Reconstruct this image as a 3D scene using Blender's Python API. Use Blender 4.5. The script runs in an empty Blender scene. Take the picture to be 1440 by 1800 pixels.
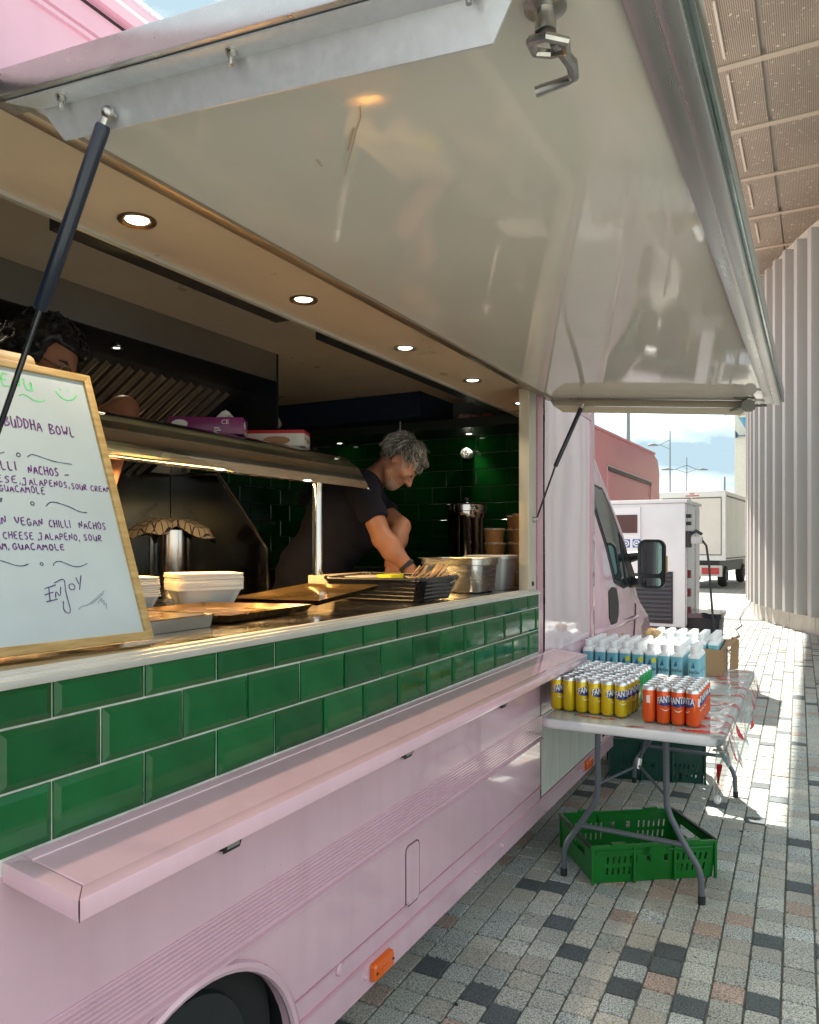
import bpy, bmesh, math, random
import numpy as np
from mathutils import Vector, Matrix, noise as mnoise

random.seed(7)
SC = bpy.context.scene
COL = SC.collection
R = math.radians

# ------------------------------------------------------------------ camera
cd = bpy.data.cameras.new('camera')
cam = bpy.data.objects.new('camera', cd)
COL.objects.link(cam)
cam.location = (1.155, 0.0, 1.52)
cam.rotation_euler = (R(90), 0, R(28.0))
cd.sensor_fit = 'VERTICAL'
cd.sensor_height = 36.0
cd.sensor_width = 28.8
cd.lens = 26.88
cd.shift_y = 56.0 / 1800.0
cd.clip_start = 0.05
cd.clip_end = 2000
SC.camera = cam

# ------------------------------------------------------------------ sky, sun, exposure
SUN_EL = R(48)
SUN_DIR = Vector((0.52 * math.cos(SUN_EL), -0.854 * math.cos(SUN_EL), -math.sin(SUN_EL)))  # the way light travels
world = bpy.data.worlds.new('World')
SC.world = world
world.use_nodes = True
wn = world.node_tree.nodes
wl = world.node_tree.links
wn.clear()
w_out = wn.new('ShaderNodeOutputWorld')
w_bg = wn.new('ShaderNodeBackground')
w_bg.inputs['Strength'].default_value = 0.072
w_sky = wn.new('ShaderNodeTexSky')
w_sky.sky_type = 'NISHITA'
w_sky.sun_disc = False
w_sky.sun_elevation = SUN_EL
w_sky.sun_rotation = R(-31.3)
w_sky.air_density = 1.0
w_sky.dust_density = 1.5
w_tc = wn.new('ShaderNodeTexCoord')
w_map = wn.new('ShaderNodeMapping')
w_map.inputs['Scale'].default_value = (1.0, 1.0, 2.6)
w_map.inputs['Location'].default_value = (2.7, 1.1, 1.35)
w_noise = wn.new('ShaderNodeTexNoise')
w_noise.inputs['Scale'].default_value = 2.7
w_noise.inputs['Detail'].default_value = 9
w_noise.inputs['Roughness'].default_value = 0.55
w_ramp = wn.new('ShaderNodeValToRGB')
w_ramp.color_ramp.elements[0].position = 0.26
w_ramp.color_ramp.elements[1].position = 0.46
w_noise2 = wn.new('ShaderNodeTexNoise')
w_noise2.inputs['Scale'].default_value = 3.4
w_noise2.inputs['Detail'].default_value = 8
w_ccol = wn.new('ShaderNodeValToRGB')
w_ccol.color_ramp.elements[0].position = 0.40
w_ccol.color_ramp.elements[0].color = (1.55, 2.1, 2.4, 1)
w_ccol.color_ramp.elements[1].position = 0.68
w_ccol.color_ramp.elements[1].color = (6.2, 6.3, 6.2, 1)
w_mix = wn.new('ShaderNodeMixRGB')
wl.new(w_tc.outputs['Generated'], w_map.inputs['Vector'])
wl.new(w_map.outputs['Vector'], w_noise.inputs['Vector'])
wl.new(w_map.outputs['Vector'], w_noise2.inputs['Vector'])
wl.new(w_noise.outputs['Fac'], w_ramp.inputs['Fac'])
wl.new(w_noise2.outputs['Fac'], w_ccol.inputs['Fac'])
wl.new(w_ramp.outputs['Color'], w_mix.inputs['Fac'])
wl.new(w_sky.outputs['Color'], w_mix.inputs['Color1'])
wl.new(w_ccol.outputs['Color'], w_mix.inputs['Color2'])
wl.new(w_mix.outputs['Color'], w_bg.inputs['Color'])
wl.new(w_bg.outputs['Background'], w_out.inputs['Surface'])

sl = bpy.data.lights.new('sun', 'SUN')
sl.energy = 3.0
sl.angle = R(0.53)
sl.color = (1.0, 0.95, 0.86)
sun = bpy.data.objects.new('sun', sl)
sun.rotation_euler = SUN_DIR.to_track_quat('-Z', 'Y').to_euler()
COL.objects.link(sun)

SC.view_settings.view_transform = 'Standard'
SC.view_settings.look = 'None'
SC.view_settings.gamma = 1.0
SC.view_settings.exposure = 2.38
SC.view_settings.use_curve_mapping = False
SC.render.engine = 'CYCLES'
try:
    SC.cycles.use_denoising = True
    SC.cycles.max_bounces = 8
    SC.cycles.transparent_max_bounces = 12
    SC.cycles.sample_clamp_indirect = 6.0
    SC.cycles.caustics_reflective = False
    SC.cycles.caustics_refractive = False
except Exception:
    pass

# ------------------------------------------------------------------ materials
MATS = {}
def mat(name, col, rough=0.5, metal=0.0, var=0.0, vscale=6.0, col2=None, bump=0.0, bscale=40.0, rvar=0.0, coat=0.0,
        trans=0.0, emit=0.0, ecol=None, spec=0.5, stretch=(1, 1, 1), coord='Object', objvar=0.0, alpha=1.0, ior=1.45, detail=5.0, sub=0.0, bdetail=3.0):
    if name in MATS:
        return MATS[name]
    m = bpy.data.materials.new(name)
    m.use_nodes = True
    nt = m.node_tree
    n, l = nt.nodes, nt.links
    b = n['Principled BSDF']
    b.inputs['Base Color'].default_value = (*col, 1)
    b.inputs['Roughness'].default_value = rough
    b.inputs['Metallic'].default_value = metal
    b.inputs['Specular IOR Level'].default_value = spec
    b.inputs['Coat Weight'].default_value = coat
    b.inputs['Coat Roughness'].default_value = 0.04
    b.inputs['Transmission Weight'].default_value = trans
    b.inputs['IOR'].default_value = ior
    b.inputs['Alpha'].default_value = alpha
    if sub:
        b.inputs['Subsurface Weight'].default_value = sub
        b.inputs['Subsurface Radius'].default_value = (0.02, 0.008, 0.004)
    if emit:
        b.inputs['Emission Color'].default_value = (*(ecol or col), 1)
        b.inputs['Emission Strength'].default_value = emit
    vec = None
    if var or bump or rvar or col2:
        if coord == 'Position':
            g = n.new('ShaderNodeNewGeometry'); vec = g.outputs['Position']
        else:
            t = n.new('ShaderNodeTexCoord'); vec = t.outputs['Object']
        mp = n.new('ShaderNodeMapping')
        mp.inputs['Scale'].default_value = stretch
        l.new(vec, mp.inputs['Vector'])
        vec = mp.outputs['Vector']
    last = None
    if var or col2:
        nz = n.new('ShaderNodeTexNoise')
        nz.inputs['Scale'].default_value = vscale
        nz.inputs['Detail'].default_value = detail
        l.new(vec, nz.inputs['Vector'])
        rp = n.new('ShaderNodeValToRGB')
        rp.color_ramp.elements[0].position = 0.32
        rp.color_ramp.elements[1].position = 0.68
        c2 = col2 if col2 else tuple(min(1, c * (1 + var)) for c in col)
        c1 = col if col2 else tuple(c * (1 - var) for c in col)
        rp.color_ramp.elements[0].color = (*c1, 1)
        rp.color_ramp.elements[1].color = (*c2, 1)
        l.new(nz.outputs['Fac'], rp.inputs['Fac'])
        last = rp.outputs['Color']
    if objvar:
        oi = n.new('ShaderNodeObjectInfo')
        hs = n.new('ShaderNodeHueSaturation')
        mr = n.new('ShaderNodeMapRange')
        mr.inputs['To Min'].default_value = 1 - objvar
        mr.inputs['To Max'].default_value = 1 + objvar
        l.new(oi.outputs['Random'], mr.inputs['Value'])
        l.new(mr.outputs['Result'], hs.inputs['Value'])
        if last:
            l.new(last, hs.inputs['Color'])
        else:
            hs.inputs['Color'].default_value = (*col, 1)
        last = hs.outputs['Color']
    if last:
        l.new(last, b.inputs['Base Color'])
    if rvar:
        nz = n.new('ShaderNodeTexNoise')
        nz.inputs['Scale'].default_value = vscale * 1.7
        nz.inputs['Detail'].default_value = 6
        l.new(vec, nz.inputs['Vector'])
        mr = n.new('ShaderNodeMapRange')
        mr.inputs['From Min'].default_value = 0.3
        mr.inputs['From Max'].default_value = 0.7
        mr.inputs['To Min'].default_value = max(0.0, rough - rvar)
        mr.inputs['To Max'].default_value = min(1.0, rough + rvar)
        l.new(nz.outputs['Fac'], mr.inputs['Value'])
        l.new(mr.outputs['Result'], b.inputs['Roughness'])
    if bump:
        nz = n.new('ShaderNodeTexNoise')
        nz.inputs['Scale'].default_value = bscale
        nz.inputs['Detail'].default_value = bdetail
        l.new(vec, nz.inputs['Vector'])
        bp = n.new('ShaderNodeBump')
        bp.inputs['Strength'].default_value = bump
        bp.inputs['Distance'].default_value = 0.01
        l.new(nz.outputs['Fac'], bp.inputs['Height'])
        l.new(bp.outputs['Normal'], b.inputs['Normal'])
    MATS[name] = m
    return m

PINK = mat('pink_paint', (0.665, 0.44, 0.51), rough=0.12, coat=0.9, var=0.03, vscale=3, bump=0.012, bscale=6, rvar=0.04)
def add_specks(m, scale=26, thr=0.055, col=(0.16, 0.11, 0.11), amt=0.35):
    nt = m.node_tree; n, l = nt.nodes, nt.links
    b = n['Principled BSDF']
    src = b.inputs['Base Color'].links[0].from_socket
    g = n.new('ShaderNodeNewGeometry')
    vo = n.new('ShaderNodeTexVoronoi'); vo.inputs['Scale'].default_value = scale
    nz = n.new('ShaderNodeTexNoise'); nz.inputs['Scale'].default_value = 3.0; nz.inputs['Detail'].default_value = 6
    mt = n.new('ShaderNodeMath'); mt.operation = 'LESS_THAN'; mt.inputs[1].default_value = thr
    m2 = n.new('ShaderNodeMath'); m2.operation = 'GREATER_THAN'; m2.inputs[1].default_value = 0.56
    m3 = n.new('ShaderNodeMath'); m3.operation = 'MULTIPLY'
    m4 = n.new('ShaderNodeMath'); m4.operation = 'MULTIPLY'; m4.inputs[1].default_value = amt
    mx = n.new('ShaderNodeMixRGB'); mx.inputs['Color2'].default_value = (*col, 1)
    l.new(g.outputs['Position'], vo.inputs['Vector']); l.new(g.outputs['Position'], nz.inputs['Vector'])
    l.new(vo.outputs['Distance'], mt.inputs[0]); l.new(nz.outputs['Fac'], m2.inputs[0])
    l.new(mt.outputs[0], m3.inputs[0]); l.new(m2.outputs[0], m3.inputs[1]); l.new(m3.outputs[0], m4.inputs[0])
    # faint vertical run-off streaks
    mp = n.new('ShaderNodeMapping'); mp.inputs['Scale'].default_value = (14, 14, 0.8)
    st = n.new('ShaderNodeTexNoise'); st.inputs['Scale'].default_value = 1.0; st.inputs['Detail'].default_value = 8
    rp = n.new('ShaderNodeValToRGB'); rp.color_ramp.elements[0].position = 0.30; rp.color_ramp.elements[0].color = (0.955, 0.95, 0.945, 1); rp.color_ramp.elements[1].position = 0.55
    ml = n.new('ShaderNodeMixRGB'); ml.blend_type = 'MULTIPLY'; ml.inputs['Fac'].default_value = 1.0
    l.new(g.outputs['Position'], mp.inputs['Vector']); l.new(mp.outputs['Vector'], st.inputs['Vector']); l.new(st.outputs['Fac'], rp.inputs['Fac'])
    l.new(src, ml.inputs['Color1']); l.new(rp.outputs['Color'], ml.inputs['Color2'])
    l.new(ml.outputs['Color'], mx.inputs['Color1']); l.new(m4.outputs[0], mx.inputs['Fac'])
    l.new(mx.outputs['Color'], b.inputs['Base Color'])
add_specks(PINK)
LEDGEP = mat('ledge_pink_lightened', (0.76, 0.50, 0.575), rough=0.13, coat=0.6, var=0.03, vscale=4, rvar=0.05)  # truck pink lightened to brighten the ledge top
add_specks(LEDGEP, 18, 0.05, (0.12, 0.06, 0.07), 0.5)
PINK2 = mat('pink_trim_paint', (0.55, 0.31, 0.37), rough=0.3, coat=0.3, var=0.05)
GRP = mat('aged_white_gelcoat', (0.85, 0.80, 0.70), rough=0.055, spec=0.42, var=0.04, vscale=2.2, bump=0.012, bscale=2.5, rvar=0.03)
CREAM = mat('cream_lining', (0.72, 0.55, 0.37), rough=0.35, var=0.05, vscale=3, rvar=0.1)  # amber of the bounced warm light is mixed into the cream
ALU = mat('brushed_aluminium', (0.62, 0.62, 0.61), rough=0.30, metal=1.0, var=0.05, vscale=9, rvar=0.05, bump=0.03, bscale=60, stretch=(1, 0.15, 1))
ALU2 = mat('worn_aluminium_trim', (0.66, 0.65, 0.60), rough=0.40, metal=0.6, var=0.07, vscale=40, rvar=0.05, stretch=(1, 0.2, 1))
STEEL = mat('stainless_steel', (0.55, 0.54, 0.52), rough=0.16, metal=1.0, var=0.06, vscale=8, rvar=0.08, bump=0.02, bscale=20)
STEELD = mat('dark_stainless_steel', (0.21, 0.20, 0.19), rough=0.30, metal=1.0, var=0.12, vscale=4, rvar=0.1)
ZINC = mat('zinc_plated_steel', (0.5, 0.49, 0.46), rough=0.28, metal=1.0, var=0.15, vscale=50)
BLACK = mat('black_plastic', (0.015, 0.016, 0.018), rough=0.4, var=0.2)
BLACKG = mat('black_gloss', (0.012, 0.014, 0.018), rough=0.12, coat=0.5)
BLUEBLK = mat('blue_black_tube', (0.010, 0.016, 0.03), rough=0.28, coat=0.3)
RUBBER = mat('rubber', (0.02, 0.02, 0.021), rough=0.75, var=0.2, vscale=20)
WHITE = mat('white_plastic', (0.76, 0.76, 0.74), rough=0.4, var=0.04, vscale=4, bump=0.03)
GROUT = mat('pale_grout', (0.62, 0.64, 0.58), rough=0.8, var=0.15, vscale=30)
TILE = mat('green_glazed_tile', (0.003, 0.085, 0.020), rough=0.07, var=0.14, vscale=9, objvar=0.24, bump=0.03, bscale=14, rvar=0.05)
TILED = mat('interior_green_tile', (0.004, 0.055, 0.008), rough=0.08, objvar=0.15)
GOLDWOOD = mat('bamboo_wood', (0.36, 0.23, 0.075), col2=(0.52, 0.37, 0.16), rough=0.45, vscale=14, stretch=(1, 1, 6), bump=0.05)
BROWNTRAY = mat('greasy_brown_gold_reflection', (0.30, 0.17, 0.06), rough=0.22, metal=0.6, var=0.35, vscale=9, rvar=0.1, bump=0.06, bscale=18)  # greasy brown with the heat lamp's golden reflection put into the colour
FOAM = mat('foam_white', (0.80, 0.78, 0.70), rough=0.5, var=0.02, bump=0.02, bscale=90, sub=0.1)
GLASS = mat('glass', (0.9, 0.95, 0.92), rough=0.02, trans=1.0, ior=1.3)
DARKGLASS = mat('dark_window_glass', (0.012, 0.03, 0.03), rough=0.03, coat=0.5, spec=0.8)
AMBER = mat('amber_lens', (0.75, 0.13, 0.012), rough=0.15, coat=0.5, emit=0.02, ecol=(1, 0.2, 0.02))
AMBER.node_tree.nodes['Principled BSDF'].inputs['Emission Strength'].default_value = 0.0
GALV = mat('weathered_white_panel', (0.52, 0.55, 0.50), rough=0.35, var=0.14, vscale=5, col2=(0.66, 0.68, 0.62), stretch=(1, 6, 0.6), coat=0.2)

# ------------------------------------------------------------------ mesh builder
class MB:
    def __init__(s):
        s.v, s.f, s.m = [], [], []
    def add(s, vs, fs, m=0):
        o = len(s.v)
        s.v += [tuple(p) for p in vs]
        s.f += [tuple(i + o for i in f) for f in fs]
        s.m += [m] * len(fs)
        return s
    def box(s, x0, x1, y0, y1, z0, z1, m=0):
        return s.hexa([(x0, y0, z0), (x1, y0, z0), (x1, y1, z0), (x0, y1, z0), (x0, y0, z1), (x1, y0, z1), (x1, y1, z1), (x0, y1, z1)], m)
    def hexa(s, p, m=0):
        return s.add(p, [(0, 3, 2, 1), (4, 5, 6, 7), (0, 1, 5, 4), (1, 2, 6, 5), (2, 3, 7, 6), (3, 0, 4, 7)], m)
    def prism(s, poly, axis, a, b, m=0):
        n = len(poly)
        def P(q, t):
            return (t, q[0], q[1]) if axis == 'x' else (q[0], t, q[1]) if axis == 'y' else (q[0], q[1], t)
        vs = [P(q, a) for q in poly] + [P(q, b) for q in poly]
        fs = [tuple(range(n))[::-1], tuple(range(n, 2 * n))] + [(i, (i + 1) % n, n + (i + 1) % n, n + i) for i in range(n)]
        return s.add(vs, fs, m)
    def tube(s, pts, r, n=10, m=0, cap=True):
        pts = [Vector(p) for p in pts]
        rs = r if isinstance(r, (list, tuple)) else [r] * len(pts)
        vs, fs = [], []
        t0 = (pts[1] - pts[0]).normalized()
        up = Vector((0, 0, 1)) if abs(t0.z) < 0.9 else Vector((1, 0, 0))
        a = t0.cross(up).normalized()
        for i, p in enumerate(pts):
            if i == 0: t = pts[1] - p
            elif i == len(pts) - 1: t = p - pts[i - 1]
            else: t = (pts[i + 1] - p).normalized() + (p - pts[i - 1]).normalized()
            t = t.normalized()
            a = (a - t * a.dot(t)).normalized()
            b = t.cross(a)
            for k in range(n):
                th = 2 * math.pi * k / n
                vs.append(p + (a * math.cos(th) + b * math.sin(th)) * rs[i])
        for i in range(len(pts) - 1):
            for k in range(n):
                fs.append((i * n + k, i * n + (k + 1) % n, (i + 1) * n + (k + 1) % n, (i + 1) * n + k))
        if cap:
            fs.append(tuple(range(n))[::-1])
            fs.append(tuple(range((len(pts) - 1) * n, len(pts) * n)))
        return s.add(vs, fs, m)
    def lathe(s, prof, c=(0, 0, 0), n=24, m=0, axis='z', closed=True):
        vs, fs = [], []
        for r, z in prof:
            for k in range(n):
                th = 2 * math.pi * k / n
                q = (r * math.cos(th), r * math.sin(th), z)
                if axis == 'x': q = (q[2], q[0], q[1])
                elif axis == 'y': q = (q[0], q[2], q[1])
                vs.append((q[0] + c[0], q[1] + c[1], q[2] + c[2]))
        for i in range(len(prof) - 1):
            for k in range(n):
                fs.append((i * n + k, i * n + (k + 1) % n, (i + 1) * n + (k + 1) % n, (i + 1) * n + k))
        if closed:
            fs.append(tuple(range(n))[::-1])
            fs.append(tuple(range((len(prof) - 1) * n, len(prof) * n)))
        return s.add(vs, fs, m)
    def grid(s, fn, nu, nv, m=0, close_u=False):
        vs = [fn(i / nu, j / nv) for j in range(nv + 1) for i in range(nu + 1)]
        fs = [(j * (nu + 1) + i, j * (nu + 1) + i + 1, (j + 1) * (nu + 1) + i + 1, (j + 1) * (nu + 1) + i) for j in range(nv) for i in range(nu)]
        return s.add(vs, fs, m)
    def loops(s, loops, m=0, cap0=True, cap1=True):
        n = len(loops[0])
        vs = [p for lp in loops for p in lp]
        fs = []
        for i in range(len(loops) - 1):
            for k in range(n):
                fs.append((i * n + k, i * n + (k + 1) % n, (i + 1) * n + (k + 1) % n, (i + 1) * n + k))
        if cap0: fs.append(tuple(range(n))[::-1])
        if cap1: fs.append(tuple(range((len(loops) - 1) * n, len(loops) * n)))
        return s.add(vs, fs, m)
    def sphere(s, c, r, nu=14, nv=9, m=0):
        if not isinstance(r, (tuple, list)): r = (r, r, r)
        prof = []
        vs, fs = [], []
        for j in range(nv + 1):
            ph = math.pi * j / nv
            for i in range(nu):
                th = 2 * math.pi * i / nu
                vs.append((c[0] + r[0] * math.sin(ph) * math.cos(th), c[1] + r[1] * math.sin(ph) * math.sin(th), c[2] + r[2] * math.cos(ph)))
        for j in range(nv):
            for i in range(nu):
                fs.append((j * nu + i, (j + 1) * nu + i, (j + 1) * nu + (i + 1) % nu, j * nu + (i + 1) % nu))
        return s.add(vs, fs, m)
    def xf(s, M, start=0):
        for i in range(start, len(s.v)):
            s.v[i] = tuple(M @ Vector(s.v[i]))
        return s
    def mesh(s, name, mats, bevel=0.0, seg=2, smooth=35.0, weld=False):
        me = bpy.data.meshes.new(name)
        me.from_pydata(s.v, [], s.f)
        for mm in (mats if isinstance(mats, (list, tuple)) else [mats]):
            me.materials.append(mm)
        me.polygons.foreach_set('material_index', s.m)
        bm = bmesh.new()
        bm.from_mesh(me)
        bmesh.ops.remove_doubles(bm, verts=bm.verts, dist=1e-6)
        bmesh.ops.recalc_face_normals(bm, faces=bm.faces)
        if bevel:
            es = [e for e in bm.edges if len(e.link_faces) == 2 and e.calc_face_angle(0) > R(38)]
            bmesh.ops.bevel(bm, geom=es, offset=bevel, segments=seg, profile=0.6, affect='EDGES', clamp_overlap=True)
        for f in bm.faces: f.smooth = True
        bm.to_mesh(me)
        bm.free()
        me.set_sharp_from_angle(angle=R(smooth))
        return me
    def build(s, name, mats, parent=None, **kw):
        return link(name, s.mesh(name, mats, **kw), parent)

def link(name, me, parent=None, loc=None):
    o = bpy.data.objects.new(name, me)
    COL.objects.link(o)
    if parent is not None:
        o.parent = parent
        if parent.parent is None and parent.get('_base'):
            o.matrix_parent_inverse = Matrix.Translation(-parent.location)
    if loc is not None:
        o.location = loc
    return o

def tag(o, label, cat, group=None, kind=None):
    o['label'] = label
    o['category'] = cat
    if group: o['group'] = group
    if kind: o['kind'] = kind
    return o

def thing(name, label, cat, loc=(0, 0, 0), group=None):
    o = bpy.data.objects.new(name, None)
    COL.objects.link(o)
    o.empty_display_size = 0.1
    o.location = loc
    o['_base'] = 1
    return tag(o, label, cat, group)

def struct(o, label=None):
    o['kind'] = 'structure'
    if label: o['label'] = label
    return o

def copy_tree(o, loc, rz=None, label=None):
    c = o.copy(); COL.objects.link(c)
    c.location = loc
    if rz is not None: c.rotation_euler = (0, 0, rz)
    if label: c['label'] = label
    for ch in o.children:
        d = ch.copy(); COL.objects.link(d); d.parent = c
        for g in ch.children:
            e = g.copy(); COL.objects.link(e); e.parent = d
    return c

ORD = ['first', 'second', 'third', 'fourth', 'fifth', 'sixth', 'seventh', 'eighth', 'ninth', 'tenth', 'eleventh', 'twelfth', 'thirteenth']

def rrect(w, d, r, n=5, cx=0, cy=0, z=0):
    pts = []
    for (sx, sy, a0) in ((1, 1, 0), (-1, 1, 90), (-1, -1, 180), (1, -1, 270)):
        for k in range(n + 1):
            a = R(a0 + 90 * k / n)
            pts.append((cx + sx * (w / 2 - r) + r * math.cos(a), cy + sy * (d / 2 - r) + r * math.sin(a), z))
    return pts

def text_geo(txt, size, bold=0.0):
    cu = bpy.data.curves.new('lettering', 'FONT')
    cu.body = txt
    cu.size = size
    cu.align_x = 'CENTER'
    cu.offset = bold
    cu.resolution_u = 2
    ob = bpy.data.objects.new('lettering', cu)
    me = bpy.data.meshes.new_from_object(ob)
    vs = [tuple(v.co) for v in me.vertices]
    fs = [tuple(p.vertices) for p in me.polygons]
    bpy.data.objects.remove(ob)
    bpy.data.curves.remove(cu)
    bpy.data.meshes.remove(me)
    return vs, fs

# ================================================================== SETTING
def granite(name, c1, c2, c3):
    m = mat(name, c1, rough=0.62, var=0.1, coord='Position')
    nt = m.node_tree; n, l = nt.nodes, nt.links
    b = n['Principled BSDF']
    g = n.new('ShaderNodeNewGeometry')
    nz = n.new('ShaderNodeTexNoise'); nz.inputs['Scale'].default_value = 170; nz.inputs['Detail'].default_value = 2
    rp = n.new('ShaderNodeValToRGB')
    e = rp.color_ramp.elements
    e[0].position = 0.36; e[0].color = (*c3, 1)
    e[1].position = 0.62; e[1].color = (*c2, 1)
    k = e.new(0.48); k.color = (*c1, 1)
    nz2 = n.new('ShaderNodeTexNoise'); nz2.inputs['Scale'].default_value = 2.2; nz2.inputs['Detail'].default_value = 6
    mx = n.new('ShaderNodeMixRGB'); mx.blend_type = 'MULTIPLY'; mx.inputs['Fac'].default_value = 1.0
    r2 = n.new('ShaderNodeValToRGB')
    r2.color_ramp.elements[0].position = 0.3; r2.color_ramp.elements[0].color = (0.72, 0.72, 0.70, 1)
    r2.color_ramp.elements[1].position = 0.6; r2.color_ramp.elements[1].color = (1, 1, 1, 1)
    oi = n.new('ShaderNodeObjectInfo')
    hs = n.new('ShaderNodeHueSaturation')
    mr = n.new('ShaderNodeMapRange'); mr.inputs['To Min'].default_value = 0.82; mr.inputs['To Max'].default_value = 1.15
    l.new(g.outputs['Position'], nz.inputs['Vector']); l.new(g.outputs['Position'], nz2.inputs['Vector'])
    l.new(nz.outputs['Fac'], rp.inputs['Fac']); l.new(nz2.outputs['Fac'], r2.inputs['Fac'])
    l.new(rp.outputs['Color'], mx.inputs['Color1']); l.new(r2.outputs['Color'], mx.inputs['Color2'])
    l.new(oi.outputs['Random'], mr.inputs['Value']); l.new(mr.outputs['Result'], hs.inputs['Value'])
    l.new(mx.outputs['Color'], hs.inputs['Color']); l.new(hs.outputs['Color'], b.inputs['Base Color'])
    bp = n.new('ShaderNodeBump'); bp.inputs['Strength'].default_value = 0.25; bp.inputs['Distance'].default_value = 0.004
    l.new(nz.outputs['Fac'], bp.inputs['Height']); l.new(bp.outputs['Normal'], b.inputs['Normal'])
    return m
SETTM = [granite('grey_granite', (0.42, 0.44, 0.385), (0.62, 0.64, 0.57), (0.16, 0.175, 0.155)),
         granite('buff_granite', (0.43, 0.425, 0.36), (0.58, 0.57, 0.49), (0.22, 0.215, 0.18)),
         granite('blue_grey_granite', (0.40, 0.445, 0.415), (0.66, 0.69, 0.65), (0.10, 0.12, 0.12)),
         granite('pink_brown_granite', (0.40, 0.31, 0.25), (0.58, 0.47, 0.39), (0.17, 0.13, 0.11)),
         granite('dark_basalt', (0.085, 0.105, 0.11), (0.135, 0.157, 0.158), (0.052, 0.065, 0.07))]
JOINT = mat('joint_sand', (0.13, 0.135, 0.12), rough=0.9, var=0.3, vscale=30, bump=0.3, bscale=200, coord='Position')

def far_paving():
    m = mat('far_paving', (0.33, 0.33, 0.30), rough=0.65, coord='Position')
    nt = m.node_tree; n, l = nt.nodes, nt.links
    b = n['Principled BSDF']
    g = n.new('ShaderNodeNewGeometry')
    mp = n.new('ShaderNodeMapping'); mp.inputs['Rotation'].default_value = (0, 0, R(89)); mp.inputs['Scale'].default_value = (1, 1, 1)
    br = n.new('ShaderNodeTexBrick')
    br.inputs['Scale'].default_value = 1.0
    br.inputs['Brick Width'].default_value = 0.226; br.inputs['Row Height'].default_value = 0.214
    br.inputs['Mortar Size'].default_value = 0.006
    br.inputs['Color1'].default_value = (0.38, 0.38, 0.34, 1); br.inputs['Color2'].default_value = (0.28, 0.28, 0.26, 1)
    br.inputs['Mortar'].default_value = (0.14, 0.14, 0.13, 1)
    l.new(g.outputs['Position'], mp.inputs['Vector']); l.new(mp.outputs['Vector'], br.inputs['Vector'])
    l.new(br.outputs['Color'], b.inputs['Base Color'])
    return m
gm = MB(); gm.add([(-700, -700, -0.020), (700, -700, -0.020), (700, 900, -0.020), (-700, 900, -0.020)], [(0, 1, 2, 3)])
ground = struct(gm.build('ground', far_paving()), 'open paved square reaching far beyond the vehicles')
pb = MB(); pb.add([(-3.2, -2.5, -0.008), (4.2, -2.5, -0.008), (4.2, 17.0, -0.008), (-3.2, 17.0, -0.008)], [(0, 1, 2, 3)])
pavement = struct(pb.build('pavement', JOINT), 'pavement of small mixed granite setts beside the pink truck')

CP, RP = 0.107, 0.113
PT = R(1.0)
def sett_xy(i, j, off):
    u = (i + 0.5) * CP; w = j * RP + off
    return 1.035 + u * math.cos(PT) - w * math.sin(PT), 3.767 + u * math.sin(PT) + w * math.cos(PT)
def project(x, y, z):
    s_, c_ = math.sin(R(28)), math.cos(R(28))
    d = -(x - 1.155) * s_ + y * c_
    r_ = (x - 1.155) * c_ + y * s_
    if d < 0.2: return None
    return 720 + 1344 * r_ / d, 956 - 1344 * (z - 1.52) / d, d
def sett_mb(wx=0.0502, wy=0.0532, h=0.0, c=0.005):
    b = MB()
    b.loops([rrect(2 * wx, 2 * wy, 0.006, 1, z=-0.02), rrect(2 * wx, 2 * wy, 0.006, 1, z=-0.004 + h), rrect(2 * wx - c, 2 * wy - c, 0.005, 1, z=h)], 0, cap0=False)
    return b
SETT_ME = [sett_mb().mesh('sett', m, smooth=20) for m in SETTM]
rs = random.Random(3)
cells = []
offs = {i: rs.choice([0.0, 0.5, 0.28, 0.72]) * RP + rs.uniform(-0.01, 0.01) for i in range(-60, 60)}
for i in range(-36, 28):
    for j in range(-52, 112):
        x, y = sett_xy(i, j, offs[i])
        if not (-3.0 < x < 4.0 and -2.2 < y < 16.5): continue
        t = rs.random()
        k = 4 if t < 0.07 else 3 if t < 0.15 else 1 if t < 0.40 else 2 if t < 0.60 else 0
        p = project(x, y, 0)
        vis = p is not None and -30 < p[0] < 1470 and 900 < p[1] < 1835
        if vis and x < 0.02: vis = p[1] > 1600 + 0 * x and x > -0.25
        if vis and y < 3.2 and x < -0.05: vis = False
        cells.append((p[2] if vis else 99, x, y, k))
cells.sort()
NSETT = 300
stuff = MB()
for q, (d, x, y, k) in enumerate(cells):
    rz = PT + rs.uniform(-0.012, 0.012); dz = rs.uniform(-0.002, 0.0015)
    if q < NSETT:
        o = link('sett', SETT_ME[k], pavement, (x, y, dz))
        o.rotation_euler = (rs.uniform(-0.008, 0.008), rs.uniform(-0.008, 0.008), rz)
        o.scale = (1 + rs.uniform(-0.012, 0.012), 1 + rs.uniform(-0.02, 0.015), 1)
    else:
        if y > 9 and (x < -2 or x > 2.2): continue
        st = len(stuff.v)
        hx, hy = 0.0502, 0.0532
        stuff.add([(-hx, -hy, -0.008), (hx, -hy, -0.008), (hx, hy, -0.008), (-hx, hy, -0.008), (-hx + .003, -hy + .003, 0), (hx - .003, -hy + .003, 0), (hx - .003, hy - .003, 0), (-hx + .003, hy - .003, 0)],
                  [(4, 5, 6, 7), (0, 1, 5, 4), (1, 2, 6, 5), (2, 3, 7, 6), (3, 0, 4, 7)], k)
        stuff.xf(Matrix.Translation((x, y, dz)) @ Matrix.Rotation(rz, 4, 'Z'), st)
so = stuff.build('sett', SETTM, pavement, smooth=20)
so['kind'] = 'stuff'
gr = MB(); rg = random.Random(17)
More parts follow.
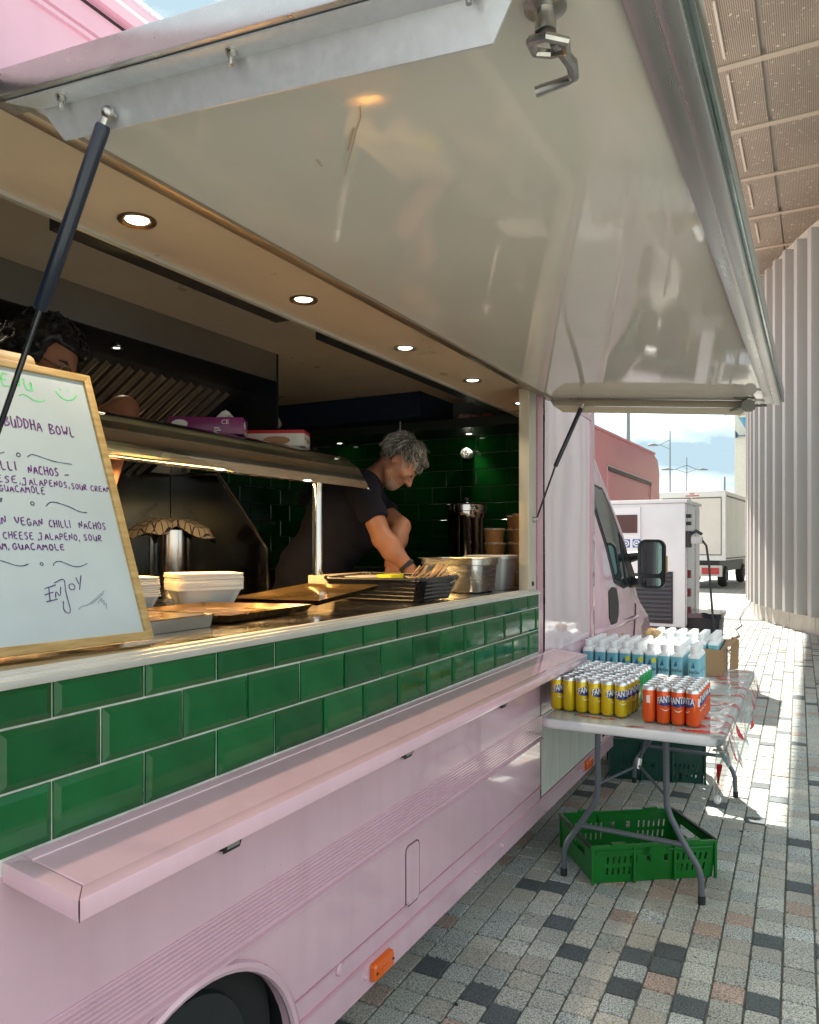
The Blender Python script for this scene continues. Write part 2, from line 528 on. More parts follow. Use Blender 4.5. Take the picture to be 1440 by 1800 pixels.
for k in range(150):
    x, y = rg.uniform(-0.1, 2.6), rg.uniform(1.9, 6.5)
    r_ = rg.choice([0.002, 0.003, 0.0035, 0.0045, 0.008 if k % 9 == 0 else 0.003])
    gr.sphere((x, y, 0.001), (r_ * rg.uniform(.7, 1.4), r_, r_ * .45), 6, 4)
go = gr.build('grit', mat('dark_grit', (0.03, 0.03, 0.03), rough=0.8)); go['kind'] = 'stuff'; go['label'] = 'scattered dark grit and gum spots on the setts'

# ---- fluted curved building on the right, under the canopy
FC, FR = (11.3, 19.8), 11.5
FLUTE = mat('pale_grey_cladding', (0.50, 0.49, 0.475), rough=0.5, var=0.05, vscale=1.5, stretch=(1, 1, 0.2), bump=0.02)
RIMW = mat('ivory_render', (0.68, 0.65, 0.56), rough=0.6, var=0.05)
PLINTH = mat('stone_plinth', (0.55, 0.51, 0.45), rough=0.7, var=0.12, vscale=4)
fb = thing('fluted_building', 'curved building clad in tall pale grey vertical fins on a stone plinth', 'building', (1.2, 14.3, 0))
cw = MB()
A0, A1 = R(150), R(262)
N = 60
ring = [(FC[0] + (FR - 0.16) * math.cos(A0 + (A1 - A0) * k / N), FC[1] + (FR - 0.16) * math.sin(A0 + (A1 - A0) * k / N)) for k in range(N + 1)]
cw.prism(ring, 'z', 0.3, 7.0)
cw.build('curved_wall', RIMW, fb)
st_ = 0.0415
def fpt(a, r):
    return FC[0] + r * math.cos(a), FC[1] + r * math.sin(a)
a = R(160)
nfl = 0
while a < R(258):
    # each fin is a deep radial blade: we see its broad shaded flank and its narrow bright outer edge
    p0 = fpt(a, FR - 0.15); p1 = fpt(a + st_ * 0.26, FR - 0.15)
    q0 = fpt(a, FR + 0.09); q1 = fpt(a + st_ * 0.26, FR + 0.09)
    f_ = MB()
    zt = 6.78
    f_.hexa([(*p0, 0.30), (*p1, 0.30), (*q1, 0.30), (*q0, 0.30), (*p0, zt), (*p1, zt), (*q1, zt), (*q0, zt)])
    f_.build('fin', FLUTE, fb, bevel=0.006, seg=1)
    a += st_
    nfl += 1
a = R(165)
while a < R(255):
    q = MB()
    o0, o1 = fpt(a, FR - 0.02), fpt(a + 0.0815, FR - 0.02); i0, i1 = fpt(a, FR - 0.3), fpt(a + 0.0815, FR - 0.3)
    q.hexa([(*i0, -0.02), (*i1, -0.02), (*o1, -0.02), (*o0, -0.02), (*i0, 0.296), (*i1, 0.296), (*o1, 0.296), (*o0, 0.296)])
    q.build('plinth_block', PLINTH, fb, bevel=0.004, seg=1)
    a += 0.083

# ---- perforated canopy overhead
def perforated():
    m = mat('perforated_metal', (0.36, 0.31, 0.25), rough=0.45, coord='Position')
    nt = m.node_tree; n, l = nt.nodes, nt.links
    b = n['Principled BSDF']; b.inputs['Metallic'].default_value = 0.3
    g = n.new('ShaderNodeNewGeometry')
    vo = n.new('ShaderNodeTexVoronoi'); vo.inputs['Scale'].default_value = 48; vo.inputs['Randomness'].default_value = 0.0
    rp = n.new('ShaderNodeValToRGB')
    rp.color_ramp.elements[0].position = 0.30; rp.color_ramp.elements[0].color = (0.10, 0.085, 0.07, 1)
    rp.color_ramp.elements[1].position = 0.38; rp.color_ramp.elements[1].color = (0.46, 0.395, 0.315, 1)
    nz = n.new('ShaderNodeTexNoise'); nz.inputs['Scale'].default_value = 17; nz.inputs['Detail'].default_value = 3
    r2 = n.new('ShaderNodeValToRGB')
    r2.color_ramp.elements[0].position = 0.63; r2.color_ramp.elements[0].color = (0, 0, 0, 1)
    r2.color_ramp.elements[1].position = 0.70; r2.color_ramp.elements[1].color = (1, 1, 1, 1)
    mx = n.new('ShaderNodeMixRGB'); mx.inputs['Color2'].default_value = (0.75, 0.69, 0.58, 1)
    nz3 = n.new('ShaderNodeTexNoise'); nz3.inputs['Scale'].default_value = 0.7; nz3.inputs['Detail'].default_value = 4
    hs = n.new('ShaderNodeHueSaturation')
    mr = n.new('ShaderNodeMapRange'); mr.inputs['To Min'].default_value = 0.6; mr.inputs['To Max'].default_value = 1.4
    l.new(g.outputs['Position'], vo.inputs['Vector']); l.new(g.outputs['Position'], nz.inputs['Vector']); l.new(g.outputs['Position'], nz3.inputs['Vector'])
    l.new(vo.outputs['Distance'], rp.inputs['Fac']); l.new(nz.outputs['Fac'], r2.inputs['Fac'])
    l.new(rp.outputs['Color'], mx.inputs['Color1']); l.new(r2.outputs['Color'], mx.inputs['Fac'])
    l.new(nz3.outputs['Fac'], mr.inputs['Value']); l.new(mr.outputs['Result'], hs.inputs['Value'])
    l.new(mx.outputs['Color'], hs.inputs['Color']); l.new(hs.outputs['Color'], b.inputs['Base Color'])
    return m
PERF = perforated()
CANW = mat('canopy_white_metal', (0.66, 0.63, 0.55), rough=0.4, var=0.05)
cn = thing('entrance_canopy', 'high canopy with a brown perforated metal soffit and pale joint strips', 'canopy', (0, 10, 7.0))
cb = MB(); cb.box(-1.8, 14, 7.40, 36.2, 7.06, 7.9)
cb.build('canopy_slab', CANW, cn)
ys = [9.47 + 1.525 * k for k in range(-1, 18)]
xe = [-1.79, 0.635, 3.45, 6.3, 9.1, 12.0]
pm = {}
for a_, b_ in zip(xe[:-1], xe[1:]):
    for y0, y1 in zip(ys[:-1], ys[1:]):
        g_ = 0.012 if y0 > 14 else 0.025
        p_ = MB(); p_.box(a_ + g_, b_ - g_, y0 + 0.012, y1 - 0.012, 7.0, 7.035)
        p_.build('soffit_panel', PERF, cn)
for y0 in ys:
    p_ = MB(); p_.box(-1.79, 12.0, y0 - 0.045, y0 + 0.045, 6.985, 6.998)
    p_.build('joint_strip', mat('joint_strip_metal', (0.50, 0.44, 0.35), rough=0.5), cn)
for y0, y1 in ((8.25, 9.25), (9.6, 10.75), (11.2, 12.2), (12.72, 13.6), (14.3, 15.2)):
    p_ = MB(); p_.box(0.232, 0.258, y0, y1, 6.97, 6.998)
    p_.build('light_slot', mat('white_slot', (0.66, 0.62, 0.54), var=0.03), cn)
p_ = MB(); p_.box(-2.27, -1.805, 7.40, 48, 6.98, 7.25)
p_.build('edge_fascia', mat('pale_glazed_fascia', (0.42, 0.55, 0.58), rough=0.12, coat=0.5), cn)

# ---- glazed storey beyond the canopy
gb = thing('glazed_block', 'white block with tall blue glass windows beyond the canopy', 'building', (3, 46, 0))
q = MB(); q.box(-2.5, 16, 42, 60, 0, 9.5); q.build('block_wall', CANW, gb)
for k in range(5):
    q = MB(); q.box(-2.35 + k * 1.3, -1.2 + k * 1.3, 41.93, 42.02, 6.95, 7.9)
    w_ = q.build('window', mat('blue_glass', (0.02, 0.22, 0.36), rough=0.06, coat=0.5), gb)
    q = MB(); q.box(-2.45 + k * 1.3, -2.35 + k * 1.3, 41.9, 42.05, 6.9, 7.95); q.build('window_frame', mat('navy_frame', (0.03, 0.06, 0.12), rough=0.4), w_)

# ---- street lamps
LAMPM = mat('galvanised_grey', (0.16, 0.17, 0.18), rough=0.5)
def street_lamp(x, y, h, arms, label, ah, r=0.06):
    t = thing('street_lamp', label, 'street lamp', (x, y, 0), 'tall street lamps against the sky')
    m = MB(); m.tube([(x, y, 0), (x, y, h * 0.5), (x, y, h)], [r * 1.5, r * 1.1, r * 0.7], 8); m.build('mast', LAMPM, t)
    for s_ in arms:
        dx, dy = s_ * 0.88, s_ * 0.47
        m = MB(); m.tube([(x, y, ah + 0.45), (x + dx * 0.9, y + dy * 0.9, ah + 0.05), (x + dx * 1.9, y + dy * 1.9, ah)], 0.035, 6)
        m.tube([(x, y, ah - 0.3), (x + dx * 0.9, y + dy * 0.9, ah + 0.03)], 0.025, 6)
        ar = m.build('arm', LAMPM, t)
        m = MB(); m.tube([(x + dx * 1.1, y + dy * 1.1, ah), (x + dx * 1.5, y + dy * 1.5, ah + 0.06), (x + dx * 2.05, y + dy * 2.05, ah + 0.0)], [0.05, 0.12, 0.06], 8); m.build('lantern', LAMPM, ar)
street_lamp(-8.96, 62.6, 10.4, [-0.85], 'tall street lamp with one arm pointing left', 9.25)
street_lamp(-9.9, 78.0, 9.9, [-1.2, 1.0], 'farther street lamp with two opposite arms', 8.7)
street_lamp(-5.9, 72.0, 7.4, [], 'short bare mast peeking over the white box truck', 7, 0.1)
street_lamp(-11.84, 61.0, 18.0, [], 'dark bare mast rising behind the pink trailer', 7, 0.14)

# ---- white box truck
BW = mat('box_white', (0.70, 0.66, 0.60), rough=0.4, var=0.05, vscale=1.5)
def build_box_truck():
    t = thing('box_truck', 'white box truck parked far back with its rear doors facing us', 'truck', (-2.6, 28.2, 0))
    Mx = Matrix.Translation((-1.57, 28.0, 0)) @ Matrix.Rotation(R(-4), 4, 'Z')
    def bld(m, nm, ma, par, **k):
        m.xf(Mx); return m.build(nm, ma, par, **k)
    m = MB(); m.box(-2.25, 0, 0, 5.6, 0.95, 3.34); body = bld(m, 'cargo_box', BW, t, bevel=0.05)
    m = MB()
    for x0, x1 in ((-2.25, -2.13), (-0.10, 0.01)): m.box(x0, x1, -0.015, 0.08, 0.95, 3.3)
    m.box(-2.13, -0.1, -0.015, 0.08, 3.14, 3.3); m.box(-2.13, -0.1, -0.015, 0.08, 0.95, 1.12)
    bld(m, 'rear_frame', WHITE, t)
    for x0, x1 in ((-2.11, -1.14), (-1.11, -0.12)):
        m = MB(); m.box(x0, x1, -0.01, 0.05, 1.15, 3.11); dr = bld(m, 'rear_door', BW, t)
        m = MB(); m.box(x0 + 0.03, x1 - 0.02, -0.018, 0.0, 3.09, 3.115); m.box(x1 - 0.02, x1, -0.018, 0.0, 1.15, 3.11); m.box(x0, x1, -0.018, 0, 1.13, 1.155); bld(m, 'door_seal', BLACK, dr)
    m = MB(); m.box(-1.3, -0.85, -0.03, 0.0, 3.17, 3.20); m.box(-1.15, -1.0, -0.03, 0, 3.24, 3.27); bld(m, 'top_light', mat('red_lens', (0.5, 0.01, 0.015), rough=0.2, coat=0.4), t)
    m = MB(); m.box(0.0, 0.012, 0.25, 5.4, 3.14, 3.19); m.box(0, 0.012, 0.1, 5.4, 1.0, 1.04); bld(m, 'side_rail', BLACK, t)
    m = MB(); m.box(-2.0, -0.2, 0.1, 5.0, 0.55, 0.93); bld(m, 'chassis', BLACK, t)
    m = MB(); m.box(-2.1, -0.1, -0.05, 0.05, 0.40, 0.78); bp_ = bld(m, 'bumper', mat('bumper_white', (0.6, 0.58, 0.55), rough=0.5), t)
    for x0 in (-0.75, -2.0):
        m = MB(); m.box(x0, x0 + 0.56, -0.075, -0.045, 0.48, 0.70); bld(m, 'tail_light', mat('red_lens', (0.5, 0.01, 0.015)), bp_)
    for (wx, wy) in ((-0.28, 1.2), (-1.95, 1.2), (-0.28, 5.0), (-1.95, 5.0)):
        m = MB(); m.lathe([(0.2, -0.14), (0.34, -0.13), (0.38, -0.06), (0.38, 0.06), (0.34, 0.13), (0.2, 0.14)], (wx, wy, 0.38), 20, axis='x')
        w_ = bld(m, 'wheel', RUBBER, t)
        m = MB(); m.lathe([(0.0, 0.05), (0.12, 0.05), (0.2, 0.15), (0.22, 0.15), (0.2, 0.10)], (wx, wy, 0.38), 16, axis='x'); bld(m, 'rim', ZINC, w_)
    m = MB(); m.prism([(5.65, 0.5), (5.65, 2.3), (6.1, 2.3), (6.7, 1.5), (7.5, 1.2), (7.6, 0.5)], 'x', -2.05, -0.2); bld(m, 'cab', BW, t, bevel=0.05)
build_box_truck()

# ---- pink trailer further along
SALMON = mat('salmon_paint', (0.70, 0.27, 0.29), rough=0.42, coat=0.1, var=0.05, vscale=1.2)
def build_pink_trailer():
    t = thing('pink_trailer', 'salmon pink catering trailer standing behind the generator', 'trailer', (-2.9, 14, 0))
    m = MB()
    pts = [(11.0, 0.45), (11.0, 3.18), (11.15, 3.28), (16.4, 3.38), (16.8, 3.30), (17.0, 3.05), (17.0, 0.45)]
    m.prism(pts, 'x', -4.0, -1.8); m.build('trailer_body', SALMON, t, bevel=0.06, seg=3)
    m = MB(); m.box(-1.795, -1.77, 12.3, 15.9, 2.70, 2.76); m.build('hatch_rail', BLACK, t)
    m = MB(); m.box(-1.798, -1.78, 12.26, 15.95, 2.76, 2.79); m.box(-1.798, -1.78, 12.24, 12.29, 1.6, 2.76); m.box(-1.798, -1.78, 15.9, 15.95, 1.6, 2.76); m.box(-1.798, -1.78, 12.24, 15.95, 1.56, 1.6)
    m.build('hatch_frame', mat('salmon_trim', (0.66, 0.42, 0.40), rough=0.3), t)
    m = MB(); m.tube([(-1.83, 11.05, 3.3), (-1.83, 16.5, 3.40)], 0.03, 8); m.build('roof_edge', SALMON, t)
    for wy in (13.3, 14.4):
        m = MB(); m.lathe([(0.18, -0.1), (0.31, -0.09), (0.33, 0), (0.31, 0.09), (0.18, 0.1)], (-1.95, wy, 0.33), 18, axis='x'); w_ = m.build('wheel', RUBBER, t)
        m = MB(); m.lathe([(0.0, 0.06), (0.1, 0.06), (0.19, 0.11), (0.2, 0.08)], (-1.95, wy, 0.33), 14, axis='x'); m.build('rim', ZINC, w_)
build_pink_trailer()

# ---- generator cabinet in front of the van
def build_generator():
    GW = mat('cabinet_white', (0.68, 0.66, 0.65), rough=0.35, var=0.06, vscale=3, coat=0.2)
    t = thing('generator_cabinet', 'tall white generator cabinet on a trailer frame with dark louvres and blue stickers', 'generator', (-0.8, 9.6, 0))
    m = MB(); m.box(-1.45, -0.08, 8.6, 9.75, 0.62, 1.96); m.build('cabinet_body', GW, t, bevel=0.015)
    m = MB(); m.box(-1.47, -0.06, 8.585, 9.77, 1.96, 2.0); m.build('cabinet_lid', GW, t, bevel=0.012)
    m = MB(); m.box(-1.25, -0.545, 8.575, 8.598, 1.20, 1.925); pnl = m.build('control_panel', mat('panel_white', (0.72, 0.70, 0.69), rough=0.3), t)
    m = MB(); m.box(-1.2, -0.575, 8.568, 8.576, 1.64, 1.84); m.build('display', mat('brown_display', (0.11, 0.055, 0.05), rough=0.12, coat=0.5), pnl)
    BLUE = mat('sticker_blue', (0.03, 0.10, 0.32), rough=0.4)
    for x0 in (-0.74, -0.625):
        m = MB(); m.box(x0, x0 + 0.085, 8.571, 8.576, 1.48, 1.57)
        s_ = m.build('sticker', BLUE, pnl)
        m = MB(); m.lathe([(0.024, 0), (0.036, 0)], (x0 + 0.0425, 8.569, 1.525), 20, axis='y', closed=False); m.box(x0 + 0.03, x0 + 0.055, 8.567, 8.570, 1.516, 1.534); m.build('sticker_ring', WHITE, s_)
    m = MB(); m.sphere((-0.60, 8.574, 1.36), (0.05, 0.004, 0.025), 16, 8); m.build('sticker', mat('sticker_light_blue', (0.12, 0.3, 0.6), rough=0.4), pnl)
    m = MB(); m.box(-1.4, -0.205, 8.59, 8.6, 0.66, 1.22); lv = m.build('louvre_frame', BLACK, t)
    for k in range(11):
        z = 0.69 + k * 0.047
        m = MB(); m.hexa([(-1.38, 8.592, z), (-0.22, 8.592, z), (-0.22, 8.575, z + 0.006), (-1.38, 8.575, z + 0.006), (-1.38, 8.592, z + 0.03), (-0.22, 8.592, z + 0.03), (-0.22, 8.583, z + 0.03), (-1.38, 8.583, z + 0.03)])
        m.build('louvre_slat', mat('louvre_dark', (0.045, 0.046, 0.05), rough=0.4), lv)
    m = MB(); m.box(-1.5, -0.02, 8.55, 9.85, 0.54, 0.61); m.build('trailer_frame', mat('frame_grey', (0.3, 0.3, 0.29), rough=0.4, metal=0.6), t)
    for wy in (9.35,):
        for wx in (-1.5, -0.25):
            m = MB(); m.lathe([(0.16, -0.09), (0.27, -0.08), (0.29, 0), (0.27, 0.08), (0.16, 0.09)], (wx, wy, 0.29), 18, axis='x'); w_ = m.build('wheel', RUBBER, t)
            m = MB(); m.lathe([(0.0, 0.05), (0.1, 0.05), (0.16, 0.1), (0.18, 0.07)], (wx, wy, 0.29), 14, axis='x'); m.build('rim', ZINC, w_)
    m = MB(); m.box(-0.085, -0.07, 8.66, 8.70, 0.65, 1.94); m.box(-0.085, -0.066, 9.3, 9.34, 0.65, 1.94); m.build('hinge_bar', ZINC, t)
    for z in (0.75, 0.95, 1.15):
        m = MB(); m.box(-0.08, -0.045, 8.72, 8.80, z, z + 0.085); m.build('outlet', mat('outlet_red', (0.16, 0.008, 0.008), rough=0.35), t)
    for z in (1.72, 1.80):
        m = MB(); m.box(-0.08, -0.035, 8.66, 8.74, z, z + 0.04); m.build('latch', BLACK, t)
    m = MB(); m.box(-0.08, -0.03, 8.62, 8.74, 1.48, 1.66); m.build('socket', BLACK, t, bevel=0.01)
    c = thing('power_plug', 'grey plug with a black cable pushed into the side of the generator', 'plug', (0, 8.68, 1.56))
    m = MB(); m.box(-0.03, 0.085, 8.63, 8.73, 1.52, 1.60); m.build('plug_body', mat('plug_grey', (0.42, 0.42, 0.40), rough=0.4), c, bevel=0.012)
    m = MB(); m.tube([(-0.03, 8.68, 1.63), (0.02, 8.68, 1.66), (0.08, 8.68, 1.62)], 0.018, 8); m.build('plug_lever', BLACK, c)
    m = MB(); m.tube([(0.08, 8.68, 1.56), (0.125, 8.66, 1.50), (0.155, 8.64, 1.30), (0.175, 8.62, 1.0), (0.2, 8.6, 0.7), (0.24, 8.6, 0.3), (0.30, 8.7, 0.03), (0.32, 9.2, 0.012)], 0.012, 8); m.build('cable', BLACK, c)
build_generator()
m = MB()
pts = [(0.30, 9.0), (0.26, 9.6), (0.27, 10.2), (0.22, 10.9), (0.06, 11.6), (0.10, 12.3), (0.00, 13.0), (0.05, 13.6), (-0.09, 14.6), (-0.06, 15.4), (-0.2, 16.6), (-0.24, 17.3), (-0.30, 19.0), (-0.30, 20.4), (-0.36, 22)]
m.tube([(x, y, 0.010) for x, y in pts], 0.010, 6)
tag(m.build('ground_cable', BLACK), 'thin black cable snaking across the sunlit paving to the fluted wall', 'cable')
for k, (x, y, z) in enumerate(((-0.02, 8.85, 0), (0.0, 8.87, 0.40))):
    t = thing('black_case', ['black plastic case on the ground beside the generator, under another case', 'black plastic case with a wavy lid, on top of its stack beside the generator'][k], 'case', (x, y, z), 'black cases beside the generator')
    m = MB(); m.loops([rrect(0.36, 0.5, 0.03, 4, x + 0.05, y + 0.1, z), rrect(0.40, 0.54, 0.03, 4, x + 0.05, y + 0.1, z + 0.33)]); m.build('case_body', BLACK, t)
    m = MB()
    m.grid(lambda u, v: (x - 0.16 + 0.43 * u, y - 0.18 + 0.58 * v, z + 0.37 + 0.015 * math.sin(u * 13)), 24, 2)
    m.loops([rrect(0.43, 0.58, 0.03, 4, x + 0.05, y + 0.1, z + 0.325), rrect(0.44, 0.58, 0.03, 4, x + 0.05, y + 0.1, z + 0.375)]); m.build('case_lid', BLACKG, t)

# ================================================================== FOOD TRUCK
truck = thing('food_truck', 'pink food truck with its serving hatch propped open over a green tiled counter front', 'food truck', (-1.0, 2.0, 0))
T = truck
Y0, Y1 = -1.3, 4.56           # rear and front of the box body
def arc(cy, cz, r, a0, a1, n):
    return [(cy + r * math.cos(R(a0 + (a1 - a0) * k / n)), cz + r * math.sin(R(a0 + (a1 - a0) * k / n))) for k in range(n + 1)]
WCY, WCZ, WR = 1.21, 0.24, 0.345
# lower side with the wheel arch cut out of it
poly = [(Y0, 0.375)] + [(WCY - 0.317, 0.375)] + arc(WCY, WCZ, WR, 157, 23, 22) + [(3.498, 0.375), (3.498, 0.985), (Y0, 0.985)]
m = MB(); m.prism(poly, 'x', -0.03, 0.0)
m.build('side_panel', PINK, T, bevel=0.002, seg=1, smooth=20)
# skirt below the double joint line
poly = [(Y0, 0.213), (WCY - 0.343, 0.213)] + [(WCY - 0.343, 0.24)] + arc(WCY, WCZ, WR, 180, 156.5, 4)[1:] + [(Y0, 0.371)]
m = MB(); m.prism(poly, 'x', -0.03, -0.002); m.build('skirt_panel', PINK, T, bevel=0.002, seg=1, smooth=20)
poly = [(WCY + 0.343, 0.213), (5.0, 0.213), (5.0, 0.305), (3.52, 0.305), (3.52, 0.371)] + arc(WCY, WCZ, WR, 23.5, 0, 4) 
m = MB(); m.prism(poly, 'x', -0.03, -0.002); m.build('skirt_panel', PINK, T, bevel=0.002, seg=1, smooth=20)
m = MB(); m.box(-0.001, 0.0035, Y0, WCY - 0.325, 0.372, 0.380); m.box(-0.001, 0.0035, WCY + 0.335, 3.498, 0.362, 0.368); m.box(-0.003, 0.004, WCY + 0.345, 4.9, 0.300, 0.309)
m.build('joint_moulding', PINK2, T, bevel=0.001, seg=1)
# wheel arch rim
m = MB()
pts = [(0.004, y, z) for y, z in arc(WCY, WCZ, WR + 0.008, 188, -8, 30)]
m.tube(pts, 0.013, 8); m.build('arch_trim', PINK, T)
m = MB(); m.grid(lambda u, v: (-0.32 * v - 0.01, WCY + (WR + 0.002) * math.cos(R(190 - 200 * u)), WCZ + (WR + 0.002) * math.sin(R(190 - 200 * u))), 24, 1)
m.add([(-0.33, 0.6, 0.1), (-0.33, 1.8, 0.1), (-0.33, 1.8, 0.7), (-0.33, 0.6, 0.7)], [(0, 1, 2, 3)])
m.build('arch_liner', BLACK, T)
wm = MB()
prof = [(0.20, -0.13), (0.28, -0.125), (0.322, -0.10), (0.333, -0.06), (0.333, 0.0), (0.322, 0.05), (0.30, 0.075), (0.27, 0.08), (0.205, 0.065)]
wm.lathe(prof, (-0.115, WCY, 0.333), 48, axis='x')
TYRE = mat('dark_tyre', (0.007, 0.0085, 0.009), rough=0.7)
wheel = wm.build('wheel', TYRE, T)
tm = MB()
for k in range(60):
    a = 2 * math.pi * k / 60
    for x0, x1 in ((-0.16, -0.11), (-0.105, -0.075)):
        c_, s_ = math.cos(a), math.sin(a); c2, s2 = math.cos(a + 0.07), math.sin(a + 0.07)
        tm.hexa([(x0, WCY + .330 * c_, .333 + .330 * s_), (x1, WCY + .330 * c_, .333 + .330 * s_), (x1, WCY + .330 * c2, .333 + .330 * s2), (x0, WCY + .330 * c2, .333 + .330 * s2),
                 (x0, WCY + .339 * c_, .333 + .339 * s_), (x1, WCY + .339 * c_, .333 + .339 * s_), (x1, WCY + .339 * c2, .333 + .339 * s2), (x0, WCY + .339 * c2, .333 + .339 * s2)])
tm.build('tread', TYRE, wheel)
m = MB(); m.lathe([(0.0, 0.0), (0.09, 0.01), (0.12, -0.02), (0.18, -0.02), (0.2, 0.03), (0.212, 0.05), (0.205, 0.066)], (-0.10, WCY, 0.333), 36, axis='x'); m.build('rim', mat('dark_rim', (0.012, 0.016, 0.018), rough=0.55), wheel)
# ribbed rubbing strip
m = MB()
m.box(-0.001, 0.003, Y0, 3.5, 0.600, 0.708)
for k in range(9):
    z = 0.612 + k * 0.0105
    m.prism([(0.003, z), (0.0075, z + 0.002), (0.0075, z + 0.006), (0.003, z + 0.008)], 'y', Y0, 3.5)
m.prism([(0.0, 0.592), (0.012, 0.594), (0.013, 0.602), (0.003, 0.606)], 'y', Y0, 3.5)
m.build('rubbing_strip', PINK, T)
# little access flap, caps, marker lights
m = MB(); m.loops([[(0.0005, p[0], p[1]) for p in rrect(0.088, 0.19, 0.018, 4, 2.191, 0.455)], [(0.004, p[0], p[1]) for p in rrect(0.084, 0.186, 0.016, 4, 2.191, 0.455)]]); fl = m.build('access_flap', PINK, T)
m = MB()
lp = rrect(0.092, 0.194, 0.02, 6, 2.191, 0.455)
m.tube([(0.0015, p[0], p[1]) for p in lp] + [(0.0015, lp[0][0], lp[0][1])], 0.0016, 5); m.build('flap_gap', mat('dark_gap', (0.10, 0.06, 0.07), rough=0.8), fl)
m = MB()
for y, z in ((2.155, 0.54), (2.227, 0.54), (2.155, 0.37), (2.227, 0.37)): m.sphere((0.004, y, z), (0.002, 0.004, 0.004), 8, 5)
m.build('flap_screw', ZINC, fl)
for y, z, r in ((1.763, 0.352, 0.017), (1.90, 0.262, 0.008), (3.0, 0.262, 0.008), (4.2, 0.255, 0.008), (2.72, 0.255, 0.006)):
    m = MB(); m.lathe([(r, -0.002), (r, 0.003), (r * 0.8, 0.006), (0.0, 0.007)], (0.0, y, z), 20, axis='x'); m.build('blanking_cap', PINK, T)
for y, z in ((1.985, 0.258), (4.35, 0.262)):
    m = MB(); m.loops([[(0.0, p[0], p[1]) for p in rrect(0.116, 0.052, 0.008, 3, y, z)], [(0.013, p[0], p[1]) for p in rrect(0.114, 0.05, 0.008, 3, y, z)], [(0.018, p[0], p[1]) for p in rrect(0.104, 0.042, 0.008, 3, y, z)]]); lm = m.build('marker_light', AMBER, T)
    m = MB()
    for dy in (-0.048, 0.048): m.lathe([(0.004, 0), (0.004, 0.004), (0, 0.0045)], (0.0165, y + dy, z), 10, axis='x')
    m.build('lens_screw', BLACK, lm)
    m = MB(); m.box(0.0165, 0.0205, y - 0.02, y + 0.02, z - 0.004, z + 0.004); m.build('lens_rib', AMBER, lm)
# weathered white panel ahead of the pink side
m = MB(); m.box(-0.03, -0.003, 3.503, 4.70, 0.31, 0.70); m.build('white_panel', GALV, T, bevel=0.003, seg=1)
m = MB(); m.box(-0.03, -0.001, 3.503, Y1, 0.702, 0.985); m.build('side_panel', PINK, T, bevel=0.002, seg=1)
m = MB(); m.box(-0.004, 0.0015, 3.497, 3.504, 0.31, 0.985); m.build('panel_gap', mat('dark_gap', (0.10, 0.06, 0.07)), T)

# green tiled front with recessed grout
m = MB(); m.box(-0.03, 0.0, Y0, 3.457, 0.985, 1.287); gpan = m.build('tile_backing', GROUT, T)
def tile_mb(w, h):
    b = MB()
    def rc(iw, ih, x): return [(x, -w / 2 + iw, -h / 2 + ih), (x, w / 2 - iw, -h / 2 + ih), (x, w / 2 - iw, h / 2 - ih), (x, -w / 2 + iw, h / 2 - ih)]
    b.loops([rc(0, 0, 0), rc(0.0006, 0.0006, 0.0035), rc(0.0125, 0.0125, 0.0082)], cap0=False)
    return b
TW, TH = 0.2030, 0.1046
tme = tile_mb(TW - 0.0044, TH - 0.0042).mesh('tile', TILE, smooth=8)
for row, (zt, half) in enumerate(((1.221 + TH, 0), (1.221, 1), (1.221 - TH, 0))):
    for k in range(-9, 14):
        yc = 0.8665 + TW * (k + 0.5) + (TW / 2 if half else 0)
        y0, y1 = yc - TW / 2, yc + TW / 2
        if y0 > 3.44: continue
        z1, z0 = zt, zt - TH
        me = tme
        if z1 > 1.29 or y1 > 3.457:
            z1 = min(z1, 1.2905); y1 = min(y1, 3.458)
            me = tile_mb(y1 - y0 - 0.0044, z1 - z0 - 0.0042).mesh('tile', TILE, smooth=8)
        o = link('tile', me, T, (0.0005 + random.uniform(-0.0004, 0.0004), (y0 + y1) / 2, (z0 + z1) / 2))
        o.rotation_euler = (random.uniform(-0.004, 0.004), random.uniform(-0.012, 0.012), random.uniform(-0.012, 0.012))
m = MB(); m.box(-0.02, 0.004, 3.459, 3.47, 0.985, 1.287); m.build('tile_edge', ALU2, T)

# counter and its aluminium nosing
m = MB(); m.box(-0.95, -0.02, Y0, 2.80, 1.262, 1.302); m.box(-0.48, -0.02, 2.80, 4.44, 1.262, 1.302); m.build('countertop', STEEL, T, bevel=0.003)
m = MB(); m.prism([(-0.035, 1.286), (0.013, 1.286), (0.015, 1.290), (0.015, 1.300), (0.006, 1.301), (0.005, 1.305), (-0.012, 1.3055), (-0.013, 1.309), (-0.035, 1.309)], 'y', Y0, 3.456); m.build('counter_nosing', ALU2, T)
m = MB(); m.box(-0.48, -0.40, 2.82, 4.42, 0.66, 1.26); m.box(-0.95, -0.87, Y0, 2.79, 0.66, 1.26); m.build('counter_front', STEELD, T)

